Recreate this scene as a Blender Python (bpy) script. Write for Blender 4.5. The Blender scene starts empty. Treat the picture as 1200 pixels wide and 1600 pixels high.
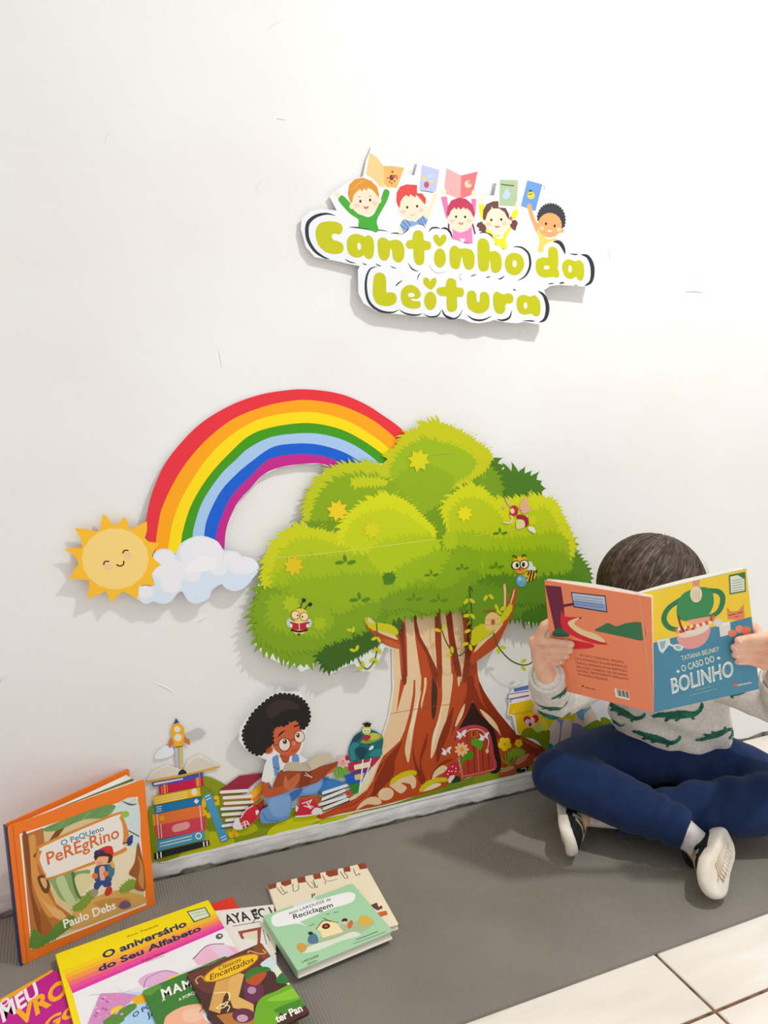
import bpy, bmesh, math, random
from mathutils import Vector, Matrix, noise
from mathutils.geometry import tessellate_polygon, delaunay_2d_cdt
from mathutils.bvhtree import BVHTree

S = bpy.context.scene
COL = S.collection
# ------------------------------------------------------------------ camera, world, lights, exposure
cam_data = bpy.data.cameras.new('camera')
cam_data.sensor_fit = 'VERTICAL'
cam_data.sensor_height = 36.0
cam_data.lens = 36.0 * 1210.0 / 1600.0
cam_data.clip_start = 0.02
cam = bpy.data.objects.new('camera', cam_data)
COL.objects.link(cam)
cam.location = (-0.58239, -1.37526, 0.933)
cam.rotation_euler = (math.radians(90 - 9.8458), 0, math.radians(-22.9516))
S.camera = cam

world = bpy.data.worlds.new('room_light')
S.world = world
world.use_nodes = True
world.node_tree.nodes['Background'].inputs[0].default_value = (1.0, 0.995, 0.985, 1)
world.node_tree.nodes['Background'].inputs[1].default_value = 0.82

def add_light(name, kind, loc, energy, color, **kw):
    d = bpy.data.lights.new(name, kind); d.energy = energy; d.color = color
    for k, v in kw.items(): setattr(d, k, v)
    o = bpy.data.objects.new(name, d); COL.objects.link(o); o.location = loc
    return o
add_light('ceiling_lamp', 'AREA', (0.66, -1.0, 2.35), 27.5, (1.0, 0.995, 0.98), shape='DISK', size=0.11)

S.view_settings.view_transform = 'Standard'
S.view_settings.look = 'None'
S.view_settings.gamma = 1.0
S.view_settings.use_curve_mapping = False
S.view_settings.exposure = -0.07

# ------------------------------------------------------------------ materials
def lin(h):
    h = h.lstrip('#'); r = []
    for i in (0, 2, 4):
        c = int(h[i:i+2], 16) / 255
        r.append(c / 12.92 if c <= .04045 else ((c + .055) / 1.055) ** 2.4)
    return (r[0], r[1], r[2], 1)
MATS = {}
def mat(hexc, rough=.5, spec=.3, name=None, tone=None):
    key = (hexc, rough, spec, name, tone)
    if key in MATS: return MATS[key]
    m = bpy.data.materials.new(name or 'print_' + hexc.lstrip('#')); m.use_nodes = True
    b = m.node_tree.nodes['Principled BSDF']
    c = lin(hexc)
    if tone: c = tuple(a*t for a, t in zip(c, tone)) + (1,)
    b.inputs['Base Color'].default_value = c
    b.inputs['Roughness'].default_value = rough
    b.inputs['Specular IOR Level'].default_value = spec
    MATS[key] = m
    return m
def nodes(m): return m.node_tree.nodes, m.node_tree.links, m.node_tree.nodes['Principled BSDF']
def noisy(m, c1, c2, scale, detail=4, stretch=None, bump=0, bump_scale=None, bump_dist=.002, lo=.35, hi=.65):
    N, L, B = nodes(m)
    tc = N.new('ShaderNodeTexCoord'); mp = N.new('ShaderNodeMapping')
    L.new(tc.outputs['Object'], mp.inputs[0])
    if stretch: mp.inputs['Scale'].default_value = stretch
    nz = N.new('ShaderNodeTexNoise'); nz.inputs['Scale'].default_value = scale; nz.inputs['Detail'].default_value = detail
    L.new(mp.outputs[0], nz.inputs['Vector'])
    rp = N.new('ShaderNodeValToRGB'); rp.color_ramp.elements[0].color = lin(c1); rp.color_ramp.elements[1].color = lin(c2)
    rp.color_ramp.elements[0].position = lo; rp.color_ramp.elements[1].position = hi
    L.new(nz.outputs[0], rp.inputs[0]); L.new(rp.outputs[0], B.inputs['Base Color'])
    if bump:
        n2 = N.new('ShaderNodeTexNoise'); n2.inputs['Scale'].default_value = bump_scale or scale; n2.inputs['Detail'].default_value = 6
        L.new(tc.outputs['Object'], n2.inputs['Vector'])
        bp = N.new('ShaderNodeBump'); bp.inputs['Strength'].default_value = bump; bp.inputs['Distance'].default_value = bump_dist
        L.new(n2.outputs[0], bp.inputs['Height']); L.new(bp.outputs[0], B.inputs['Normal'])
    return m

# ------------------------------------------------------------------ object helpers
def empty(name, loc, label, cat, group=None):
    o = bpy.data.objects.new(name, None); COL.objects.link(o)
    o.location = loc; o.empty_display_size = .05
    o['label'] = label; o['category'] = cat
    if group: o['group'] = group
    return o
def link(name, me, parent=None, label=None, kind=None):
    "links mesh data given in world coordinates; keeps it in place under its parent"
    o = bpy.data.objects.new(name, me); COL.objects.link(o)
    if parent is not None:
        p = parent; off = Vector((0, 0, 0))
        while p is not None: off += p.location; p = p.parent
        me.transform(Matrix.Translation(-off)); o.parent = parent
    if label: o['label'] = label
    if kind: o['kind'] = kind
    return o
def mesh(name, verts, faces, mats, fm=None, smooth=False):
    me = bpy.data.meshes.new(name); me.from_pydata([tuple(v) for v in verts], [], faces)
    for m in mats: me.materials.append(m)
    if fm:
        for p, i in zip(me.polygons, fm): p.material_index = i
    if smooth:
        for p in me.polygons: p.use_smooth = True
    me.update()
    return me
def box_faces(a):
    return [(a, a+3, a+2, a+1), (a+4, a+5, a+6, a+7), (a, a+1, a+5, a+4), (a+1, a+2, a+6, a+5), (a+2, a+3, a+7, a+6), (a+3, a, a+4, a+7)]
def frame_box(O, e1, e2, n, u0, u1, v0, v1, w0, w1):
    return [O + e1*u + e2*v + n*w for w in (w0, w1) for (u, v) in ((u0, v0), (u1, v0), (u1, v1), (u0, v1))]

# ------------------------------------------------------------------ printed artwork (local sheet coordinates, tenths of a millimetre)
def cat_closed(p, n=5):
    out = []; k = len(p)
    for i in range(k):
        a, b, c, d = p[i-1], p[i], p[(i+1) % k], p[(i+2) % k]
        for j in range(n):
            t = j / n; t2 = t*t; t3 = t2*t
            out.append(tuple(.5*((2*b[q]) + (-a[q]+c[q])*t + (2*a[q]-5*b[q]+4*c[q]-d[q])*t2 + (-a[q]+3*b[q]-3*c[q]+d[q])*t3) for q in (0, 1)))
    return out
def cat_open(p, n=6):
    if len(p) < 3: return list(p)
    e = [tuple(2*p[0][q]-p[1][q] for q in (0, 1))] + list(p) + [tuple(2*p[-1][q]-p[-2][q] for q in (0, 1))]
    out = []
    for i in range(1, len(e)-2):
        a, b, c, d = e[i-1], e[i], e[i+1], e[i+2]
        for j in range(n):
            t = j / n; t2 = t*t; t3 = t2*t
            out.append(tuple(.5*((2*b[q]) + (-a[q]+c[q])*t + (2*a[q]-5*b[q]+4*c[q]-d[q])*t2 + (-a[q]+3*b[q]-3*c[q]+d[q])*t3) for q in (0, 1)))
    out.append(tuple(p[-1]))
    return out
def area(p): return .5*sum(p[i-1][0]*p[i][1]-p[i][0]*p[i-1][1] for i in range(len(p)))
def resample(p, sp):
    L = [math.dist(p[i], p[(i+1) % len(p)]) for i in range(len(p))]; tot = sum(L); n = max(6, int(tot/sp)); out = []; i = 0; acc = 0
    for k in range(n):
        s = tot*k/n
        while acc + L[i] < s and i < len(p)-1: acc += L[i]; i += 1
        t = (s-acc)/max(L[i], 1e-9); a, b = p[i], p[(i+1) % len(p)]
        out.append((a[0]+(b[0]-a[0])*t, a[1]+(b[1]-a[1])*t))
    return out
def clip_rect(p, w, h):
    for ax, lim, sg in ((0, 0, 1), (0, w, -1), (1, 0, 1), (1, h, -1)):
        q = []
        for i in range(len(p)):
            a, b = p[i-1], p[i]; ia = sg*(a[ax]-lim) >= 0; ib = sg*(b[ax]-lim) >= 0
            if ia != ib:
                t = (lim-a[ax])/(b[ax]-a[ax]); q.append((a[0]+(b[0]-a[0])*t, a[1]+(b[1]-a[1])*t))
            if ib: q.append(b)
        p = q
        if len(p) < 3: return []
    return p
GLY = {}
def glyphs(txt, bold):
    key = (txt, bold)
    if key in GLY: return GLY[key]
    cu = bpy.data.curves.new('lettering', 'FONT'); cu.body = txt; cu.size = 1; cu.offset = .008*bold; cu.resolution_u = 3
    o = bpy.data.objects.new('lettering', cu); COL.objects.link(o)
    me = o.to_mesh(); v = [(p.co.x, p.co.y) for p in me.vertices]; f = [tuple(p.vertices) for p in me.polygons]
    o.to_mesh_clear(); bpy.data.objects.remove(o); bpy.data.curves.remove(cu)
    GLY[key] = (v, f)
    return GLY[key]
CAP = max(p[1] for p in glyphs('H', 0)[0])
EPS = .000008
class Art:
    "collects flat printed shapes of one sheet; every shape lies a hair above the one before it"
    def __init__(s, d, w0=0.0, rough=.42, tone=None):
        s.tone = tone
        s.O, s.e1, s.e2 = Vector(d['O']), Vector(d['e1']), Vector(d['e2']); s.n = s.e1.cross(s.e2)
        s.wh = d.get('wh'); s.w = w0; s.rough = rough; s.reset()
    def reset(s): s.v, s.f, s.fm, s.mats = [], [], [], []
    def mi(s, c):
        m = mat(c, s.rough, .3, None, s.tone)
        if m not in s.mats: s.mats.append(m)
        return s.mats.index(m)
    def P(s, q, w): return s.O + s.e1*q[0] + s.e2*q[1] + s.n*w
    def poly(s, c, p):
        if s.wh: p = clip_rect(p, *s.wh)
        if len(p) < 3: return
        a = len(s.v); i = s.mi(c)
        s.v += [s.P(q, s.w) for q in p]
        tr, tot = [], 0
        for x, y, z in tessellate_polygon([[Vector((q[0], q[1], 0)) for q in p]]):
            ar = (p[y][0]-p[x][0])*(p[z][1]-p[x][1]) - (p[z][0]-p[x][0])*(p[y][1]-p[x][1]); tot += abs(ar)/2
            tr.append((x, y, z) if ar > 0 else (x, z, y))
        if abs(tot-abs(area(p))) > .02*abs(area(p)):            # outline crosses itself: constrained triangulation instead
            vs, _, fs, _, _, _ = delaunay_2d_cdt([Vector(q) for q in p], [], [list(range(len(p)))], 1, 1e-7)
            del s.v[a:]; s.v += [s.P(q, s.w) for q in vs]; tr = []
            for x, y, z in fs:
                ar = (vs[y][0]-vs[x][0])*(vs[z][1]-vs[x][1]) - (vs[z][0]-vs[x][0])*(vs[y][1]-vs[x][1]); tr.append((x, y, z) if ar > 0 else (x, z, y))
        for t in tr: s.f.append((a+t[0], a+t[1], a+t[2])); s.fm.append(i)
    def run(s, ops):
        for o in ops:
            k, c = o[0], o[1]; s.w += EPS
            pts = lambda a: [(a[i]*1e-4, a[i+1]*1e-4) for i in range(0, len(a), 2)]
            if k == 'p': s.poly(c, pts(o[2]))
            elif k == 's': s.poly(c, cat_closed(pts(o[2])))
            elif k == 'e':
                a, b, d = pts(o[2]); s.poly(c, [(a[0]+(b[0]-a[0])*math.cos(t)+(d[0]-a[0])*math.sin(t), a[1]+(b[1]-a[1])*math.cos(t)+(d[1]-a[1])*math.sin(t)) for t in [i*math.tau/18 for i in range(18)]])
            elif k == 'r': s.poly(c, cat_open(pts(o[2])) + cat_open(pts(o[3]))[::-1])
            elif k in 'tb':
                rng = random.Random(len(s.v)+7)
                if k == 't': ln, sp, lean = o[2]*1e-4, o[3]*1e-4, o[4]; p = cat_closed(pts(o[5]))
                else: ln = sp = o[2]*1e-4; p = cat_closed(pts(o[3]))
                if area(p) < 0: p.reverse()
                p = resample(p, sp)
                if k == 't':
                    s.poly(c, p); w0 = s.w; nloc = len(p)
                    for i in range(nloc):
                        a, b = p[i], p[(i+1) % nloc]; dx, dy = b[0]-a[0], b[1]-a[1]; L = math.hypot(dx, dy) or 1e-9
                        tx, ty = dx/L, dy/L; nx, ny = ty, -tx
                        h = ln*rng.uniform(.5, 1.35); g = lean*h*(1 if nx < .2 else -1)*rng.uniform(.4, 1.3); x0 = L*.28; mx, my = (a[0]+b[0])/2, (a[1]+b[1])/2
                        at = lambda u, n_: (mx+tx*u+nx*n_, my+ty*u+ny*n_)
                        s.w = w0 + EPS*(1+i % 3)
                        s.poly(c, [at(-L*.5-x0, -h*.25), at(-L*.34+g*.12, h*.35), at(-L*.1+g*.5, h*.75), at(g, h), at(L*.12+g*.62, h*.62), at(L*.42+g*.2, h*.25), at(L*.5+x0, -h*.25)])
                    s.w = w0 + EPS*3
                else:
                    q = []
                    for i in range(len(p)):
                        a, b = p[i], p[(i+1) % len(p)]; dx, dy = b[0]-a[0], b[1]-a[1]; L = math.hypot(dx, dy) or 1e-9; nx, ny = dy/L, -dx/L
                        q.append(a)
                        for t in (.12, .5, .88): q.append((a[0]+dx*t+nx*L*(.5 if t == .5 else .34), a[1]+dy*t+ny*L*(.5 if t == .5 else .34)))
                    s.poly(c, q)
            elif k == 'l':
                w, tp = o[2]*.5e-4, o[3]; p = cat_open(pts(o[4])); n = len(p); A, Bq = [], []
                for i in range(n):
                    a, b = p[max(i-1, 0)], p[min(i+1, n-1)]; dx, dy = b[0]-a[0], b[1]-a[1]; L = math.hypot(dx, dy) or 1e-9
                    r = w*(math.sin(math.pi*(i+.02)/(n-.96))**.7 if tp else 1)
                    A.append((p[i][0]-dy/L*r, p[i][1]+dx/L*r)); Bq.append((p[i][0]+dy/L*r, p[i][1]-dx/L*r))
                for i in range(n-1): s.poly(c, [Bq[i], Bq[i+1], A[i+1], A[i]])
                if not tp and w > .0004:
                    for q, o, sg in ((p[0], A[0], 1), (p[-1], A[-1], -1)):
                        t0 = math.atan2(o[1]-q[1], o[0]-q[0]); s.poly(c, [(q[0]+w*math.cos(t0+sg*t), q[1]+w*math.sin(t0+sg*t)) for t in [i*math.pi/6 for i in range(7)]])
            elif k == 'x':
                v, f = glyphs(o[2], o[4]); p0, p1, up = pts(o[3]); sh = o[5]
                x0 = min(q[0] for q in v); x1 = max(q[0] for q in v)
                tr = lambda q: tuple(p0[j] + (q[0]-x0)/(x1-x0)*(p1[j]-p0[j]) + q[1]/CAP*(up[j]-p0[j]) for j in (0, 1))
                vv = [tr((q[0]+q[1]*sh, q[1])) for q in v]
                for t in f: s.poly(c, [vv[i] for i in t])
            elif k == 'B':
                th, sm = o[2], o[3]; p = pts(o[4])
                if sm: p = cat_closed(p)
                if area(p) < 0: p = p[::-1]
                s.poly(c, p); a = len(s.v); n = len(p); i = s.mi(c)
                s.v += [s.P(q, s.w) for q in p] + [s.P(q, s.w-th) for q in p]
                for j in range(n): s.f.append((a+j, a+n+j, a+n+(j+1) % n, a+(j+1) % n)); s.fm.append(i)
                for t in tessellate_polygon([[Vector((q[0], q[1], 0)) for q in p]]): s.f.append((a+n+t[0], a+n+t[1], a+n+t[2])); s.fm.append(i)
    def obj(s, name, parent=None, label=None, kind=None):
        o = link(name, mesh(name, s.v, s.f, s.mats, s.fm), parent, label, kind); s.reset()
        return o
def sheet_parts(d, root, w0=0.0, tone=None):
    a = Art(d, w0, .42, tone); made = {}; last = None; base = w0; top = w0
    for name, label, par, ops in d['parts']:
        top = max(top, a.w)
        if name == last and name in ('letter', 'letter_outline', 'printed_child', 'printed_leaf_star', 'printed_butterfly'): a.w = base   # neighbours that do not overlap share a level
        else: a.w = base = top
        last = name; a.run(ops); o = a.obj(name, made.get(par, root), label); made[name] = o
ART = {}
ART['sign']=dict(O=[-0.165, -0.002, 1.345],e1=[0.9998, -0.02, 0.0],e2=[0.00084, 0.04195, 0.99912],wh=None,parts=[
 ('sign_board',None,None,[
  ("B","#e9ebf0",0.0006,0,[1401,-8,1624,-239,1824,-255,2016,-263,2075,-449,2218,-459,2309,-172,2542,-167,2779,-149,3125,-216,3604,-179,3632,-703,3894,-672,3982,-307,4575,-301,5044,-384,5106,-606,5407,-679,5543,-840,5583,-1034,5552,-1333,5635,-1526,5915,-1590,6104,-1650,6211,-1897,6214,-2290,5805,-2281,5434,-2277,5191,-2307,5042,-2393,5135,-2600,5187,-2849,5081,-3064,4840,-3060,4602,-3026,4425,-3060,4191,-3052,3902,-3010,3788,-3047,3562,-3082,3393,-3072,3226,-3013,2897,-2993,2680,-2980,2465,-2986,2253,-2992,1991,-2967,1732,-2951,1427,-2914,1178,-2785,1082,-2607,1081,-2201,1117,-2131,607,-2055,275,-2020,115,-1855,31,-1557,50,-1383,203,-1242,392,-1185,701,-1192,573,-963,637,-897,880,-711,1213,-563,1278,-282])]),
 ('letter_outline',None,None,[
  ("l","#2b3138",67.7,1,[687,-1282,508,-1263,318,-1316,179,-1428,140,-1571,165,-1743,278,-1911,441,-2011,555,-2036])]),
 ('letter_outline',None,None,[
  ("l","#2b3138",28.3,1,[916,-1464,1082,-1459,1279,-1472,1427,-1507])]),
 ('letter_outline',None,None,[
  ("l","#2b3138",19.1,1,[1440,-1495,1528,-1474,1691,-1485])]),
 ('letter_outline',None,None,[
  ("l","#2b3138",24.1,1,[1729,-1514,1856,-1506,1958,-1522])]),
 ('letter_outline',None,None,[
  ("l","#2b3138",34.2,1,[1945,-1527,2062,-1442,2115,-1359,2245,-1309,2375,-1318,2453,-1382])]),
 ('letter_outline',None,None,[
  ("l","#2b3138",29.8,1,[2500,-1448,2559,-1375,2665,-1351,2750,-1369])]),
 ('letter_outline',None,None,[
  ("l","#2b3138",35.2,1,[2744,-1369,2851,-1348,2945,-1418,2990,-1532])]),
 ('letter_outline',None,None,[
  ("l","#2b3138",23.4,1,[833,-2016,922,-2063,1049,-2085])]),
 ('letter_outline',None,None,[
  ("l","#2b3138",19.0,1,[1163,-2079,1217,-2090,1261,-2104])]),
 ('letter_outline',None,None,[
  ("l","#2b3138",21.6,1,[1430,-2066,1479,-2095,1547,-2109])]),
 ('letter_outline',None,None,[
  ("l","#2b3138",19.4,1,[1720,-2096,1776,-2121,1847,-2131])]),
 ('letter_outline',None,None,[
  ("l","#2b3138",27.1,1,[2068,-2014,2132,-2103,2196,-2146,2293,-2164])]),
 ('letter_outline',None,None,[
  ("l","#2b3138",19.8,1,[2340,-2185,2282,-2246,2260,-2333])]),
 ('letter_outline',None,None,[
  ("l","#2b3138",7.5,1,[2500,-2014,2553,-2105,2685,-2180,2901,-2134])]),
 ('letter_outline',None,None,[
  ("l","#2b3138",52.7,1,[1466,-2113,1328,-2166,1250,-2305,1228,-2510,1267,-2714,1377,-2847,1554,-2922,1758,-2927,1883,-2873])]),
 ('letter_outline',None,None,[
  ("l","#2b3138",24.4,1,[1812,-2463,1869,-2403,1965,-2337])]),
 ('letter_outline',None,None,[
  ("l","#2b3138",34.9,1,[1875,-2866,2017,-2943,2227,-2965,2364,-2933])]),
 ('letter_outline',None,None,[
  ("l","#2b3138",30.5,1,[2359,-2933,2519,-2987,2680,-2959,2767,-2845])]),
 ('letter_outline',None,None,[
  ("l","#2b3138",30.6,1,[2775,-2849,2842,-2954,3033,-3004])]),
 ('letter_outline',None,None,[
  ("l","#2b3138",35.2,1,[2771,-1360,2878,-1360,2959,-1417,2996,-1515])]),
 ('letter_outline',None,None,[
  ("l","#2b3138",30.6,1,[2990,-1539,3121,-1540,3271,-1585,3428,-1591])]),
 ('letter_outline',None,None,[
  ("l","#2b3138",41.7,1,[3561,-1389,3728,-1366,3868,-1440,3931,-1575])]),
 ('letter_outline',None,None,[
  ("l","#2b3138",36.7,1,[3911,-1576,4011,-1587,4131,-1671])]),
 ('letter_outline',None,None,[
  ("l","#2b3138",54.0,1,[4303,-1601,4500,-1599,4662,-1694,4713,-1850,4694,-1998,4593,-2150,4412,-2247])]),
 ('letter_outline',None,None,[
  ("l","#2b3138",88.6,1,[5226,-1435,5390,-1454,5483,-1548,5534,-1677])]),
 ('letter_outline',None,None,[
  ("l","#2b3138",28.0,1,[5638,-1656,5761,-1664,5854,-1656])]),
 ('letter_outline',None,None,[
  ("l","#2b3138",102.8,1,[5904,-1653,6074,-1689,6177,-1823,6207,-1999,6164,-2180,6008,-2278])]),
 ('letter_outline',None,None,[
  ("l","#2b3138",22.1,1,[5136,-2272,5206,-2262,5288,-2251])]),
 ('letter_outline',None,None,[
  ("l","#2b3138",33.5,1,[5397,-2256,5464,-2235,5532,-2238])]),
 ('letter_outline',None,None,[
  ("l","#2b3138",16.9,1,[5758,-2268,5805,-2269,5852,-2269])]),
 ('letter_outline',None,None,[
  ("l","#2b3138",20.7,1,[3372,-2197,3450,-2184,3511,-2153])]),
 ('letter_outline',None,None,[
  ("l","#2b3138",20.9,1,[3716,-2210,3763,-2203,3826,-2181])]),
 ('letter_outline',None,None,[
  ("l","#2b3138",26.5,1,[3979,-2230,4057,-2212,4139,-2159])]),
 ('letter_outline',None,None,[
  ("l","#2b3138",7.7,1,[3118,-2195,3160,-2184,3201,-2163])]),
 ('letter_outline',None,None,[
  ("l","#2b3138",10.2,1,[3132,-2206,3159,-2252,3195,-2305])]),
 ('letter_outline',None,None,[
  ("l","#2b3138",24.2,1,[4317,-2408,4355,-2416,4399,-2436])]),
 ('letter_outline',None,None,[
  ("l","#2b3138",94.3,1,[4892,-2409,5043,-2503,5121,-2675,5123,-2826,5065,-2966,4930,-3033])]),
 ('letter_outline',None,None,[
  ("l","#2b3138",27.4,1,[4542,-3005,4750,-3005,4846,-3012])]),
 ('letter_outline',None,None,[
  ("l","#2b3138",30.8,1,[2762,-2826,2815,-2943,2951,-3011,3116,-2971,3216,-2819])]),
 ('letter_outline',None,None,[
  ("l","#2b3138",39.5,1,[3288,-2925,3449,-3010,3646,-3017,3862,-2933])]),
 ('letter_outline',None,None,[
  ("l","#2b3138",43.1,1,[3954,-2994,4104,-3009,4249,-2951,4303,-2806])]),
 ('printed_child','cartoon boy in green jumper beside an orange book',None,[
  ("p","#fbc98c",[1348,-144,1480,-208,1614,-350,1629,-715,1533,-720,1411,-598,1269,-534]),
  ("p","#f8b462",[1614,-350,1726,-341,1831,-335,2021,-347,1868,-710,1629,-715]),
  ("e","#7a3030",[1769,-538,1816,-534,1769,-587]),
  ("e","#b05a50",[1812,-516,1845,-513,1811,-546]),
  ("e","#4a3a48",[1784,-435,1805,-433,1783,-454]),
  ("e","#8a3a38",[1692,-555,1708,-553,1691,-569]),
  ("e","#8a3a38",[1726,-616,1743,-615,1726,-631]),
  ("e","#8a3a38",[1827,-594,1844,-593,1827,-609]),
  ("e","#8a3a38",[1860,-502,1877,-501,1860,-517]),
  ("e","#8a3a38",[1768,-640,1785,-639,1768,-655]),
  ("e","#8a3a38",[1875,-538,1891,-537,1874,-553]),
  ("s","#44a832",[737,-1002,815,-927,973,-1056,1092,-1175,1254,-1259,1379,-1228,1464,-1110,1550,-927,1626,-756,1723,-793,1653,-984,1471,-1295,1495,-1462,1435,-1518,1271,-1467,1111,-1447,1110,-1321,969,-1240,831,-1122]),
  ("e","#fbe0c6",[724,-922,779,-917,722,-980]),
  ("e","#fbe0c6",[1633,-719,1670,-715,1632,-759]),
  ("e","#fbe0c6",[1243,-980,1516,-958,1238,-1242]),
  ("e","#fbe0c6",[992,-1100,1041,-1097,991,-1148]),
  ("e","#fbe0c6",[1508,-959,1558,-954,1507,-1014]),
  ("p","#d9922e",[917,-878,950,-730,1063,-629,1206,-589,1369,-629,1481,-721,1516,-847,1509,-921,1458,-852,1387,-784,1295,-755,1284,-815,1227,-770,1191,-832,1151,-786,1095,-836,1027,-906,994,-1040,958,-1021,926,-932]),
  ("l","#eab55a",13.5,1,[1019,-815,1123,-697,1267,-629]),
  ("e","#3a2a22",[1153,-1000,1176,-998,1153,-1026]),
  ("e","#3a2a22",[1342,-963,1365,-961,1342,-988]),
  ("s","#d9646a",[1207,-1078,1258,-1089,1311,-1070,1298,-1108,1247,-1127]),
  ("l","#7a5a40",9.7,0,[1118,-931,1155,-921]),
  ("l","#7a5a40",9.8,0,[1319,-896,1360,-889]),
  ("e","#f8c8b4",[1084,-1075,1137,-1071,1083,-1112]),
  ("e","#f8c8b4",[1434,-1011,1484,-1007,1434,-1048])]),
 ('printed_child','cartoon red-haired boy in blue striped shirt',None,[
  ("p","#fbfbfd",[2343,-238,2751,-296,2664,-793,2290,-760]),
  ("p","#bcc1e4",[2371,-257,2738,-313,2656,-733,2312,-705]),
  ("e","#b5d5f5",[2540,-441,2601,-435,2540,-478]),
  ("e","#efd060",[2409,-496,2451,-492,2409,-531]),
  ("e","#efcf60",[2579,-543,2618,-539,2578,-577]),
  ("e","#c05070",[2465,-602,2517,-597,2464,-659]),
  ("l","#4a4a78",12.3,0,[2338,-716,2599,-729]),
  ("s","#fbe0c6",[2377,-1154,2509,-973,2565,-845,2610,-718,2698,-730,2675,-827,2608,-966,2507,-1221]),
  ("s","#fbe0c6",[1918,-1376,1981,-1438,1920,-1518,1899,-1495]),
  ("p","#86a8d6",[1918,-1348,1988,-1258,2116,-1226,2224,-1283,2311,-1216,2388,-1154,2490,-1222,2441,-1321,2310,-1311,2093,-1393,1985,-1485]),
  ("l","#5577b4",20.2,0,[1933,-1357,2028,-1426]),
  ("l","#5577b4",20.3,0,[1970,-1288,2072,-1389]),
  ("l","#5577b4",20.3,0,[2041,-1251,2126,-1343]),
  ("l","#5577b4",20.4,0,[2289,-1246,2332,-1319]),
  ("l","#5577b4",20.5,0,[2333,-1211,2386,-1316]),
  ("l","#5577b4",20.5,0,[2377,-1173,2441,-1283]),
  ("e","#fbe0c6",[2162,-1023,2439,-1001,2159,-1273]),
  ("e","#fbe0c6",[1926,-1103,1968,-1100,1925,-1152]),
  ("e","#fbe0c6",[2422,-999,2465,-996,2421,-1048]),
  ("p","#dd4846",[1854,-931,1862,-799,1932,-682,2060,-630,2274,-624,2272,-765,2381,-766,2449,-845,2444,-954,2396,-925,2336,-864,2255,-795,2233,-848,2137,-795,2110,-848,2047,-818,1989,-868,1939,-943,1918,-1061,1874,-1008]),
  ("e","#3a2a22",[2070,-1034,2093,-1032,2069,-1058]),
  ("e","#3a2a22",[2270,-999,2294,-998,2270,-1024]),
  ("l","#d98a70",10.1,0,[2128,-1154,2177,-1173,2230,-1135]),
  ("e","#f8c8b4",[1989,-1117,2041,-1113,1989,-1151]),
  ("e","#f8c8b4",[2352,-1061,2404,-1057,2351,-1096])]),
 ('printed_child','cartoon girl in pink holding a pink book overhead',None,[
  ("p","#f6abab",[2877,-268,3189,-372,3168,-802,2815,-720]),
  ("p","#ee747a",[3189,-372,3537,-269,3450,-628,3400,-706,3168,-802]),
  ("e","#f8d2a8",[3336,-513,3413,-506,3336,-582]),
  ("l","#6a3a30",14.8,0,[3332,-469,3404,-478]),
  ("l","#6a3a30",12.7,0,[3336,-503,3404,-507]),
  ("e","#f08a8a",[2975,-668,2989,-667,2975,-680]),
  ("e","#f0a0c0",[3043,-452,3059,-451,3043,-465]),
  ("p","#e07aad",[2757,-792,2886,-775,2912,-961,2939,-1248,2861,-1157]),
  ("p","#e07aad",[3393,-778,3507,-769,3491,-1033,3415,-1215,3416,-883]),
  ("e","#fbe0c6",[2824,-700,2868,-696,2824,-773]),
  ("e","#fbe0c6",[3450,-690,3498,-686,3450,-772]),
  ("p","#e585bb",[2961,-1285,3107,-1376,3175,-1411,3267,-1356,3404,-1259,3420,-1430,3431,-1596,3243,-1582,2994,-1535,3006,-1399]),
  ("l","#8a2a40",35.5,0,[2955,-1228,2919,-1284,2923,-1356]),
  ("l","#8a2a40",36.3,0,[3427,-1233,3450,-1310,3477,-1403]),
  ("e","#fbe0c6",[3176,-1144,3454,-1124,3175,-1401]),
  ("e","#fbe0c6",[2910,-1202,2955,-1199,2910,-1252]),
  ("e","#fbe0c6",[3445,-1144,3487,-1141,3445,-1195]),
  ("p","#c23a58",[2879,-1117,2896,-962,2975,-841,3132,-774,3290,-787,3427,-882,3470,-1035,3457,-1122,3381,-1003,3301,-950,3285,-985,3233,-940,3177,-993,3120,-949,3086,-1000,3041,-961,2963,-1034,2929,-1118]),
  ("e","#3a2a22",[3075,-1126,3099,-1125,3074,-1151]),
  ("e","#3a2a22",[3267,-1116,3292,-1114,3267,-1141]),
  ("s","#e08088",[3126,-1221,3180,-1231,3230,-1214,3212,-1258,3149,-1263]),
  ("e","#f8c8b4",[2995,-1206,3049,-1202,2995,-1240]),
  ("e","#f8c8b4",[3349,-1180,3399,-1177,3349,-1215]),
  ("s","#ffffff",[3157,-1525,3198,-1515,3211,-1533,3243,-1512,3262,-1530,3232,-1579,3198,-1573])]),
 ('printed_child','cartoon girl in yellow with dark pigtails and green book',None,[
  ("p","#fbfbfd",[3981,-364,4445,-331,4416,-869,3984,-890]),
  ("p","#adc39a",[4014,-371,4426,-344,4399,-838,4007,-853]),
  ("s","#bcd2ec",[4182,-523,4242,-605,4243,-670,4160,-720,4077,-678,4119,-601]),
  ("l","#3a4a38",19.6,0,[4052,-456,4147,-459,4241,-459,4332,-459]),
  ("s","#f4e12c",[3565,-862,3669,-864,3685,-1097,3623,-1126,3569,-988]),
  ("s","#f4e12c",[4281,-994,4364,-885,4436,-923,4377,-1057,4293,-1077]),
  ("e","#fbe0c6",[3606,-790,3669,-785,3606,-861]),
  ("e","#fbe0c6",[4406,-826,4447,-823,4407,-913]),
  ("s","#f4e12c",[3716,-1361,3728,-1291,3915,-1398,4128,-1344,4246,-1220,4290,-1243,4164,-1441,4182,-1645,4058,-1632,3916,-1557,3845,-1406]),
  ("s","#fdfdfd",[3868,-1365,3986,-1449,4097,-1342,4086,-1446,3963,-1468]),
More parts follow.
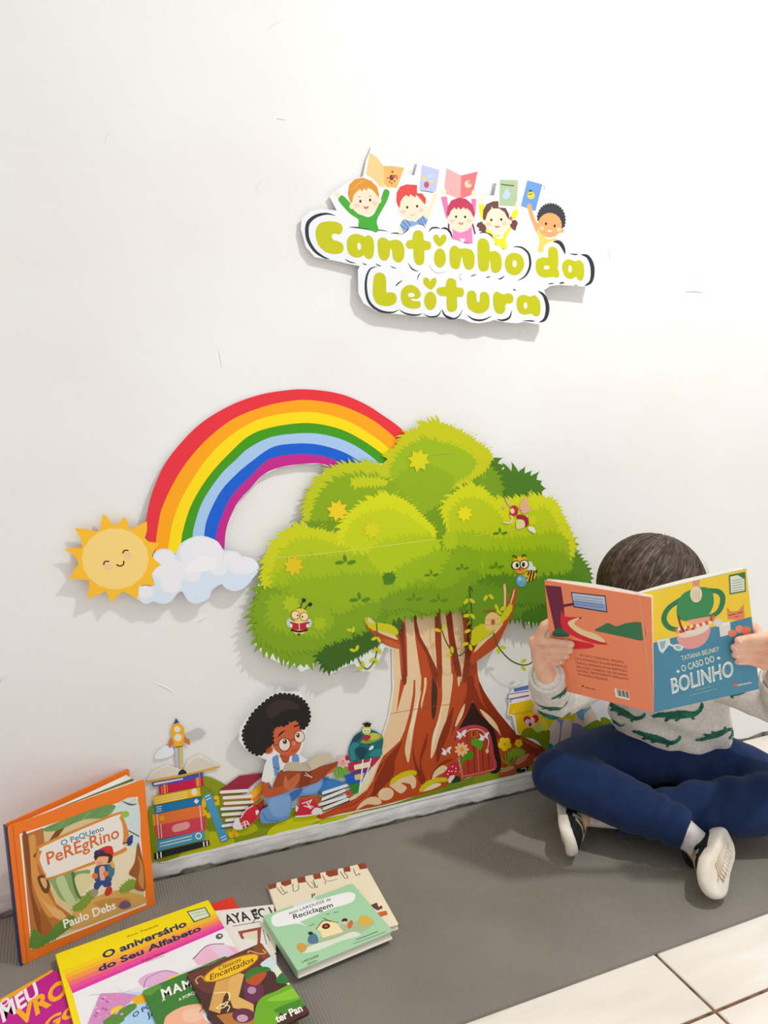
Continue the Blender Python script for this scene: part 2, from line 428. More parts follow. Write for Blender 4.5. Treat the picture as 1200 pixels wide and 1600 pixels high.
  ("s","#6d4540",[3716,-1174,3553,-1201,3514,-1267,3570,-1302,3565,-1346,3704,-1348]),
  ("s","#6d4540",[4246,-1136,4365,-1092,4423,-1144,4400,-1206,4362,-1292,4266,-1235]),
  ("e","#fbe0c6",[3957,-1121,4246,-1101,3958,-1359]),
  ("e","#fbe0c6",[3681,-1176,3723,-1173,3681,-1224]),
  ("e","#fbe0c6",[4246,-1136,4289,-1133,4246,-1184]),
  ("p","#6d4540",[3648,-1100,3657,-962,3727,-849,3866,-785,3988,-770,3996,-887,4149,-885,4226,-999,4231,-1102,4186,-1061,4126,-966,4007,-906,3867,-917,3843,-870,3834,-919,3750,-1014,3704,-1139,3669,-1150]),
  ("e","#3a2a22",[3835,-1130,3860,-1128,3835,-1156]),
  ("e","#3a2a22",[4053,-1106,4079,-1105,4053,-1132]),
  ("s","#d9646a",[3910,-1231,3962,-1240,4018,-1224,4000,-1261,3934,-1265]),
  ("e","#f8c8b4",[3774,-1209,3830,-1205,3774,-1245]),
  ("e","#f8c8b4",[4127,-1175,4184,-1171,4127,-1210]),
  ("e","#d8557a",[4269,-1071,4303,-1069,4270,-1107])]),
 ('printed_child','cartoon curly-haired boy in yellow with blue book',None,[
  ("p","#fbfbfd",[4623,-327,5034,-394,4873,-906,4478,-828]),
  ("p","#6b9bd8",[4630,-330,4977,-379,4824,-894,4488,-823]),
  ("e","#5a8a38",[4710,-542,4759,-538,4711,-590]),
  ("e","#e8cf3a",[4718,-605,4801,-598,4719,-677]),
  ("e","#3a3a28",[4703,-523,4725,-521,4703,-541]),
  ("l","#3a3a28",13.3,0,[4662,-596,4747,-569]),
  ("l","#30405a",8.9,0,[4985,-399,5019,-404,5015,-476]),
  ("s","#f2a86b",[4633,-808,4713,-766,4771,-938,4851,-1094,4951,-1188,4891,-1334,4783,-1179,4691,-984]),
  ("s","#fbd168",[4858,-1296,4926,-1190,5027,-1346,5153,-1403,5278,-1371,5341,-1408,5129,-1472,5030,-1550,5007,-1648,4890,-1654,4924,-1434]),
  ("b","#3c3c40",58.3,[4888,-1061,4898,-929,4995,-800,5143,-740,5292,-745,5419,-808,5497,-925,5505,-1068,5463,-1153,5223,-1067,4999,-1083]),
  ("e","#f2a86b",[5161,-1137,5442,-1117,5165,-1374]),
  ("e","#f2a86b",[5439,-1220,5495,-1217,5440,-1266]),
  ("e","#f2a86b",[4921,-1190,4966,-1187,4922,-1239]),
  ("e","#3a2a22",[5069,-1115,5096,-1113,5069,-1143]),
  ("e","#3a2a22",[5274,-1141,5301,-1139,5274,-1170]),
  ("p","#ffffff",[5108,-1230,5215,-1235,5176,-1279,5126,-1270]),
  ("l","#c94a4a",11.4,0,[5121,-1268,5151,-1281,5181,-1270]),
  ("e","#fbc8a0",[4976,-1207,5035,-1203,4976,-1247]),
  ("e","#fbc8a0",[5375,-1204,5431,-1200,5376,-1245])]),
 ('letter',None,None,[
  ("s","#c2c20e",[801,-1531,791,-1439,696,-1391,529,-1392,385,-1435,312,-1538,303,-1669,351,-1808,467,-1911,610,-1942,755,-1923,817,-1846,795,-1759,712,-1720,628,-1703,594,-1639,648,-1590,744,-1597])]),
 ('letter',None,None,[
  ("s","#c2c20e",[881,-1720,932,-1618,1055,-1572,1178,-1591,1227,-1610,1297,-1578,1375,-1623,1403,-1733,1390,-1914,1318,-1995,1239,-1972,1200,-1934,1120,-1974,998,-1970,901,-1897]),
  ("s","#e9ebf0",[1081,-1748,1118,-1719,1147,-1771,1138,-1830,1101,-1845,1082,-1808])]),
 ('letter',None,None,[
  ("s","#c2c20e",[1474,-1684,1538,-1608,1626,-1607,1707,-1647,1829,-1621,1944,-1655,2001,-1765,1992,-1926,1926,-2014,1836,-2015,1773,-1950,1755,-1825,1732,-1781,1716,-1828,1702,-1919,1645,-1995,1557,-2000,1490,-1908])]),
 ('letter',None,None,[
  ("s","#c2c20e",[2172,-1549,2212,-1451,2322,-1425,2389,-1485,2404,-1592,2517,-1619,2551,-1687,2516,-1758,2415,-1783,2411,-1926,2381,-2020,2302,-2052,2224,-2017,2186,-1892,2183,-1771,2084,-1765,2033,-1700,2073,-1624,2164,-1600])]),
 ('letter','heart dot over the letter i',None,[
  ("s","#c2c20e",[2734,-1690,2623,-1613,2597,-1533,2624,-1481,2690,-1481,2733,-1532,2784,-1475,2851,-1471,2872,-1528,2836,-1611])]),
 ('letter',None,None,[
  ("e","#c2c20e",[2733,-1899,2859,-1892,2732,-2075])]),
 ('letter',None,None,[
  ("s","#c2c20e",[1387,-2322,1439,-2240,1527,-2224,1610,-2277,1633,-2402,1633,-2567,1713,-2564,1802,-2590,1839,-2670,1812,-2752,1709,-2809,1555,-2814,1429,-2765,1369,-2641,1367,-2482])]),
 ('letter',None,None,[
  ("s","#c2c20e",[1918,-2598,1971,-2480,2102,-2416,2232,-2446,2323,-2547,2317,-2624,2243,-2679,2295,-2700,2324,-2751,2307,-2817,2202,-2848,2071,-2836,1954,-2770]),
  ("s","#e9ebf0",[2068,-2603,2100,-2567,2179,-2569,2204,-2610,2152,-2635,2086,-2633]),
  ("s","#e9ebf0",[2130,-2669,2230,-2674,2295,-2705,2203,-2708,2146,-2696])]),
 ('letter','heart dot over the letter i',None,[
  ("s","#c2c20e",[2528,-2485,2404,-2403,2384,-2311,2432,-2269,2498,-2294,2524,-2340,2572,-2279,2645,-2276,2652,-2358,2603,-2442])]),
 ('letter',None,None,[
  ("e","#c2c20e",[2526,-2692,2655,-2687,2525,-2864])]),
 ('letter',None,None,[
  ("s","#c2c20e",[2851,-2373,2900,-2271,2995,-2260,3069,-2304,3085,-2415,3200,-2429,3241,-2499,3200,-2596,3095,-2605,3095,-2767,3061,-2852,2965,-2884,2884,-2846,2865,-2704,2863,-2602,2736,-2590,2656,-2522,2697,-2443,2840,-2420])]),
 ('letter',None,None,[
  ("s","#c2c20e",[2935,-1804,2971,-1685,3066,-1656,3153,-1702,3284,-1690,3408,-1718,3469,-1821,3455,-2012,3380,-2080,3284,-2068,3229,-1976,3207,-1864,3188,-1865,3168,-1956,3133,-2064,3037,-2081,2950,-2014])]),
 ('letter',None,None,[
  ("s","#c2c20e",[3533,-1604,3574,-1507,3672,-1484,3762,-1531,3799,-1636,3810,-1716,3926,-1700,4040,-1777,4069,-1933,4041,-2055,3942,-2113,3842,-2077,3814,-1922,3791,-1899,3774,-2044,3673,-2102,3575,-2066,3541,-1912])]),
 ('letter',None,None,[
  ("s","#c2c20e",[4138,-1934,4169,-1806,4269,-1728,4385,-1714,4501,-1752,4570,-1858,4562,-1980,4475,-2095,4359,-2137,4228,-2106,4156,-2025]),
  ("e","#e9ebf0",[4357,-1918,4404,-1915,4358,-1986])]),
 ('letter',None,None,[
  ("s","#c2c20e",[4841,-1917,4870,-1817,5003,-1761,5123,-1759,5127,-1630,5180,-1553,5286,-1554,5356,-1629,5372,-1840,5359,-1965,5400,-2050,5356,-2140,5249,-2125,5038,-2150,4903,-2099,4851,-2015]),
  ("e","#e9ebf0",[5096,-1953,5165,-1950,5096,-1991])]),
 ('letter',None,None,[
  ("s","#c2c20e",[5466,-1960,5488,-1834,5609,-1765,5764,-1794,5882,-1770,5983,-1858,5994,-2060,5943,-2171,5849,-2155,5801,-2099,5678,-2150,5539,-2107]),
  ("e","#e9ebf0",[5653,-1955,5696,-1953,5654,-2026])]),
 ('letter',None,None,[
  ("s","#c2c20e",[3302,-2640,3319,-2508,3422,-2468,3500,-2525,3519,-2652,3556,-2685,3584,-2635,3595,-2521,3674,-2482,3773,-2527,3802,-2671,3773,-2794,3646,-2883,3491,-2887,3352,-2819,3310,-2736])]),
 ('letter',None,None,[
  ("s","#c2c20e",[3878,-2595,3901,-2497,3986,-2470,4095,-2514,4217,-2485,4318,-2530,4334,-2616,4276,-2679,4189,-2687,4152,-2733,4146,-2831,4060,-2890,3945,-2862,3887,-2741])]),
 ('letter',None,None,[
  ("s","#c2c20e",[4407,-2699,4435,-2563,4567,-2504,4715,-2533,4828,-2504,4940,-2607,4963,-2781,4928,-2895,4823,-2905,4748,-2862,4600,-2887,4467,-2846]),
  ("e","#e9ebf0",[4613,-2710,4655,-2708,4614,-2772])]),
])
ART['rainbow']=dict(O=[-0.2, -0.003, 0.94],e1=[1.0, 0.0, 0.0],e2=[0.0, 0.04495, 0.99899],wh=None,parts=[
 ('rainbow_arc',None,None,[
  ("B","#f3f4f4",0.0006,0,[-2532,-2705,-2492,-2486,-2427,-2214,-2327,-1926,-2137,-1550,-1869,-1212,-1489,-856,-994,-569,-492,-388,-20,-305,461,-281,1078,-363,1584,-558,1972,-792,2236,-968,2504,-1197,1155,-1951,922,-1754,690,-1649,316,-1639,-109,-1683,-419,-1804,-674,-2047,-835,-2200,-966,-2384,-1118,-2719,-1172,-3082,-1194,-3235]),
  ("r","#e8303c",[-2532,-2705,-2492,-2486,-2427,-2214,-2327,-1926,-2137,-1550,-1869,-1212,-1489,-856,-994,-569,-492,-388,-20,-305,461,-281,1078,-363,1584,-558,1972,-792,2236,-968,2504,-1197],[-2367,-3054,-2341,-2832,-2276,-2502,-2211,-2283,-2011,-1888,-1739,-1494,-1353,-1099,-889,-776,-344,-578,52,-500,455,-474,1035,-562,1592,-785,1981,-1035,2500,-1482]),
  ("r","#fca60a",[-2367,-3054,-2341,-2832,-2276,-2502,-2211,-2283,-2011,-1888,-1739,-1494,-1353,-1099,-889,-776,-344,-578,52,-500,455,-474,1035,-562,1592,-785,1981,-1035,2500,-1482],[-2160,-3073,-2128,-2887,-2037,-2519,-1861,-2119,-1525,-1614,-1134,-1199,-627,-875,-154,-733,448,-686,949,-773,1360,-934,1810,-1213,2069,-1415,2334,-1633]),
  ("r","#fedc00",[-2160,-3073,-2128,-2887,-2037,-2519,-1861,-2119,-1525,-1614,-1134,-1199,-627,-875,-154,-733,448,-686,949,-773,1360,-934,1810,-1213,2069,-1415,2334,-1633],[-1966,-3128,-1938,-2997,-1871,-2682,-1702,-2241,-1384,-1771,-991,-1373,-635,-1087,-221,-951,340,-889,770,-934,1207,-1069,1654,-1321,2019,-1591,2205,-1772]),
  ("r","#3f9a0e",[-1966,-3128,-1938,-2997,-1871,-2682,-1702,-2241,-1384,-1771,-991,-1373,-635,-1087,-221,-951,340,-889,770,-934,1207,-1069,1654,-1321,2019,-1591,2205,-1772],[-1754,-3147,-1724,-2844,-1677,-2620,-1516,-2215,-1198,-1780,-922,-1527,-644,-1303,-228,-1125,334,-1073,764,-1113,1203,-1251,1590,-1475,1892,-1724,2076,-1939]),
  ("r","#a6c8ee",[-1754,-3147,-1724,-2844,-1677,-2620,-1516,-2215,-1198,-1780,-922,-1527,-644,-1303,-228,-1125,334,-1073,764,-1113,1203,-1251,1590,-1475,1892,-1724,2076,-1939],[-1554,-3164,-1525,-2860,-1449,-2523,-1211,-2082,-933,-1793,-655,-1576,-235,-1313,186,-1259,614,-1287,1050,-1413,1345,-1564,1614,-1760,1795,-1926]),
  ("r","#0a5fd2",[-1554,-3164,-1525,-2860,-1449,-2523,-1211,-2082,-933,-1793,-655,-1576,-235,-1313,186,-1259,614,-1287,1050,-1413,1345,-1564,1614,-1760,1795,-1926],[-1352,-3183,-1324,-2915,-1256,-2652,-1067,-2243,-866,-2006,-665,-1829,-298,-1526,180,-1455,608,-1485,927,-1576,1221,-1723,1458,-1909]),
  ("r","#c2228c",[-1352,-3183,-1324,-2915,-1256,-2652,-1067,-2243,-866,-2006,-665,-1829,-298,-1526,180,-1455,608,-1485,927,-1576,1221,-1723,1458,-1909],[-1194,-3235,-1172,-3082,-1118,-2719,-966,-2384,-835,-2200,-674,-2047,-419,-1804,-109,-1683,316,-1639,690,-1649,922,-1754,1155,-1951])]),
 ('printed_cloud','pale white and blue cloud under the rainbow',None,[
  ("B","#d8e5f3",0.0006,1,[-2407,-3154,-2379,-3055,-2264,-2998,-2103,-3029,-2026,-3120,-1935,-2941,-1732,-2838,-1531,-2830,-1299,-2942,-1187,-3108,-1068,-3136,-931,-3201,-860,-3330,-727,-3343,-581,-3410,-572,-3553,-699,-3701,-853,-3846,-1030,-3880,-1184,-3811,-1259,-3732,-1425,-3820,-1482,-3954,-1689,-4036,-1854,-3965,-1945,-3798,-2039,-3823,-2151,-3948,-2315,-3971,-2442,-3915,-2572,-3941,-2694,-3846,-2736,-3746,-2697,-3615,-2426,-3627,-2446,-3404,-2311,-3281]),
  ("e","#ebecf1",[-1039,-3268,-872,-3283,-1044,-3394]),
  ("e","#ebecf1",[-850,-3427,-575,-3453,-857,-3596]),
  ("e","#ebecf1",[-1287,-3431,-1123,-3447,-1294,-3577]),
  ("e","#ebecf1",[-1763,-3489,-1603,-3505,-1770,-3633]),
  ("e","#ebecf1",[-2227,-3215,-2045,-3231,-2237,-3411]),
  ("e","#ebecf1",[-1579,-3143,-1200,-3177,-1594,-3446]),
  ("e","#ebecf1",[-2122,-3402,-1794,-3434,-2133,-3599]),
  ("e","#ebecf1",[-2561,-3731,-2433,-3745,-2567,-3846]),
  ("e","#ebecf1",[-2135,-3647,-1958,-3666,-2143,-3798]),
  ("s","#f1f1f5",[-1860,-3427,-1752,-3265,-1547,-3180,-1347,-3251,-1319,-3375,-1425,-3452,-1628,-3467])]),
 ('printed_sun','smiling yellow sun beside the cloud',None,[
  ("B","#fbbf2b",0.0006,0,[-3180,-2324,-3108,-2384,-3059,-2486,-2988,-2543,-2914,-2480,-2831,-2397,-2790,-2489,-2769,-2612,-2720,-2623,-2606,-2552,-2477,-2501,-2481,-2644,-2524,-2785,-2464,-2856,-2290,-2898,-2366,-2989,-2424,-3109,-2371,-3191,-2278,-3278,-2385,-3342,-2448,-3431,-2428,-3542,-2402,-3646,-2553,-3603,-2669,-3611,-2682,-3735,-2711,-3857,-2816,-3754,-2931,-3684,-3018,-3732,-3134,-3853,-3171,-3749,-3214,-3644,-3340,-3696,-3517,-3743,-3478,-3566,-3464,-3435,-3609,-3394,-3778,-3370,-3689,-3249,-3608,-3142,-3626,-3059,-3700,-2955,-3819,-2873,-3679,-2866,-3537,-2872,-3537,-2742,-3628,-2534,-3480,-2552,-3304,-2614,-3237,-2610,-3209,-2458]),
  ("e","#f8d67e",[-3019,-3108,-2481,-3157,-3050,-3635]),
  ("l","#221a14",22.2,0,[-3217,-3186,-3196,-3138,-3135,-3137]),
  ("l","#221a14",22.5,0,[-2899,-3016,-2874,-2975,-2815,-2977]),
  ("l","#221a14",22.5,0,[-3009,-3209,-2958,-3237,-2904,-3215,-2891,-3160]),
  ("e","#f4c896",[-3152,-3228,-3085,-3235,-3156,-3294]),
  ("e","#f4c896",[-2820,-3066,-2752,-3072,-2824,-3133])]),
])
ART['mural']=dict(O=[0.0, -0.003, 0.1],e1=[1.0, 0.0, 0.0],e2=[0.0, 0.0, 1.0],wh=None,parts=[
 ('ground_strip',None,None,[
  ("B","#f2f2ee",0.0006,0,[-4740,332,-4710,-452,-4522,-619,-2989,-629,-1214,-623,878,-562,3948,-561,5962,-524,5912,267,3935,163,1481,196,-1139,-103,-2718,-15]),
  ("s","#8c9a14",[-4714,390,-4668,-515,-3966,-553,-2733,-543,-1213,-538,878,-488,3944,-465,5863,-455,5619,480,3939,84,1484,48,-1139,-103,-2461,61,-3549,903,-3906,889,-4377,761]),
  ("s","#c2c410",[-3734,-320,-3640,-223,-3528,-141,-3421,-237,-3356,-476,-3206,-432,-3173,-542,-3544,-569,-3942,-567,-4209,-558,-4081,-471,-3866,-467,-3649,-462]),
  ("s","#b4ba12",[-3785,-227,-3705,-28,-3637,-144,-3644,-323]),
  ("s","#d3d40f",[-2490,-468,-2321,-357,-1984,-286,-1690,-126,-1345,-155,-1497,-402,-1349,-463,-1746,-548,-2183,-544,-2469,-562]),
  ("s","#b6bc10",[-3336,-235,-3063,-203,-2787,-220,-2699,-391,-3024,-436,-3274,-398]),
  ("s","#c6ca12",[-1418,-500,-1116,-481,-785,-481,-656,-472,-914,-568,-1218,-573,-1419,-577]),
  ("s","#7d8f16",[-579,-450,187,-481,676,-418,1233,-379,1804,-367,1806,-478,954,-507,187,-522,-397,-519])]),
 ('tree_trunk',None,None,[
  ("B","#f0ece4",0.0006,0,[84,4118,29,3754,156,2932,172,2040,87,1540,-70,1051,-141,713,-327,468,-583,-44,-864,-194,-1469,-336,-1471,-462,-657,-485,192,-493,2104,-278,2786,-254,3883,-233,4048,-47,3793,268,3174,554,2676,1245,2359,1696,2241,1992,2185,2390,2087,3898]),
  ("s","#c04c1e",[126,4114,71,3749,191,2927,221,2032,130,1533,-27,1047,-80,701,-263,473,-527,-43,-809,-188,-1142,-286,-1442,-342,-1417,-461,-1005,-445,-656,-456,187,-463,1490,-371,2101,-262,2785,-239,3437,-235,3830,-202,3987,-31,3755,244,3125,533,2624,1228,2317,1689,2195,1970,2138,2396,2056,3901]),
  ("s","#8f3216",[-1417,-448,-1039,-343,-655,-275,-395,-124,-264,56,-132,394,26,544,237,737,397,862,238,475,186,144,-133,-77,-212,-218,-578,-345,-963,-387]),
  ("s","#c8522a",[-1417,-461,-1115,-351,-655,-301,-343,-84,-185,223,26,518,-212,97,-291,-148,-578,-358,-912,-399]),
  ("p","#f0cfa2",[220,2331,364,2309,318,1935,262,1509,502,2287,657,2263,638,1882,560,1457,455,1112,349,898,184,774,-27,633,-132,447,-264,135,-395,-46,-655,-184,-1038,-265,-1416,-371,-1415,-327,-1038,-252,-808,-188,-538,-40,-394,215,-263,474,-80,696,-27,1048,130,1533,202,2030]),
  ("s","#f6e3bf",[-538,-40,-394,215,-263,474,-80,670,131,810,-106,597,-211,359,-316,172,-421,12,-654,-145,-783,-194]),
  ("s","#f0cfa2",[823,2237,782,1703,665,1099,592,614,545,367,496,475,462,693,517,996,609,1370,687,1822,697,2257]),
  ("s","#f8e4c0",[826,1928,743,1528,638,1104,586,826,570,1117,663,1438]),
  ("s","#f0cfa2",[948,2166,942,1961,882,1712,835,1507,828,1669,888,1970,894,2175]),
  ("s","#4a2c22",[1102,2245,1203,1866,1176,1400,1112,1222,1071,1419,1066,1889]),
  ("s","#f0cfa2",[1322,2211,1553,2175,1525,1682,1395,1043,1233,647,1084,351,1065,520,1111,884,1226,1207,1317,1638]),
  ("s","#f8e4c0",[1331,1636,1268,1120,1149,717,1096,514,1119,882,1226,1207]),
  ("s","#8f3216",[1600,1432,1523,966,1388,617,1225,220,1193,548,1327,950,1463,1217]),
  ("s","#8f3216",[994,959,886,715,807,385,837,85,950,-100,835,300,956,648]),
  ("s","#8f3216",[747,1032,668,652,753,263,950,-100,840,-184,727,109,642,552]),
  ("s","#8f3216",[132,497,105,266,159,97,26,-7,-186,-171,-133,133,-27,372]),
  ("s","#8f3216",[1061,-124,1170,96,1393,239,1621,220,1338,142,1171,42,1103,-133]),
  ("s","#f0cfa2",[-643,-448,-526,-305,-317,-221,-133,-283,-67,-410,-186,-428,-396,-374,-605,-439]),
  ("e","#f0cfa2",[31,-233,207,-225,69,-380]),
  ("s","#f0cfa2",[111,-39,266,47,563,95,714,-23,716,-211,634,-247,578,-127,374,-56,510,-193,375,-297,186,-135]),
  ("s","#f0cfa2",[1098,-154,1157,31,1338,137,1467,61,1383,-30,1229,-79]),
  ("s","#f4dfb8",[841,-347,951,-263,1231,-242,1317,-315,1064,-369,869,-366]),
  ("t","#d8c81c",32.3,43.0,0.5,[132,-4,239,106,454,171,672,152,727,76,509,80,293,36,165,-50]),
  ("t","#d8c81c",33.3,44.4,0.5,[813,-300,950,-181,1173,-135,1399,-170,1457,-237,1174,-216,1007,-275,869,-353]),
  ("p","#f0cfa2",[36,3943,117,3872,216,3361,333,2935,393,2237,202,2267,178,2956,59,3693]),
  ("s","#8f3216",[85,3938,346,3908,432,3207,494,2205,386,2222,290,3099]),
  ("s","#c8512a",[232,3547,367,2898,403,2316,317,2905]),
  ("p","#f0cfa2",[396,3902,605,3815,685,3046,828,2152,515,2202,489,3072]),
  ("s","#8f3216",[601,3901,706,3824,763,3227,979,2765,1163,2367,1185,2023,1094,2143,945,2669,693,3170]),
  ("p","#f0cfa2",[715,3888,1109,3777,1138,2910,1192,2328,979,2765,799,3089,709,3431]),
  ("p","#f0cfa2",[1246,3695,1342,3684,1492,2658,1539,2035,1319,2070,1280,3025]),
  ("p","#f0cfa2",[1472,3867,1719,3840,1818,2953,1844,2539,1784,2034,1632,2638,1539,3327]),
  ("s","#8f3216",[1352,3749,1477,3601,1589,2983,1771,2102,1641,2157,1489,2862]),
  ("s","#a53e1a",[1718,3906,2011,3941,1999,2791,1941,2010,1810,2030,1850,2812]),
  ("s","#d7683a",[1777,3700,1869,3689,1892,2943,1819,2884]),
  ("s","#a53e1a",[1129,3643,1236,3630,1293,2112,1202,2126]),
  ("s","#8f3216",[1908,2015,2079,1988,2048,1461,1840,1150,1644,971,1562,799,1614,1057,1779,1347,1914,1697]),
  ("s","#8f3216",[2083,1828,2266,1424,2570,1019,2822,560,2889,325,2704,472,2453,958,2153,1282,2060,1566]),
  ("s","#f0cfa2",[1868,1457,1824,1219,1700,1014,1641,966,1656,1076,1757,1298]),
  ("s","#f0cfa2",[2235,1262,2450,1095,2664,838,2786,534,2699,666,2454,931]),
  ("s","#8f3216",[2196,1917,2440,1448,2685,1135,2996,749,3187,491,3072,289,2853,499,2632,926,2324,1414]),
  ("s","#8b3a1c",[3110,511,3498,404,3787,207,3994,-39,3835,-202,3618,-272,3389,2,3195,265]),
  ("s","#b5542c",[3251,423,3501,347,3726,176,3826,29,3506,205]),
  ("s","#f0cfa2",[1680,2077,1793,2059,1739,1936,1701,1869]),
  ("l","#a8682f",8.2,0,[130,1528,554,1535,1208,1513,1740,1500])]),
 ('trunk_hollow','dark hollow at the foot of the printed trunk',None,[
  ("s","#361a14",[2063,1445,2243,1158,2577,771,2707,360,2809,-232,2485,-249,1708,555,1661,780,1786,998,1952,1264])]),
 ('printed_door','small red arched door in the hollow',None,[
  ("s","#c4445c",[1648,728,1702,880,1901,929,2133,919,2399,791,2538,559,2617,156,2652,-236,1853,-234,1715,173]),
  ("s","#b8402a",[1705,718,1789,837,1989,867,2163,861,2371,741,2479,543,2548,170,2579,-198,1872,-205,1758,165]),
  ("l","#7d2618",20.3,0,[2077,837,2143,-190]),
  ("l","#7d2618",20.5,0,[2282,771,2365,-209]),
  ("l","#7d2618",20.2,0,[1918,812,1997,-201]),
  ("l","#7d2618",20.6,0,[2434,579,2513,-185]),
  ("l","#e08a6a",14.6,0,[2204,349,2246,-184]),
  ("l","#d9796a",29.1,0,[1867,-220,2247,-229,2658,-220]),
  ("l","#f0d0b0",20.1,0,[1735,658,1990,826,2282,771,2465,518,2448,273]),
  ("e","#e8d49a",[2445,251,2484,244,2447,196])]),
 ('printed_flower','orange daisy by the door',None,[
  ("e","#f6c48a",[1921,391,1997,376,1922,355]),
  ("e","#f6c48a",[1897,329,1956,272,1873,307]),
  ("e","#f6c48a",[1832,307,1847,234,1795,308]),
  ("e","#f6c48a",[1758,334,1722,280,1725,358]),
  ("e","#f6c48a",[1709,398,1639,387,1696,433]),
  ("e","#f6c48a",[1708,468,1637,506,1720,499]),
  ("e","#f6c48a",[1755,513,1716,582,1787,525]),
  ("e","#f6c48a",[1828,511,1840,578,1865,498]),
  ("e","#f6c48a",[1894,463,1951,497,1919,431]),
  ("e","#f0a030",[1811,413,1863,402,1812,364]),
  ("l","#e0a080",20.0,0,[1757,247,1778,-113]),
  ("l","#e0a080",20.0,0,[1714,228,1805,-9,1839,-264])]),
 ('printed_leaves','green leaves across the door',None,[
  ("s","#5aa51e",[2053,597,2169,596,2303,522,2327,380,2264,315,2144,415,2055,487]),
  ("s","#4b9618",[1929,294,2030,334,2095,261,2077,154,1889,138,1819,29,1787,159,1843,243]),
  ("l","#c98a3a",17.1,0,[2165,766,2196,678,2081,646,2035,736,2077,810])]),
 ('printed_butterfly','white butterfly near the door',None,[
  ("s","#f4eef2",[1798,781,1683,862,1713,775,1671,729,1786,681,1813,751,1898,686,1879,766,1917,853,1826,835]),
  ("l","#c8b8c8",14.1,0,[1803,828,1789,680])]),
 ('printed_butterfly','white butterfly near the door',None,[
  ("s","#f4eef2",[2359,615,2240,698,2271,610,2228,563,2347,513,2375,584,2462,518,2442,599,2481,688,2387,670]),
  ("l","#c8b8c8",14.4,0,[2364,663,2350,512])]),
 ('printed_butterfly','white butterfly near the door',None,[
  ("s","#f4eef2",[1440,459,1326,541,1356,454,1314,409,1427,359,1455,429,1538,364,1519,443,1558,530,1467,513]),
  ("l","#c8b8c8",14.0,0,[1445,507,1430,359])]),
 ('printed_mushroom','red spotted toadstool',None,[
  ("e","#f0e2cc",[1578,-167,1641,-180,1580,-260]),
  ("s","#d0283c",[1372,-115,1475,46,1607,141,1723,63,1771,-62,1592,-142]),
  ("e","#f8e8e4",[1504,-28,1522,-32,1505,-45]),
  ("e","#f8e8e4",[1588,63,1606,60,1589,47]),
  ("e","#f8e8e4",[1675,4,1693,1,1676,-12]),
  ("e","#f8e8e4",[1570,-42,1587,-46,1570,-59]),
  ("e","#f8e8e4",[1668,-68,1685,-72,1668,-85]),
  ("e","#f8e8e4",[1477,-91,1494,-94,1477,-107]),
  ("e","#f1e6ea",[1528,-246,1574,-256,1529,-307]),
  ("s","#1f3a30",[1580,-291,1693,-178,1781,-251,1812,-368,1668,-378]),
  ("t","#6f8f20",39.7,39.7,0.5,[1439,-369,1725,-349,2073,-314,2104,-376,1814,-452,1497,-437])]),
 ('printed_flower','yellow buttercup beside the trunk',None,[
  ("l","#7aa02a",20.9,0,[2939,176,3024,-94,2968,-251]),
  ("e","#f4cc1e",[2981,280,3067,263,2984,201]),
  ("e","#f4cc1e",[2888,236,2974,219,2891,157]),
  ("e","#f4cc1e",[2796,323,2881,306,2799,244]),
  ("e","#f4cc1e",[2832,420,2917,404,2834,342]),
  ("e","#f4cc1e",[2946,394,3032,378,2949,316]),
  ("e","#f4cc1e",[3306,253,3356,243,3307,207]),
  ("e","#f4cc1e",[3253,226,3302,216,3254,181]),
  ("e","#f4cc1e",[3200,277,3249,268,3201,232]),
  ("e","#f4cc1e",[3220,335,3270,326,3222,290]),
  ("e","#f4cc1e",[3286,320,3335,311,3287,275]),
  ("e","#d89a14",[2889,331,2925,324,2890,297]),
  ("e","#d89a14",[3253,282,3278,278,3254,260])]),
 ('printed_grass',None,None,[
  ("t","#8fae2e",77.4,35.7,0.2,[3005,23,3047,126,3199,152,3355,93,3405,-1,3205,-18]),
  ("l","#a9c23a",20.8,1,[3027,-207,2871,-63,2813,47]),
  ("l","#4f8a22",20.8,1,[3009,-203,2900,-46,2852,143]),
  ("l","#a9c23a",20.8,1,[2990,-200,2930,-30,2895,126]),
  ("l","#4f8a22",20.8,1,[3027,-207,2960,-13,2938,109]),
  ("l","#a9c23a",20.9,1,[3009,-203,2993,-88,2981,92]),
  ("l","#4f8a22",20.9,1,[2990,-200,3023,-71,3024,75]),
  ("l","#a9c23a",20.9,1,[3027,-207,3053,-55,3068,58]),
  ("l","#4f8a22",20.9,1,[3009,-203,3083,-38,3111,41]),
  ("l","#a9c23a",21.0,1,[2990,-200,3116,-113,3154,23]),
  ("l","#4f8a22",21.0,1,[3027,-207,3146,-96,3198,6]),
  ("l","#a9c23a",21.0,1,[3009,-203,3176,-80,3241,-11]),
  ("l","#4f8a22",21.0,1,[2990,-200,3206,-63,3285,-28]),
  ("l","#a9c23a",21.1,1,[3027,-207,3240,-138,3329,-46]),
  ("l","#4f8a22",21.1,1,[3009,-203,3270,-121,3373,-63])]),
 ('printed_rock','brown rocks on the ground strip',None,[
  ("s","#b5562e",[2759,-377,2846,-254,2997,-207,3152,-267,3208,-387,3158,-456,2913,-452,2776,-431]),
  ("s","#caa06a",[2788,-326,2877,-255,3012,-218,3152,-276,3031,-335,2849,-339]),
  ("s","#a34a2c",[3149,-176,3298,-37,3514,-9,3673,-84,3790,-250,3619,-316,3463,-326,3216,-331]),
  ("s","#c98a62",[3178,-139,3298,-42,3530,-26,3427,-176,3212,-231]),
  ("s","#20242a",[3216,-331,3401,-327,3542,-342,3468,-441,3250,-424]),
  ("l","#e8e4e0",15.2,0,[3340,-352,3458,-359,3468,-456]),
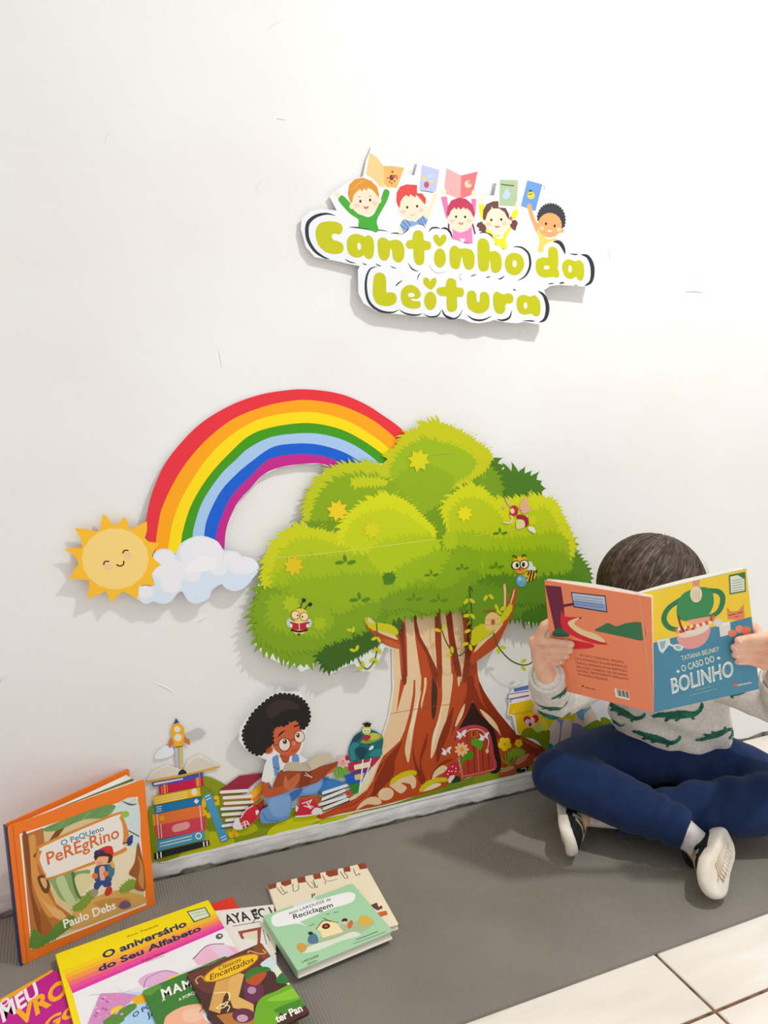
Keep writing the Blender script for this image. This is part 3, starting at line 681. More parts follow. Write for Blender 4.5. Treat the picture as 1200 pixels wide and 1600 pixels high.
  ("s","#d9b090",[3662,-196,3785,-135,3959,-127,3835,-202,3710,-234])]),
 ('printed_pages','cream open book and clouds above the stack',None,[
  ("B","#ebe6dc",0.0005,0,[-4699,1139,-4591,1267,-4349,1340,-4148,1222,-4060,1156,-3969,1338,-3879,1387,-3719,1412,-3400,1115,-3401,1086,-4015,1064,-4703,1064]),
  ("s","#e2dccf",[-4667,1104,-4559,1232,-4351,1302,-4183,1210,-4101,1097,-4362,1076]),
  ("s","#ddd6c6",[-4039,1123,-3972,1262,-3792,1360,-3584,1240,-3445,1124,-3731,1116]),
  ("s","#e9f0f5",[-4547,1550,-4453,1663,-4332,1710,-4213,1615,-4217,1521,-4343,1471,-4513,1477]),
  ("s","#c2c5c4",[-3986,1840,-3858,1897,-3769,1933,-3682,1893,-3623,1796,-3741,1748,-3933,1765])]),
 ('printed_rocket','yellow rocket with orange fins',None,[
  ("l","#cfc3d3",50.9,0,[-4164,1625,-4157,1414,-4143,1250]),
  ("l","#9fb3c6",18.3,0,[-4133,1628,-4130,1237]),
  ("l","#e9c75a",36.5,0,[-4087,1619,-4091,1401,-4093,1201]),
  ("l","#7aa86a",11.0,0,[-4062,1604,-4065,1281]),
  ("s","#d9713a",[-4210,1826,-4295,1773,-4280,1644,-4192,1777]),
  ("s","#d9713a",[-4013,1837,-3918,1709,-3928,1639,-4021,1733]),
  ("p","#f0b41c",[-4241,2025,-4186,2099,-4088,2105,-4007,1994,-4009,1783,-4046,1635,-4181,1643,-4222,1805]),
  ("p","#2b4a86",[-4142,2207,-4088,2111,-4188,2099]),
  ("e","#ebe4d6",[-4128,1989,-4071,1978,-4130,1927]),
  ("e","#ebe4d6",[-4121,1824,-4054,1811,-4124,1751]),
  ("l","#2a2620",16.4,0,[-4176,1644,-4046,1641])]),
 ('printed_book_stack','stack of printed coloured books topped by an open one',None,[
  ("s","#7d8f14",[-3746,750,-3639,726,-3536,605,-3468,491,-3139,457,-2956,376,-3161,-180,-3530,-191,-3706,-48,-3742,396]),
  ("s","#8c9a14",[-4715,486,-4627,542,-4551,351,-4605,-415,-4711,-466]),
  ("e","#f3c114",[-3468,482,-3414,469,-3470,435]),
  ("e","#f3c114",[-3427,373,-3376,362,-3429,314]),
  ("e","#f3c114",[-3509,353,-3462,342,-3511,305]),
  ("e","#f3c114",[-3222,-347,-3174,-359,-3225,-419]),
  ("e","#f3c114",[-3155,-293,-3107,-304,-3157,-353]),
  ("e","#f3c114",[-3111,-364,-3070,-375,-3113,-425]),
  ("e","#f3c114",[-3705,427,-3662,417,-3709,329]),
  ("e","#f3c114",[-3695,227,-3659,219,-3697,169]),
  ("e","#f3c114",[-3626,152,-3579,141,-3628,93]),
  ("l","#e0ab3c",44.2,0,[-4702,1077,-4015,1071,-3400,1095]),
  ("s","#232a34",[-4150,1092,-4124,1163,-4063,1185,-4009,1135,-3997,1094,-4067,1086]),
  ("p","#4c52ba",[-4623,1041,-4070,1018,-3787,1050,-3698,1054,-3699,934,-4073,947,-4607,954]),
  ("p","#e9e3d8",[-4590,1026,-4070,1010,-4068,984,-4588,981]),
  ("l","#c8b25a",13.0,0,[-3769,1050,-3764,968]),
  ("p","#d31050",[-4509,936,-3702,951,-3695,781,-4506,779]),
  ("l","#d9b060",10.9,0,[-4454,947,-4451,787]),
  ("l","#f0a82a",32.8,0,[-4405,947,-4403,788]),
  ("l","#d9b060",11.0,0,[-4361,948,-4358,788]),
  ("l","#d9b060",11.2,0,[-3830,956,-3826,794]),
  ("l","#f0a82a",33.6,0,[-3800,957,-3796,795]),
  ("l","#d9b060",11.2,0,[-3764,957,-3760,795]),
  ("p","#f2c21a",[-4619,766,-3763,763,-3758,586,-4611,592]),
  ("l","#f6df8e",24.1,0,[-4576,713,-4009,715]),
  ("l","#f6df8e",24.1,0,[-4578,663,-4011,665]),
  ("l","#f6df8e",24.2,0,[-4581,614,-4014,615]),
  ("e","#f0ead6",[-3873,690,-3815,677,-3876,619]),
  ("p","#137cbc",[-4612,573,-3757,566,-3747,413,-4606,410]),
  ("p","#f4f4ee",[-3843,547,-3795,491,-3844,435,-3891,499]),
  ("l","#f4f4ee",14.6,0,[-4562,543,-4481,541]),
  ("l","#f4f4ee",14.6,0,[-4564,497,-4484,495]),
  ("l","#f4f4ee",14.6,0,[-4566,451,-4486,450]),
  ("p","#ee7b3c",[-4654,403,-3733,398,-3694,144,-4628,172]),
  ("e","#f0b51c",[-4481,300,-4433,288,-4483,246]),
  ("l","#f3b824",25.6,0,[-4626,398,-4624,185]),
  ("l","#f3b824",30.4,0,[-3732,414,-3712,156]),
  ("p","#d94759",[-4627,184,-3694,156,-3690,-31,-3709,-142,-4576,-105]),
  ("l","#eca8a4",157.6,0,[-4236,38,-4059,46]),
  ("l","#f4d9d0",14.8,0,[-4565,403,-4552,-95]),
  ("l","#f4d9d0",14.8,0,[-4507,186,-4503,-98]),
  ("l","#f4d9d0",17.1,0,[-3787,397,-3762,-114]),
  ("p","#4aa2c8",[-4591,-125,-3731,-133,-3713,-321,-4591,-340]),
  ("l","#f2f2ee",18.9,0,[-4534,-198,-3962,-189]),
  ("l","#f2f2ee",19.0,0,[-4537,-260,-3965,-252]),
  ("e","#f2f2ee",[-3833,-221,-3771,-237,-3836,-291]),
  ("e","#4aa2c8",[-3833,-221,-3794,-231,-3835,-265]),
  ("p","#24262d",[-4658,-366,-3645,-348,-3627,-467,-4651,-497]),
  ("l","#f4f4f0",24.1,0,[-4600,-380,-4596,-485]),
  ("l","#f4f4f0",24.2,0,[-4534,-379,-4530,-483]),
  ("l","#f4f4f0",25.0,0,[-3745,-368,-3740,-457]),
  ("l","#f4f4f0",25.0,0,[-3682,-368,-3676,-455]),
  ("p","#4a9fcb",[-3708,565,-3689,596,-3590,617,-3569,597,-3266,-427,-3278,-451,-3396,-465,-3418,-444]),
  ("l","#f2f2ee",17.0,0,[-3682,544,-3592,567]),
  ("l","#f2f2ee",17.1,0,[-3667,481,-3576,504]),
  ("l","#f2f2ee",17.5,0,[-3417,-363,-3324,-342]),
  ("l","#f2f2ee",17.6,0,[-3401,-424,-3307,-403])]),
 ('printed_book_pile','pile of printed books with white page edges behind the cartoon boy',None,[
  ("s","#7d8f14",[-3384,605,-3312,444,-3333,-137,-3386,-75,-3415,370]),
  ("p","#f7b618",[-2837,410,-2565,645,-2571,425,-2807,268]),
  ("p","#e87826",[-2807,268,-2570,462,-2562,361,-2776,150]),
  ("p","#8c9a14",[-2776,150,-2575,302,-2577,240,-2755,95]),
  ("p","#b32a3c",[-2777,125,-2565,250,-2547,22,-2711,-14]),
  ("p","#9e2640",[-3399,625,-3018,839,-2561,796,-2587,718,-2884,524,-3396,596]),
  ("l","#9e2640",19.0,0,[-3407,538,-2891,456]),
  ("l","#f2efe9",64.2,0,[-3374,576,-2890,500]),
  ("l","#e87826",19.2,0,[-3356,410,-2813,321]),
  ("l","#f2efe9",64.6,0,[-3323,449,-2811,365]),
  ("l","#b32a3c",19.2,0,[-3349,292,-2793,198]),
  ("l","#f2efe9",64.8,0,[-3316,330,-2792,242]),
  ("l","#26304a",19.2,0,[-3408,189,-2897,104]),
  ("l","#f2efe9",64.7,0,[-3376,227,-2896,148]),
  ("l","#8a1f2e",19.2,0,[-3390,68,-2946,-3]),
  ("l","#f2efe9",64.7,0,[-3358,106,-2945,41]),
  ("l","#33356e",19.1,0,[-3328,-65,-3036,-100]),
  ("l","#f2efe9",64.6,0,[-3295,-26,-3035,-56]),
  ("l","#20305a",19.1,0,[-3399,-166,-3165,-188]),
  ("l","#f2efe9",64.4,0,[-3366,-127,-3163,-144])]),
 ('printed_book_pile','pile of printed books with blue cover beside the cartoon boy',None,[
  ("p","#3c84c6",[-1419,190,-1324,449,-807,199,-1329,60,-1427,133]),
  ("p","#2a68aa",[-1465,116,-1419,182,-1329,68,-1367,43]),
  ("p","#8c9a14",[-1489,109,-1354,53,-1367,4,-1478,68]),
  ("p","#b32a3c",[-1515,63,-1367,4,-1418,-86,-1504,-41]),
  ("l","#20305a",23.3,0,[-1342,55,-805,121]),
  ("l","#f4f2ee",69.9,0,[-1341,106,-846,161]),
  ("l","#243a2a",23.3,0,[-1356,-75,-857,24]),
  ("l","#f4f2ee",69.8,0,[-1355,-24,-897,64]),
  ("l","#5a1f3e",23.4,0,[-1439,-184,-840,-117]),
  ("l","#f4f2ee",70.1,0,[-1439,-133,-881,-77]),
  ("l","#1f2a4a",23.5,0,[-1334,-291,-790,-188]),
  ("l","#f4f2ee",70.3,0,[-1333,-240,-830,-148])]),
 ('printed_grass',None,None,[
  ("l","#86c04a",20.4,1,[-1057,332,-1117,498,-1166,610]),
  ("l","#5fa02a",20.4,1,[-1044,342,-1097,524,-1143,678]),
  ("l","#86c04a",20.4,1,[-1031,352,-1077,550,-1121,633]),
  ("l","#5fa02a",20.4,1,[-1019,324,-1057,577,-1098,702]),
  ("l","#86c04a",20.4,1,[-1006,334,-1038,481,-1076,657]),
  ("l","#5fa02a",20.4,1,[-994,344,-1017,507,-1054,612]),
  ("l","#86c04a",20.4,1,[-981,315,-997,534,-1030,681]),
  ("l","#5fa02a",20.4,1,[-969,326,-976,560,-1008,635]),
  ("l","#86c04a",20.5,1,[-956,336,-957,464,-986,590]),
  ("l","#5fa02a",20.5,1,[-944,307,-937,490,-963,659]),
  ("l","#86c04a",20.5,1,[-931,317,-916,517,-941,614]),
  ("l","#5fa02a",20.5,1,[-918,328,-896,543,-918,568]),
  ("l","#86c04a",20.6,1,[-906,299,-877,447,-895,638]),
  ("l","#5fa02a",20.6,1,[-893,309,-856,473,-873,592]),
  ("l","#86c04a",20.6,1,[-880,319,-836,500,-850,547]),
  ("l","#5fa02a",20.6,1,[-868,291,-815,526,-827,616])]),
 ('printed_flower','pink daisy beside the printed globe',None,[
  ("e","#eebfc6",[-832,681,-771,668,-832,640]),
  ("e","#eebfc6",[-859,625,-816,573,-887,602]),
  ("e","#eebfc6",[-923,613,-924,552,-963,621]),
  ("e","#eebfc6",[-987,651,-1030,617,-1015,686]),
  ("e","#eebfc6",[-1012,718,-1072,730,-1012,758]),
  ("e","#eebfc6",[-985,773,-1027,825,-957,796]),
  ("e","#eebfc6",[-921,786,-921,846,-881,777]),
  ("e","#eebfc6",[-858,747,-814,782,-829,713]),
  ("e","#f0b848",[-923,661,-867,650,-923,620]),
  ("e","#b02438",[-831,757,-790,749,-831,701])]),
 ('printed_globe','teal globe standing on printed books',None,[
  ("s","#1f6a72",[-799,916,-696,1175,-492,1289,-261,1251,-48,1052,-66,797,-93,660,-392,630,-751,662,-780,785]),
  ("s","#174a54",[-647,912,-519,938,-391,861,-405,761,-521,656,-622,779]),
  ("s","#2f8a90",[-774,962,-671,1069,-570,999,-673,891,-648,707,-745,701]),
  ("s","#174a54",[-722,1130,-594,1232,-492,1187,-569,1100,-671,1069]),
  ("s","#2f8a90",[-340,748,-210,825,-79,800,-106,675,-288,673]),
  ("s","#e8f0f0",[-314,910,-257,917,-267,849,-340,830,-352,866])]),
 ('printed_worm','green bookworm in a black cap',None,[
  ("s","#86a832",[-442,1101,-313,1153,-131,1132,-53,1066,-184,1001,-391,984,-544,1044]),
  ("e","#d8d06c",[-410,1274,-318,1256,-410,1177]),
  ("s","#c8c850",[-364,1189,-209,1180,-105,1114,-158,1047,-339,1056]),
  ("e","#f6efc0",[-446,1280,-402,1272,-446,1237]),
  ("e","#f6efc0",[-369,1266,-325,1258,-369,1223]),
  ("e","#3a2a1a",[-441,1274,-425,1271,-441,1259]),
  ("e","#3a2a1a",[-374,1262,-359,1259,-374,1247]),
  ("p","#1e1c1c",[-512,1435,-389,1453,-281,1392,-389,1366]),
  ("p","#1e1c1c",[-461,1405,-312,1383,-325,1334,-453,1358]),
  ("p","#c02838",[-505,1180,-411,1141,-326,1171,-318,1090,-401,1042,-493,1098])]),
 ('printed_book_pile','red blue and green printed books under the globe',None,[
  ("p","#c2284a",[-812,626,-444,640,-80,644,-237,494,-341,425,-803,457]),
  ("p","#f0e8c8",[-688,574,-341,580,-328,461,-676,469]),
  ("p","#5a3a8a",[-778,426,-315,432,-393,345,-677,327]),
  ("p","#1c60c2",[-900,401,-676,374,-432,379,-523,165,-831,180]),
  ("p","#f0c070",[-676,353,-458,359,-497,224,-664,242]),
  ("p","#2f8a30",[-793,159,-536,168,-602,-52,-731,-75]),
  ("s","#d8453a",[-870,21,-756,21,-718,-65,-833,-65]),
  ("l","#f4f4f2",28.7,0,[-490,649,-523,295,-576,-45]),
  ("l","#f4f4f2",26.2,0,[-314,640,-393,371,-537,90])]),
 ('printed_yellow_books','yellow printed books partly behind the sleeve',None,[
  ("B","#efeff0",0.0005,0,[3056,1623,3427,1653,3757,1589,4496,1239,5035,1126,5493,967,5479,266,5728,75,5610,-291,4030,-27,3320,458,3167,510,3053,962,2915,1021,2956,1271,2914,1457]),
  ("p","#5a78b8",[3068,1610,3453,1626,3456,1524,3084,1523]),
  ("l","#8a4a9a",21.3,0,[3458,1479,2962,1494,2933,1454,2965,1382,3462,1388]),
  ("l","#8a3a88",21.4,0,[3005,1297,3015,1362,3462,1370]),
  ("p","#f2c414",[2981,1256,3541,1273,3585,1118,3073,1094,3102,976,2947,1031]),
  ("p","#f0c810",[3069,1207,3568,1235,4146,906,4109,565,3752,446,3218,500]),
  ("p","#e0ac10",[3075,1026,3602,1024,3608,989,3089,978]),
  ("p","#d9cf14",[3784,924,4302,902,4694,985,4796,557,4533,487,4165,461,3824,571]),
  ("p","#e8dc4a",[4147,871,4277,883,4392,677,4260,677])]),
 ('printed_girl','cartoon girl in lavender skirt with teal shoes',None,[
  ("s","#7da0c0",[4719,1016,4983,1088,5189,794,5006,661,5083,232,4884,423,4790,676]),
  ("p","#78b0c4",[4706,1006,4956,1093,5183,795,5006,661,4959,528,4846,619]),
  ("s","#e9cdb8",[4743,543,4790,676,4991,427,5343,482,5248,713,5368,525,5346,434,4995,355,4802,438]),
  ("p","#e9cdb8",[5189,794,5366,549,5318,439,4995,355,4771,514,4791,652,4960,504,5064,580,5033,656]),
  ("s","#6e8a10",[5516,355,5682,132,5623,-51,5607,-242,5106,-192,5085,195,5050,345,5344,458]),
  ("s","#8c86b8",[4236,635,4420,625,4637,539,4911,418,5085,195,5151,-9,5106,-192,4346,-42,4280,253]),
  ("s","#e6cfc6",[4061,154,4084,523,4158,637,4262,630,4341,522,4333,243,4289,39,4131,47]),
  ("s","#e6cfc6",[4366,95,4388,467,4447,620,4553,624,4658,535,4663,275,4611,-23,4423,13]),
  ("s","#128a98",[3987,75,4036,131,4143,91,4185,24,4264,21,4313,106,4419,90,4463,6,4402,-101,4031,-51])]),
 ('printed_flower','red and white pansy',None,[
  ("s","#7d8f14",[3293,498,3390,605,3567,595,3725,474,3852,508,4062,434,4050,109,3951,-12,3708,269,3320,435]),
  ("e","#d0203e",[3445,812,3542,795,3448,725]),
  ("e","#d0203e",[3661,796,3754,780,3665,699]),
  ("e","#f4c8d4",[3460,764,3526,752,3462,704]),
  ("e","#f4c8d4",[3586,776,3647,765,3588,711]),
  ("e","#f0b8c8",[3526,683,3639,663,3528,623]),
  ("e","#7a1a30",[3529,681,3569,673,3530,634]),
  ("t","#a9cf7a",39.6,34.6,0.2,[3673,507,3719,637,3821,641,3878,515,3777,464]),
  ("t","#e8d83a",34.8,34.8,0.2,[3852,520,3816,757,3895,720,4004,584,3983,472]),
  ("e","#f0b8cc",[3666,1013,3758,997,3669,921])]),
])
ART['boy']=dict(O=[-0.3, -0.0052, 0.035],e1=[1.0, 0.0, 0.0],e2=[0.0, -0.06983, 0.99756],wh=None,parts=[
 ('printed_boy','cartoon boy with curly black hair and round glasses reading',None,[
  ("B","#f0f0f2",0.0006,0,[432,1636,491,1769,287,1911,76,2091,-48,2304,-6,2550,118,2720,321,2923,569,3113,819,3143,1165,3074,1318,2807,1378,2548,1296,2363,1262,2043,1156,1786,1144,1636,1002,1640,628,1644,442,1483]),
  ("p","#b55430",[740,1847,955,1777,913,1634,791,1650,745,1720]),
  ("s","#f0efee",[390,1337,444,1633,537,1764,675,1815,756,1773,814,1645,920,1632,1002,1737,1144,1743,1300,1603,1144,1559,814,1503,720,1447,602,1172,544,1244]),
  ("s","#d8d6d4",[567,1226,650,1437,767,1538,720,1421,614,1170]),
  ("s","#6b9bd2",[594,1772,652,1828,713,1828,726,1674,744,1518,654,1380,623,1544]),
  ("l","#3a66a0",14.8,0,[616,1596,732,1520]),
  ("s","#6b9bd2",[998,1763,1106,1761,1128,1593,1002,1615]),
  ("s","#6f9dd8",[484,938,812,977,1002,1024,1266,1068,1508,1112,1618,1132,1607,964,1461,813,1146,834,1002,738,973,561,887,398,715,370,409,408,341,534,366,709,506,778]),
  ("s","#86aee2",[553,896,812,939,942,856,954,618,882,478,668,479,528,695]),
  ("s","#3f6fb4",[954,957,1194,1006,1146,861,1002,764,966,851]),
  ("l","#3f6fb4",15.0,0,[400,649,480,473,715,388]),
  ("s","#86aee2",[1218,948,1484,1044,1594,1046,1534,902,1339,855]),
  ("p","#c9bda4",[795,1451,828,1576,885,1640,1097,1607,1288,1482,1390,1357,1313,1343]),
  ("p","#d8cbb0",[1312,1544,1504,1637,1728,1673,1888,1489,1676,1440,1482,1378,1390,1357]),
  ("p","#a34a26",[590,1175,708,1462,908,1452,1193,1382,1385,1327,1530,1399,1953,1439,1875,1293,1509,1060,1145,1012,836,1109]),
  ("p","#8a3a1c",[1121,1023,1193,1382,1385,1327,1338,1051]),
  ("l","#f0e4d8",12.7,0,[1241,1281,1398,1207]),
  ("l","#f0e4d8",12.7,0,[1265,1327,1386,1197]),
  ("s","#c25a34",[395,1321,475,1285,545,1277,520,1160,813,1135,1007,1049,840,979,507,953,411,1045]),
  ("s","#d27046",[813,1140,832,1295,860,1370,907,1239,1002,1282,1121,1354,1145,1289,1121,1178,1014,1021,907,1025]),
  ("l","#a34a2a",10.1,0,[1002,1128,1121,1256]),
  ("l","#a34a2a",10.0,0,[943,1115,1097,1313]),
  ("s","#d27046",[1716,1228,1875,1324,1851,1251,1753,1194]),
  ("s","#d2633c",[608,2074,591,2300,679,2456,909,2462,1037,2532,1148,2417,1181,2235,1172,1985,1120,1844,1002,1762,861,1792,722,1876,635,1981]),
  ("e","#d2633c",[515,1993,616,1973,515,1894]),
  ("e","#b04a2c",[520,1987,580,1975,520,1933])]),
 ('printed_hair','curly black hair','printed_boy',[
  ("b","#221b1b",89.2,[580,3053,728,3096,911,3054,1049,3011,1236,2846,1321,2633,1322,2434,1195,2278,1138,2468,1026,2544,910,2486,875,2439,679,2468,587,2351,603,2087,493,2072,412,1915,287,1946,154,2068,71,2256,52,2454,144,2631,230,2783,388,2924]),
  ("s","#382a28",[500,2855,727,2984,1003,2912,1142,2740,818,2749,566,2624])]),
 ('printed_glasses','round glasses','printed_boy',[
  ("e","#5a3a2c",[839,2032,965,2007,838,1882]),
  ("e","#f3ddd0",[839,2032,948,2010,838,1900]),
  ("e","#5a3a2c",[1139,2136,1250,2114,1139,2002]),
  ("e","#f3ddd0",[1139,2136,1236,2117,1139,2017]),
  ("l","#5a3a2c",14.7,0,[960,2083,1002,2115,1038,2113]),
  ("l","#5a3a2c",14.5,0,[562,2059,711,2058]),
  ("e","#4a3428",[846,2096,888,2088,846,2041]),
  ("e","#fff4ee",[834,2118,848,2116,834,2103]),
  ("e","#4a3428",[1106,2175,1141,2168,1106,2125]),
  ("e","#fff4ee",[1096,2192,1108,2189,1096,2179]),
  ("l","#2a1a18",36.2,1,[705,2209,770,2285,858,2328]),
  ("l","#2a1a18",34.2,0,[1037,2383,1119,2385]),
  ("e","#e98a6c",[1026,2015,1056,2009,1026,1970]),
  ("l","#8a3420",12.3,0,[979,1848,1049,1859,1085,1889])]),
 ('printed_shoe','red canvas shoe with white toe and laces','printed_boy',[
  ("s","#c25a34",[261,696,346,649,322,533,230,556]),
  ("s","#d8283c",[-55,504,-26,651,79,784,206,856,315,747,272,577,178,471,74,407]),
  ("s","#f4f2f2",[-191,525,-93,668,-39,526,-2,392,-143,418]),
  ("l","#f4f2f2",22.0,0,[-26,651,68,787,206,851]),
  ("s","#f4f2f2",[262,734,331,705,272,629]),
  ("l","#f4f2f2",19.7,0,[-16,520,87,546]),
  ("l","#f4f2f2",19.8,0,[-6,466,121,485]),
  ("l","#f4f2f2",19.8,0,[30,560,62,397]),
  ("l","#f4f2f2",19.8,0,[87,546,131,444])]),
 ('printed_shoe','red canvas shoe with white toe and laces','printed_boy',[
  ("s","#c25a34",[1146,795,1486,768,1566,590,1194,652]),
  ("s","#d8283c",[1060,421,1122,578,1175,780,1243,720,1389,725,1512,563,1592,437,1568,357,1293,364]),
  ("l","#f4f2f2",31.2,0,[1069,400,1342,360,1598,350]),
  ("s","#f4f2f2",[1398,383,1427,477,1500,499,1597,436,1603,349]),
  ("s","#f4f2f2",[1059,540,1069,643,1117,592,1088,507]),
  ("l","#f4f2f2",20.6,0,[1194,665,1340,683,1389,698,1316,584]),
  ("l","#f4f2f2",20.7,0,[1231,604,1390,513]),
  ("l","#f4f2f2",20.7,0,[1291,669,1365,505]),
  ("l","#f4f2f2",20.8,0,[1341,578,1426,530])]),
])
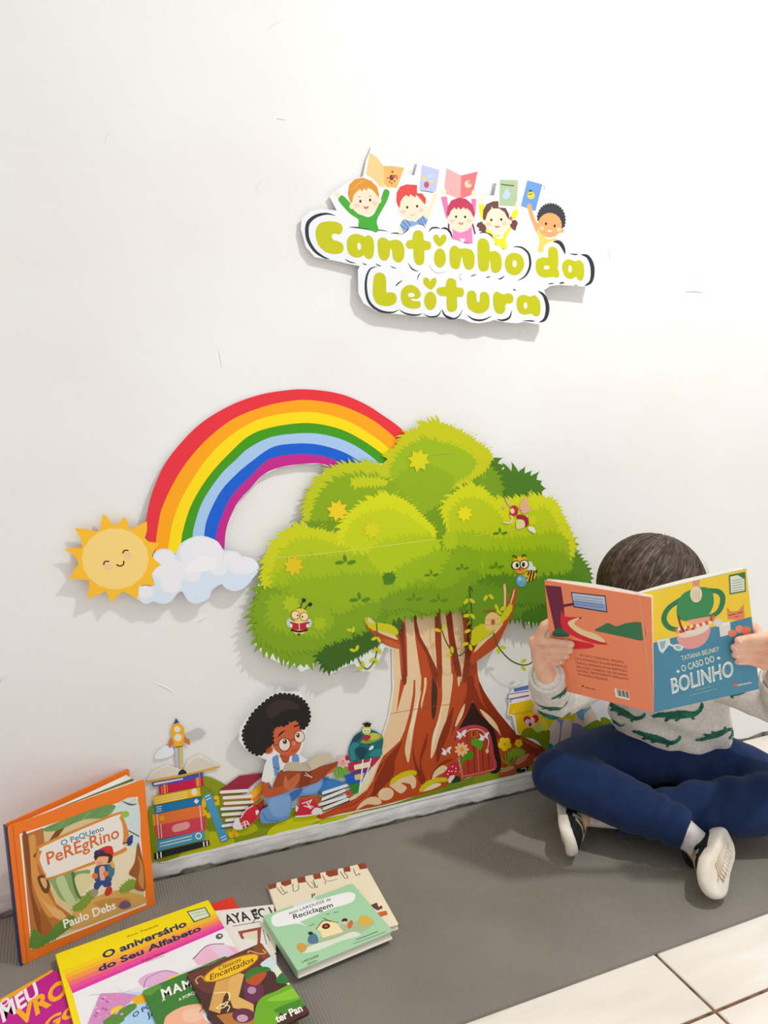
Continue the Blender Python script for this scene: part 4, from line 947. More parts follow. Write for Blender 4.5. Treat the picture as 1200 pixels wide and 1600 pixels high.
ART['canopy']=dict(O=[0.0, -0.0115, 0.84],e1=[1.0, 0.0, 0.0],e2=[0.0, 0.02999, 0.99955],wh=None,parts=[
 ('tree_canopy','leafy green crown with jagged leaf edges',None,[
  ("B","#f2f3f2",0.0006,0,[1022,106,763,42,378,-149,122,-583,-66,-690,-496,-660,-976,-668,-1391,-866,-1526,-1126,-1674,-1687,-1763,-1781,-2137,-1920,-2310,-2045,-2411,-2231,-2526,-2667,-2618,-2881,-2670,-3156,-2750,-3542,-2682,-3721,-2676,-3950,-2487,-4183,-2235,-4351,-1947,-4437,-1819,-4592,-1655,-4540,-1503,-4444,-1222,-4725,-1052,-4654,-741,-4580,-619,-4750,-398,-4799,-236,-4654,-88,-4337,89,-4408,143,-3969,98,-3597,720,-3671,734,-3689,1294,-3658,1597,-3481,1861,-3478,1879,-4206,2167,-4266,2465,-4063,2825,-4056,3000,-4156,3274,-4282,3392,-4314,3571,-4330,3997,-4280,4588,-4163,5096,-3783,4965,-3521,4728,-3122,4527,-3025,4414,-2637,4470,-2753,4324,-2332,4112,-1945,3886,-1603,3570,-1479,3529,-1378,3447,-1112,3063,-958,2727,-987,2430,-761,2174,-499,1851,-250,1501,-68,1192,79,1039,94]),
  ("t","#4f7f16",222.9,153.5,0.5,[1894,-834,2309,-669,2595,-1018,2954,-1005,3434,-1216,3536,-1443,3294,-1618,2601,-1545,1828,-1498]),
  ("t","#3f6d12",128.8,84.7,0.5,[-2534,-2890,-2216,-3495,-1534,-4166,-1305,-4616,-997,-4542,-557,-4303,-111,-4181,214,-4040,94,-3172,-1142,-2807]),
  ("t","#447412",174.9,104.5,0.5,[2556,-3824,2852,-4054,3304,-4208,3921,-4352,4065,-3866,4850,-3548,4434,-2970,2835,-2824,2260,-3151]),
  ("t","#5f9012",163.3,102.2,0.5,[-1142,-2807,218,-3672,1421,-3691,2558,-4018,3600,-3813,4287,-3356,4849,-3514,4349,-2764,3584,-3023,2115,-2758,1421,-3066,99,-2692]),
  ("t","#7fa812",167.3,120.9,0.5,[-2532,-2834,-2628,-3161,-2695,-3492,-2572,-3964,-2180,-4193,-1837,-4418,-1419,-4361,-990,-4182,-300,-3973,217,-3733,1012,-3705,1559,-3581,2119,-3200,1834,-2607,752,-2149,-519,-2048,-2006,-2267]),
  ("t","#92b60e",175.9,123.9,0.5,[882,-2523,1834,-2732,2118,-3136,2697,-3452,3592,-3417,4208,-3348,4355,-2963,4262,-2427,2824,-2061,1831,-2111]),
  ("t","#7ea411",154.9,119.0,0.5,[369,-1174,1418,-992,2031,-719,2454,-1104,2529,-1478,1829,-1559,1352,-1832,1150,-2302,492,-1890]),
  ("t","#d4d20e",125.0,84.8,0.9,[-24,-1269,-4,-693,378,-201,762,-15,1087,58,1551,-117,2029,-405,2322,-658,2033,-991,1419,-1232,1018,-1448,496,-1417]),
  ("t","#a9c40f",111.3,91.5,0.9,[1,-1340,87,-898,312,-533,761,-305,1285,-381,1824,-620,1894,-864,1419,-1172,1151,-1516,495,-1594]),
  ("t","#9bbb0f",97.5,91.6,0.5,[0,-1386,148,-1104,500,-831,1085,-857,1419,-1112,1018,-1568,494,-1653]),
  ("t","#cdd20f",117.9,80.0,0.9,[-1645,-1689,-1563,-1236,-1346,-924,-977,-718,-497,-706,-18,-784,50,-1390,-511,-1528,-941,-1854,-1346,-1881]),
  ("t","#94b60f",118.6,86.6,0.9,[-1543,-1770,-1404,-1357,-1162,-1068,-743,-921,-317,-953,54,-1041,495,-1594,-15,-1560,-512,-1586,-942,-1900,-1346,-1881]),
  ("t","#d4d810",80.8,75.8,0.5,[-714,-990,-379,-973,-21,-1037,-71,-1093,-411,-1074,-625,-1097]),
  ("t","#7f9f10",91.9,74.0,0.5,[-1617,-1736,-1355,-1755,-941,-1814,-1123,-1955,-1417,-1892]),
  ("t","#e0e00a",131.9,89.5,0.9,[1217,-1671,1419,-1412,1724,-1261,2104,-1300,2459,-1586,3035,-1559,3780,-1616,4032,-1922,4258,-2296,4411,-2716,4238,-2985,3661,-3096,2835,-2824,2114,-2569,1557,-2336,1352,-2014]),
  ("t","#c6d30c",118.3,97.2,0.5,[1352,-1892,1555,-1602,1967,-1506,2390,-1780,2826,-2187,3262,-1902,3710,-1868,3948,-2273,4153,-2747,3584,-3023,2689,-2810,1904,-2613,1488,-2269]),
  ("t","#abc60e",149.1,112.1,0.5,[1420,-2325,1832,-2235,2830,-2441,4029,-2409,4237,-2952,3663,-3161,3059,-3038,2544,-2797,1974,-2745]),
  ("t","#92b60e",135.4,98.9,0.5,[1557,-2583,2115,-2758,2545,-2924,3285,-3189,4048,-3199,4276,-2956,3961,-2796,2833,-2696]),
  ("t","#dcdc0c",115.9,78.6,0.9,[-2497,-2782,-2393,-2344,-2214,-2025,-1850,-1820,-1388,-1894,-945,-2015,-21,-2088,751,-2209,1015,-2413,485,-2850,-225,-3198,-973,-3352,-1746,-3263,-2310,-2914]),
  ("t","#c3d20c",116.7,91.3,0.5,[-2303,-2689,-2149,-2310,-1858,-2111,-1363,-2095,-890,-2308,-151,-2372,751,-2270,1016,-2352,616,-2863,-99,-3212,-913,-3418,-1629,-3276,-2141,-2932]),
  ("t","#aec80d",143.1,103.8,0.5,[-2310,-2914,-1956,-2497,-1134,-2460,101,-2513,882,-2462,1352,-2688,484,-2971,-101,-3392,-916,-3595,-1634,-3450,-2151,-3273]),
  ("t","#9cbc0e",142.8,103.6,0.5,[-2460,-3180,-2141,-2932,-1382,-2840,-409,-2881,226,-2824,747,-2998,92,-3293,-420,-3596,-981,-3766,-1640,-3682,-2216,-3495]),
  ("t","#e6e60a",121.9,76.3,0.9,[-976,-2070,-849,-1746,-602,-1511,-262,-1359,51,-1320,399,-1481,753,-1802,1030,-2123,850,-2350,487,-2548,-25,-2383,-646,-2271]),
  ("t","#d2dc0b",108.9,89.5,0.5,[-857,-2137,-699,-1832,-390,-1663,48,-1623,493,-1831,850,-2157,618,-2500,228,-2644,-401,-2351]),
  ("t","#bfd20c",139.2,104.6,0.5,[-402,-2409,232,-2227,1016,-2231,1082,-2541,748,-2754,484,-2971,-30,-2799]),
  ("t","#a4c20e",143.1,94.1,0.5,[96,-2932,486,-2729,1082,-2541,1420,-2632,1352,-2935,1014,-3086,746,-3242,352,-3200]),
  ("t","#8fb20f",145.1,109.0,0.5,[352,-3200,746,-3181,1149,-3038,1557,-2521,1904,-2613,1977,-3122,1698,-3471,1148,-3659,744,-3550]),
  ("t","#b9cf12",73.9,62.5,0.5,[1230,-2218,1352,-2148,1502,-2270,1502,-2424,1352,-2472,1244,-2371]),
  ("t","#86ab10",155.1,109.3,0.5,[-2665,-3439,-2538,-3002,-2310,-2914,-1976,-3179,-1399,-3537,-916,-3595,-292,-3431,-105,-3694,-676,-3924,-1170,-4038,-1653,-4150,-2177,-4077,-2566,-3793]),
  ("t","#9cba12",156.2,97.8,0.5,[-2374,-3134,-2032,-3115,-1629,-3276,-1161,-3625,-1406,-3829,-1877,-3768,-2276,-3602]),
  ("t","#74a012",100.3,80.7,0.3,[-168,-3686,220,-3429,878,-3627,1559,-3581,1837,-3360,1560,-3707,1012,-3718,479,-3612,90,-3535,-299,-3913]),
  ("t","#3a6810",96.3,64.6,0.5,[-1479,-4352,-1234,-4208,-679,-4104,-236,-3981,86,-3901,-304,-4277,-997,-4542,-1183,-4623]),
  ("t","#5c8c12",123.1,93.9,0.5,[1837,-3360,2548,-3180,3288,-3320,4052,-3332,4527,-3447,3600,-3813,2848,-3728,2123,-3773]),
  ("t","#7fa511",128.7,80.6,0.2,[-101,-3392,482,-3275,1421,-3315,1976,-2996,1908,-3367,1629,-3652,1421,-3660,1012,-3693,678,-3629,349,-3535,25,-3576]),
  ("t","#6c9a14",159.5,104.8,0.5,[1868,-3364,2309,-3378,2686,-3586,2803,-3834,2767,-3998,2466,-4130,2167,-4243,1964,-4217,1852,-3987]),
  ("l","#eef06a",13.6,0,[-2291,-2337,-1132,-2333,231,-2286,1016,-2255]),
  ("l","#d8e24a",13.6,0,[1832,-2266,2826,-2219,4138,-2157]),
  ("l","#c9d24a",12.4,0,[375,-564,890,-555,1418,-545]),
  ("e","#5f8c14",[-1004,-2541,-914,-2542,-1002,-2576]),
  ("e","#5f8c14",[-762,-2558,-673,-2544,-752,-2595]),
  ("e","#5f8c14",[-894,-2470,-860,-2466,-880,-2542]),
  ("e","#5f8c14",[-726,-3303,-634,-3306,-724,-3339]),
  ("e","#5f8c14",[-478,-3325,-388,-3312,-469,-3363]),
  ("e","#5f8c14",[-614,-3233,-580,-3230,-599,-3307]),
  ("e","#5f8c14",[455,-3425,533,-3427,457,-3454]),
  ("e","#5f8c14",[665,-3442,742,-3432,674,-3474]),
  ("e","#5f8c14",[550,-3364,578,-3362,563,-3425]),
  ("e","#5f8c14",[999,-3517,1085,-3520,1002,-3549]),
  ("e","#5f8c14",[1230,-3537,1314,-3526,1239,-3571]),
  ("e","#5f8c14",[1103,-3453,1134,-3451,1117,-3519]),
  ("e","#5f8c14",[2359,-2951,2434,-2952,2362,-2978]),
  ("e","#5f8c14",[2560,-2964,2634,-2954,2569,-2992]),
  ("e","#5f8c14",[2449,-2894,2476,-2891,2462,-2949]),
  ("e","#5f8c14",[854,-2972,923,-2973,856,-2997]),
  ("e","#5f8c14",[1041,-2984,1109,-2974,1049,-3012]),
  ("e","#5f8c14",[938,-2916,963,-2914,950,-2970]),
  ("e","#5f8c14",[1558,-2905,1625,-2906,1560,-2930]),
  ("e","#5f8c14",[1738,-2916,1803,-2907,1745,-2942]),
  ("e","#5f8c14",[1638,-2852,1663,-2850,1650,-2902]),
  ("e","#4f8a18",[2437,-2245,2512,-2245,2440,-2272]),
  ("e","#4f8a18",[2639,-2255,2712,-2243,2647,-2283]),
  ("e","#4f8a18",[2527,-2187,2554,-2184,2541,-2241]),
  ("t","#4f8214",56.8,53.3,0.5,[-95,-2912,33,-2853,135,-2936,95,-3040,-45,-3037])]),
 ('printed_leaf_star','yellow star-shaped leaf cluster',None,[
  ("p","#e9de12",[929,-721,808,-751,817,-869,705,-810,622,-895,585,-782,460,-785,518,-685,424,-606,543,-576,534,-460,645,-517,728,-432,765,-544,892,-540,833,-641])]),
 ('printed_leaf_star','yellow star-shaped leaf cluster',None,[
  ("p","#ffd91f",[-802,-1599,-909,-1624,-903,-1733,-1001,-1676,-1074,-1753,-1105,-1648,-1215,-1648,-1162,-1557,-1244,-1482,-1139,-1456,-1145,-1349,-1049,-1404,-975,-1327,-944,-1432,-833,-1430,-886,-1523])]),
 ('printed_leaf_star','yellow star-shaped leaf cluster',None,[
  ("p","#e6df14",[-125,-2014,-225,-2037,-218,-2136,-309,-2083,-377,-2153,-407,-2056,-509,-2056,-461,-1972,-537,-1902,-440,-1880,-446,-1782,-356,-1833,-288,-1763,-258,-1860,-154,-1860,-203,-1944])]),
 ('printed_leaf_star','yellow star-shaped leaf cluster',None,[
  ("p","#f8e80e",[1888,-1831,1795,-1852,1803,-1941,1716,-1894,1653,-1957,1623,-1870,1527,-1870,1571,-1795,1498,-1733,1590,-1713,1582,-1624,1668,-1671,1731,-1608,1761,-1694,1858,-1693,1813,-1769])]),
 ('printed_leaf_star','yellow star-shaped leaf cluster',None,[
  ("p","#f3cf12",[-1708,-2574,-1806,-2595,-1801,-2698,-1889,-2642,-1957,-2713,-1985,-2613,-2085,-2611,-2036,-2526,-2110,-2453,-2014,-2431,-2019,-2330,-1931,-2385,-1863,-2314,-1836,-2413,-1734,-2414,-1784,-2500])]),
 ('printed_leaf_star','yellow star-shaped leaf cluster',None,[
  ("p","#b9cf14",[-1786,-3298,-1879,-3317,-1874,-3415,-1958,-3360,-2023,-3426,-2049,-3330,-2144,-3327,-2097,-3246,-2167,-3175,-2076,-3156,-2081,-3059,-1997,-3113,-1933,-3046,-1907,-3142,-1811,-3145,-1858,-3226])]),
 ('printed_leaf_star','yellow star-shaped leaf cluster',None,[
  ("p","#b4c912",[-1269,-3733,-1348,-3748,-1343,-3831,-1415,-3783,-1469,-3839,-1492,-3758,-1573,-3754,-1534,-3686,-1594,-3626,-1516,-3611,-1521,-3529,-1450,-3575,-1395,-3520,-1372,-3600,-1291,-3604,-1330,-3672])]),
 ('printed_leaf_star','yellow star-shaped leaf cluster',None,[
  ("p","#d9dc10",[3470,-2072,3394,-2088,3402,-2159,3330,-2121,3279,-2170,3253,-2102,3174,-2101,3210,-2042,3148,-1993,3224,-1977,3216,-1907,3288,-1944,3339,-1894,3364,-1963,3444,-1963,3408,-2022])]),
 ('tree_branch','short left branch with yellow moss',None,[
  ("s","#b84a20",[-585,-3672,-493,-3827,-258,-3918,93,-4116,247,-4291,236,-4413,25,-4338,-166,-4219,-355,-4027,-494,-3857]),
  ("s","#f0cfa2",[-444,-3677,-319,-3774,-226,-3922,93,-4085,189,-4221,-5,-4134,-227,-4013,-384,-3886,-445,-3773]),
  ("t","#d9cf16",31.8,33.2,0.5,[-506,-3669,-414,-3807,-225,-3831,30,-3894,175,-4019,174,-4111,-4,-4042,-227,-3967,-353,-3936,-462,-3801]),
  ("s","#d0602c",[-166,-4173,27,-4199,221,-4318,220,-4395,25,-4322])]),
 ('tree_branch','forked right branch with yellow moss',None,[
  ("p","#c04c1e",[1820,-4916,1874,-4689,2021,-4542,2318,-4414,2467,-4265,2616,-4081,2651,-3816,2615,-3351,2663,-3316,2715,-3489,2734,-3759,2782,-3697,2867,-3471,2912,-3429,2958,-3465,2946,-3648,2863,-4010,2769,-4168,2471,-4688,2024,-4919,1876,-4991]),
  ("p","#f0cfa2",[1911,-4728,2021,-4542,2318,-4397,2467,-4281,2617,-4149,2618,-4216,2468,-4366,2244,-4505,1985,-4704]),
  ("p","#f0cfa2",[2622,-3352,2667,-3330,2692,-3486,2689,-3821,2637,-3949,2641,-3614]),
  ("p","#f0cfa2",[2795,-3766,2875,-3506,2912,-3460,2884,-3608,2803,-3834,2736,-3961]),
  ("t","#d9cf16",44.6,38.1,0.5,[1874,-4522,1854,-4319,1982,-4202,2167,-4159,2355,-4317,2466,-4197,2652,-3951,2803,-3800,2835,-3905,2692,-4091,2504,-4236,2243,-4404,1947,-4565]),
  ("s","#f3cb88",[2185,-4162,2202,-3997,2351,-3915,2502,-3983,2579,-4110,2505,-4269,2317,-4313,2212,-4265]),
  ("e","#c8602a",[2379,-4136,2428,-4142,2380,-4206]),
  ("l","#d9a862",14.4,0,[2210,-4065,2521,-4069]),
  ("l","#d9a862",14.4,0,[2204,-4181,2542,-4190]),
  ("l","#a8521e",39.3,1,[2098,-3904,2276,-3872,2463,-3922,2521,-4009])]),
 ('printed_vine','green vine with yellow leaves under the left branch',None,[
  ("l","#4d6a1c",25.0,0,[-263,-3826,-245,-4163,-265,-4405,-332,-4609,-461,-4728,-570,-4651,-661,-4470,-733,-4127,-745,-3945]),
  ("l","#6a8020",18.3,0,[-760,-3943,-743,-3856]),
  ("e","#d4d21c",[-318,-4129,-254,-4109,-304,-4161]),
  ("e","#d4d21c",[-217,-4167,-183,-4229,-247,-4179]),
  ("e","#d4d21c",[-302,-4363,-239,-4343,-288,-4395]),
  ("e","#d4d21c",[-207,-4394,-163,-4452,-234,-4412]),
  ("e","#d4d21c",[-356,-4560,-290,-4546,-345,-4593]),
  ("e","#d4d21c",[-268,-4613,-245,-4680,-301,-4619]),
  ("e","#d4d21c",[-624,-4689,-556,-4687,-619,-4722]),
  ("e","#d4d21c",[-563,-4612,-540,-4679,-596,-4619]),
  ("e","#d4d21c",[-773,-4303,-710,-4334,-786,-4332]),
  ("e","#d4d21c",[-679,-4270,-655,-4211,-647,-4286]),
  ("e","#d4d21c",[-827,-3890,-762,-3915,-837,-3920]),
  ("e","#d4d21c",[-753,-3890,-740,-3827,-720,-3900])]),
 ('printed_vine','green vine hanging across the trunk',None,[
  ("l","#4d5a1c",28.1,0,[1124,-3703,1152,-4031,1240,-4337,1401,-4622,1546,-4742,1691,-4696,1818,-4514,1854,-4252,1870,-3857,1813,-3326,1886,-3399]),
  ("e","#d8d41c",[1074,-4135,1147,-4169,1061,-4167]),
  ("e","#d8d41c",[1216,-4104,1242,-4040,1252,-4121]),
  ("e","#d8d41c",[1409,-4597,1422,-4671,1370,-4598]),
  ("e","#d8d41c",[1330,-4705,1407,-4703,1336,-4742]),
  ("e","#d8d41c",[1720,-4517,1797,-4509,1730,-4554]),
  ("e","#d8d41c",[1845,-4611,1866,-4685,1806,-4615]),
  ("e","#d8d41c",[1770,-4248,1842,-4227,1787,-4283]),
  ("e","#d8d41c",[1743,-3914,1820,-3905,1753,-3951]),
  ("e","#d8d41c",[1889,-3945,1941,-4007,1858,-3965]),
  ("e","#d8d41c",[1734,-3611,1785,-3562,1765,-3638]),
  ("e","#d8d41c",[1876,-3617,1938,-3671,1850,-3642]),
  ("e","#d8d41c",[2192,-3590,2232,-3532,2227,-3613]),
  ("e","#d8d41c",[2329,-3579,2388,-3638,2300,-3602]),
  ("e","#d8d41c",[2462,-3821,2504,-3890,2427,-3835]),
  ("e","#d8d41c",[2520,-3935,2584,-3990,2494,-3960]),
  ("e","#d8d41c",[2613,-3862,2677,-3822,2641,-3894]),
  ("e","#d8d41c",[1916,-4311,1957,-4379,1882,-4324])]),
 ('printed_vine','green vine below the right branch',None,[
  ("l","#4d6a1c",33.1,0,[2393,-4373,2451,-4566,2586,-4789,2819,-5028,3093,-5172,3290,-5183,3407,-5113]),
  ("e","#d4d61c",[2510,-4778,2526,-4854,2469,-4779]),
  ("e","#d4d61c",[2631,-4720,2713,-4751,2621,-4755]),
  ("e","#d4d61c",[3151,-5093,3225,-5066,3173,-5130]),
  ("e","#d4d61c",[3142,-5255,3198,-5323,3109,-5275])]),
 ('printed_bee','cartoon bee in glasses reading a red book',None,[
  ("l","#221a18",17.4,0,[-1804,-3343,-1772,-3245,-1736,-3200]),
  ("e","#221a18",[-1730,-3195,-1692,-3200,-1731,-3233]),
  ("l","#221a18",17.5,0,[-1723,-3375,-1666,-3307,-1621,-3289]),
  ("e","#221a18",[-1609,-3287,-1571,-3292,-1610,-3325]),
  ("e","#bfe0cf",[-2032,-3589,-1980,-3596,-2035,-3676]),
  ("e","#bfe0cf",[-1637,-3648,-1584,-3654,-1639,-3735]),
  ("e","#f0d878",[-1838,-3715,-1686,-3735,-1842,-3854]),
  ("l","#221a18",38.0,0,[-1985,-3740,-1840,-3788,-1693,-3778]),
  ("p","#221a18",[-1894,-3819,-1798,-3831,-1848,-3865]),
  ("e","#fbd85e",[-1808,-3481,-1656,-3499,-1812,-3620]),
  ("e","#b85a28",[-1904,-3458,-1814,-3469,-1906,-3547]),
  ("e","#fde9b8",[-1904,-3458,-1828,-3467,-1906,-3533]),
  ("e","#b85a28",[-1733,-3508,-1642,-3519,-1735,-3597]),
  ("e","#fde9b8",[-1733,-3508,-1657,-3517,-1735,-3583]),
  ("e","#2a2018",[-1860,-3469,-1843,-3471,-1861,-3486]),
  ("e","#2a2018",[-1768,-3509,-1751,-3511,-1769,-3526]),
  ("p","#c82038",[-2014,-3563,-1850,-3621,-1834,-3759,-1984,-3726]),
  ("p","#c82038",[-1830,-3623,-1636,-3607,-1657,-3762,-1834,-3765]),
  ("l","#f4f0e8",17.5,0,[-2014,-3557,-1841,-3616,-1635,-3601]),
  ("l","#f4f0e8",14.6,0,[-1836,-3623,-1834,-3762]),
  ("e","#f4f0e8",[-1994,-3652,-1968,-3655,-1995,-3692]),
  ("e","#f4f0e8",[-1673,-3693,-1647,-3696,-1674,-3733])]),
 ('printed_bee','cartoon striped bee carrying a small globe',None,[
  ("e","#e6eef4",[3251,-3007,3332,-3040,3213,-3098]),
  ("e","#e6eef4",[3349,-3077,3420,-3084,3350,-3131]),
  ("s","#f6bd28",[3138,-3164,3292,-3112,3429,-3142,3392,-3291,3257,-3344,3160,-3301]),
  ("l","#221a18",40.0,0,[3246,-3141,3186,-3277]),
  ("l","#221a18",40.1,0,[3311,-3121,3257,-3331]),
  ("l","#221a18",40.2,0,[3378,-3141,3335,-3319]),
  ("p","#221a18",[3401,-3140,3471,-3113,3430,-3210]),
  ("e","#f8c326",[3039,-2961,3247,-2980,3042,-3141]),
  ("e","#f59a30",[3029,-3093,3152,-3105,3030,-3153]),
  ("e","#221a18",[2928,-2963,3047,-2975,2929,-3067]),
  ("e","#fdf0d0",[2928,-2963,3024,-2972,2929,-3047]),
  ("e","#221a18",[3127,-2962,3247,-2973,3129,-3066]),
  ("e","#fdf0d0",[3127,-2962,3223,-2971,3128,-3046]),
  ("e","#221a18",[2951,-2966,2989,-2969,2952,-3016]),
  ("e","#221a18",[3104,-2967,3142,-2970,3105,-3017]),
  ("l","#221a18",21.4,0,[2949,-2826,2902,-2768,2834,-2756]),
  ("l","#221a18",21.6,0,[3063,-2810,3093,-2759,3162,-2772]),
  ("e","#d8402a",[3029,-3066,3067,-3070,3029,-3090]),
  ("e","#f6bd28",[3158,-3217,3220,-3223,3159,-3257]),
  ("e","#62a8e0",[3064,-3314,3199,-3328,3066,-3446]),
  ("s","#8fc060",[3082,-3242,3159,-3284,3141,-3366,3072,-3342]),
  ("e","#a8d4f4",[3017,-3269,3063,-3274,3017,-3310])]),
 ('printed_fairy','small red-haired fairy with pink wings',None,[
  ("s","#f2c0a8",[2774,-1708,2680,-1621,2641,-1505,2735,-1592]),
  ("e","#f0b6a2",[3094,-1663,3154,-1696,3005,-1793]),
  ("e","#f0b6a2",[3153,-1798,3271,-1746,3192,-1857]),
  ("l","#f8dcc8",38.7,0,[2777,-1903,2815,-1954,2760,-2048,2610,-2021]),
  ("l","#f8dcc8",42.6,0,[2927,-1897,3080,-1956,3186,-1948]),
  ("s","#a8243a",[2927,-1897,3079,-1907,3202,-1982,3216,-2114,3140,-2158,3080,-2006,2966,-1998]),
  ("e","#f8dcc8",[2831,-1793,2899,-1797,2832,-1858]),
  ("s","#d02838",[2756,-1755,2793,-1699,2886,-1692,2955,-1768,2927,-1897,2776,-1886,2757,-1820,2831,-1744]),
  ("e","#f8dcc8",[2820,-1805,2869,-1808,2821,-1857]),
  ("s","#f0dca0",[2929,-1995,3100,-2024,3121,-2157,2970,-2195,2912,-2157]),
  ("e","#f8f0f0",[3295,-2219,3383,-2253,3275,-2268]),
  ("e","#f8f0f0",[3354,-2274,3400,-2277,3354,-2314]),
  ("l","#f4e8b0",14.2,0,[3224,-1491,3268,-1389]),
  ("e","#f0b8a0",[2610,-1707,2644,-1709,2610,-1736])]),
])
ART['cream']=dict(O=[-0.28729, -0.29049, 0.0155],e1=[0.99887, -0.04749, 0.0],e2=[0.04749, 0.99887, 0.0],wh=(0.188, 0.181),parts=[
 ('cover',None,None,[
  ("p","#9a4526",[-3,1839,170,1833,135,1676,-20,1660]),
  ("p","#9a4526",[250,1832,441,1819,419,1684,297,1655,236,1723]),
  ("p","#9a4526",[558,1834,713,1836,681,1644,536,1658]),
  ("p","#9a4526",[858,1841,1002,1836,975,1651,845,1659]),
  ("p","#9a4526",[1116,1853,1348,1828,1299,1631,1126,1636,1090,1726]),
  ("p","#9a4526",[1452,1832,1591,1836,1553,1656,1430,1678]),
  ("p","#9a4526",[1740,1830,1909,1829,1873,1635,1736,1649]),
  ("l","#5a4636",12.8,0,[145,1672,198,1448,247,1468]),
  ("l","#5a4636",12.8,0,[215,1674,253,1466,303,1503]),
  ("l","#5a4636",12.9,0,[442,1676,408,1464,500,1486,532,1614]),
  ("l","#5a4636",13.1,0,[688,1671,737,1454,810,1466,824,1649]),
  ("l","#5a4636",13.0,0,[778,1609,826,1421,853,1467]),
  ("l","#5a4636",13.3,0,[1024,1721,1044,1539,1181,1518,1238,1526]),
  ("l","#5a4636",13.1,0,[1011,1523,1004,1451]),
  ("l","#5a4636",13.4,0,[1368,1713,1392,1498,1449,1506,1430,1678]),
  ("l","#5a4636",13.6,0,[1625,1708,1613,1504,1680,1538,1682,1490]),
  ("x","#4a3426","P",[669,1177,739,1178,689,1278],2,0),
  ("x","#4a3426","OS",[1394,1029,1501,1023,1418,1103],2,0),
  ("p","#6a3a44",[1585,628,1718,657,1708,530,1771,559,1767,482,1663,454,1600,570]),
  ("p","#d06a3c",[1628,405,1800,403,1794,294,1653,285])]),
])
ART['green']=dict(O=[-0.29323, -0.34965, 0.0305],e1=[0.99176, 0.12808, -0.0],e2=[-0.12808, 0.99176, 0.0],wh=(0.172, 0.143),parts=[
 ('cover',None,None,[
  ("p","#dfe4e4",[552,1476,970,1413,946,1302,537,1362]),
  ("s","#f4f4f2",[82,1260,176,1365,452,1367,1069,1316,1485,1264,1607,1175,1588,1070,1448,980,1063,1010,595,986,485,971,538,826,416,970,175,1038,71,1109]),
  ("x","#3a3a34","mini LAROUSSE da",[401,1233,1181,1210,418,1305],1,0),
  ("x","#2f2f2c","Reciclagem",[419,1094,1138,1038,448,1206],2,0),
  ("s","#aebf9a",[218,307,390,325,776,294,1225,230,1509,295,1537,409,1050,563,443,439,200,484]),
  ("s","#dfe6d4",[218,307,476,228,880,232,1204,192,1135,323,795,332,416,382]),
  ("p","#f4e3ac",[656,690,831,790,1000,670,1007,398,646,443,676,576]),
  ("l","#8a6a3a",19.3,0,[642,683,842,805,1028,643]),
  ("e","#3a2018",[815,664,881,645,793,600]),
  ("e","#d84a3a",[815,664,842,648,801,636]),
  ("l","#3a3a30",15.4,0,[862,867,926,734]),
  ("s","#d9b54a",[1314,460,1418,585,1525,549,1562,421,1506,322,1363,354]),
  ("s","#d8a04a",[188,443,252,527,330,481,325,363,218,307]),
  ("e","#d86a3a",[1186,499,1209,462,1117,423]),
  ("e","#3a2a22",[1151,635,1200,621,1135,592]),
  ("e","#e8c8a0",[1119,574,1152,555,1099,534]),
  ("s","#5a7a9a",[426,547,534,634,590,551,535,386,408,435]),
  ("e","#3a2a22",[521,642,558,620,504,606]),
  ("l","#4a4a3a",11.8,0,[945,915,997,912]),
  ("l","#4a4a3a",11.9,0,[1076,893,1156,873]),
  ("l","#4a4a3a",11.5,0,[582,810,669,812]),
  ("l","#4a5a48",14.7,0,[1102,132,1306,123,1499,121]),
  ("l","#6a7a68",11.0,0,[1021,77,1305,58,1601,51]),
  ("x","#4a5a48","LAROUSSE",[127,106,414,99,142,153],1,0),
  ("x","#4a5a48","Júnior",[186,27,351,21,201,72],1,0)]),
])
ART['red']=dict(O=[-0.46451, -0.29468, 0.0105],e1=[0.99403, 0.10911, 0.0],e2=[-0.10911, 0.99403, 0.0],wh=(0.14, 0.17),parts=[
 ('cover',None,None,[
  ]),
])
ART['white']=dict(O=[-0.47186, -0.31806, 0.015],e1=[0.97311, -0.23035, 0.0],e2=[0.23035, 0.97311, 0.0],wh=(0.15, 0.192),parts=[
 ('cover',None,None,[
  ("x","#2a2a2c","AYA EC J",[689,1540,1495,1625,619,1774],3,0),
  ("l","#3a3a3c",15.9,0,[1145,1805,1193,1749,1176,1608,1128,1498]),
  ("e","#2a2a2c",[1161,1812,1204,1829,1171,1770]),
  ("l","#5a5a5a",15.7,0,[800,1475,1050,1498,1254,1514]),
  ("p","#a05040",[880,1334,1275,1381,1248,963,1202,949,1205,1302,958,1253,996,1136,944,1145]),
  ("p","#e9dcc2",[958,1276,1205,1306,1209,1056,1005,1170]),
  ("l","#4a3a30",10.9,0,[1359,1208,1472,839,1591,776]),
  ("l","#4a3a30",11.0,0,[1299,1308,1354,945]),
  ("p","#a05040",[1469,734,1589,734,1638,479,1566,531]),
  ("p","#efe4cc",[1356,1075,1505,919,1471,797,1382,854]),
  ("p","#d9a83a",[1704,631,1920,271,1919,39,1755,459])]),
])
ART['magenta']=dict(O=[-0.72057, -0.45565, 0.014],e1=[0.90853, 0.41782, -0.0],e2=[-0.41782, 0.90853, 0.0],wh=(0.19, 0.22),parts=[
 ('cover',None,None,[
  ("p","#f6a81c",[551,2212,1090,2250,1780,2338,1849,2261,1862,2160,1812,2147,1028,2093,513,2107]),
  ("x","#f3eff0","MEU",[923,1730,1503,1834,993,2039],4,0),
  ("x","#f9b21e","VRO",[1027,1471,1836,1575,1119,1788],5,0),
  ("x","#f9b21e","GO",[1234,1124,1766,1079,1347,1314],5,0),
  ("x","#f3eff0","O",[1008,2011,1152,2034,1032,2139],4,0)]),
])
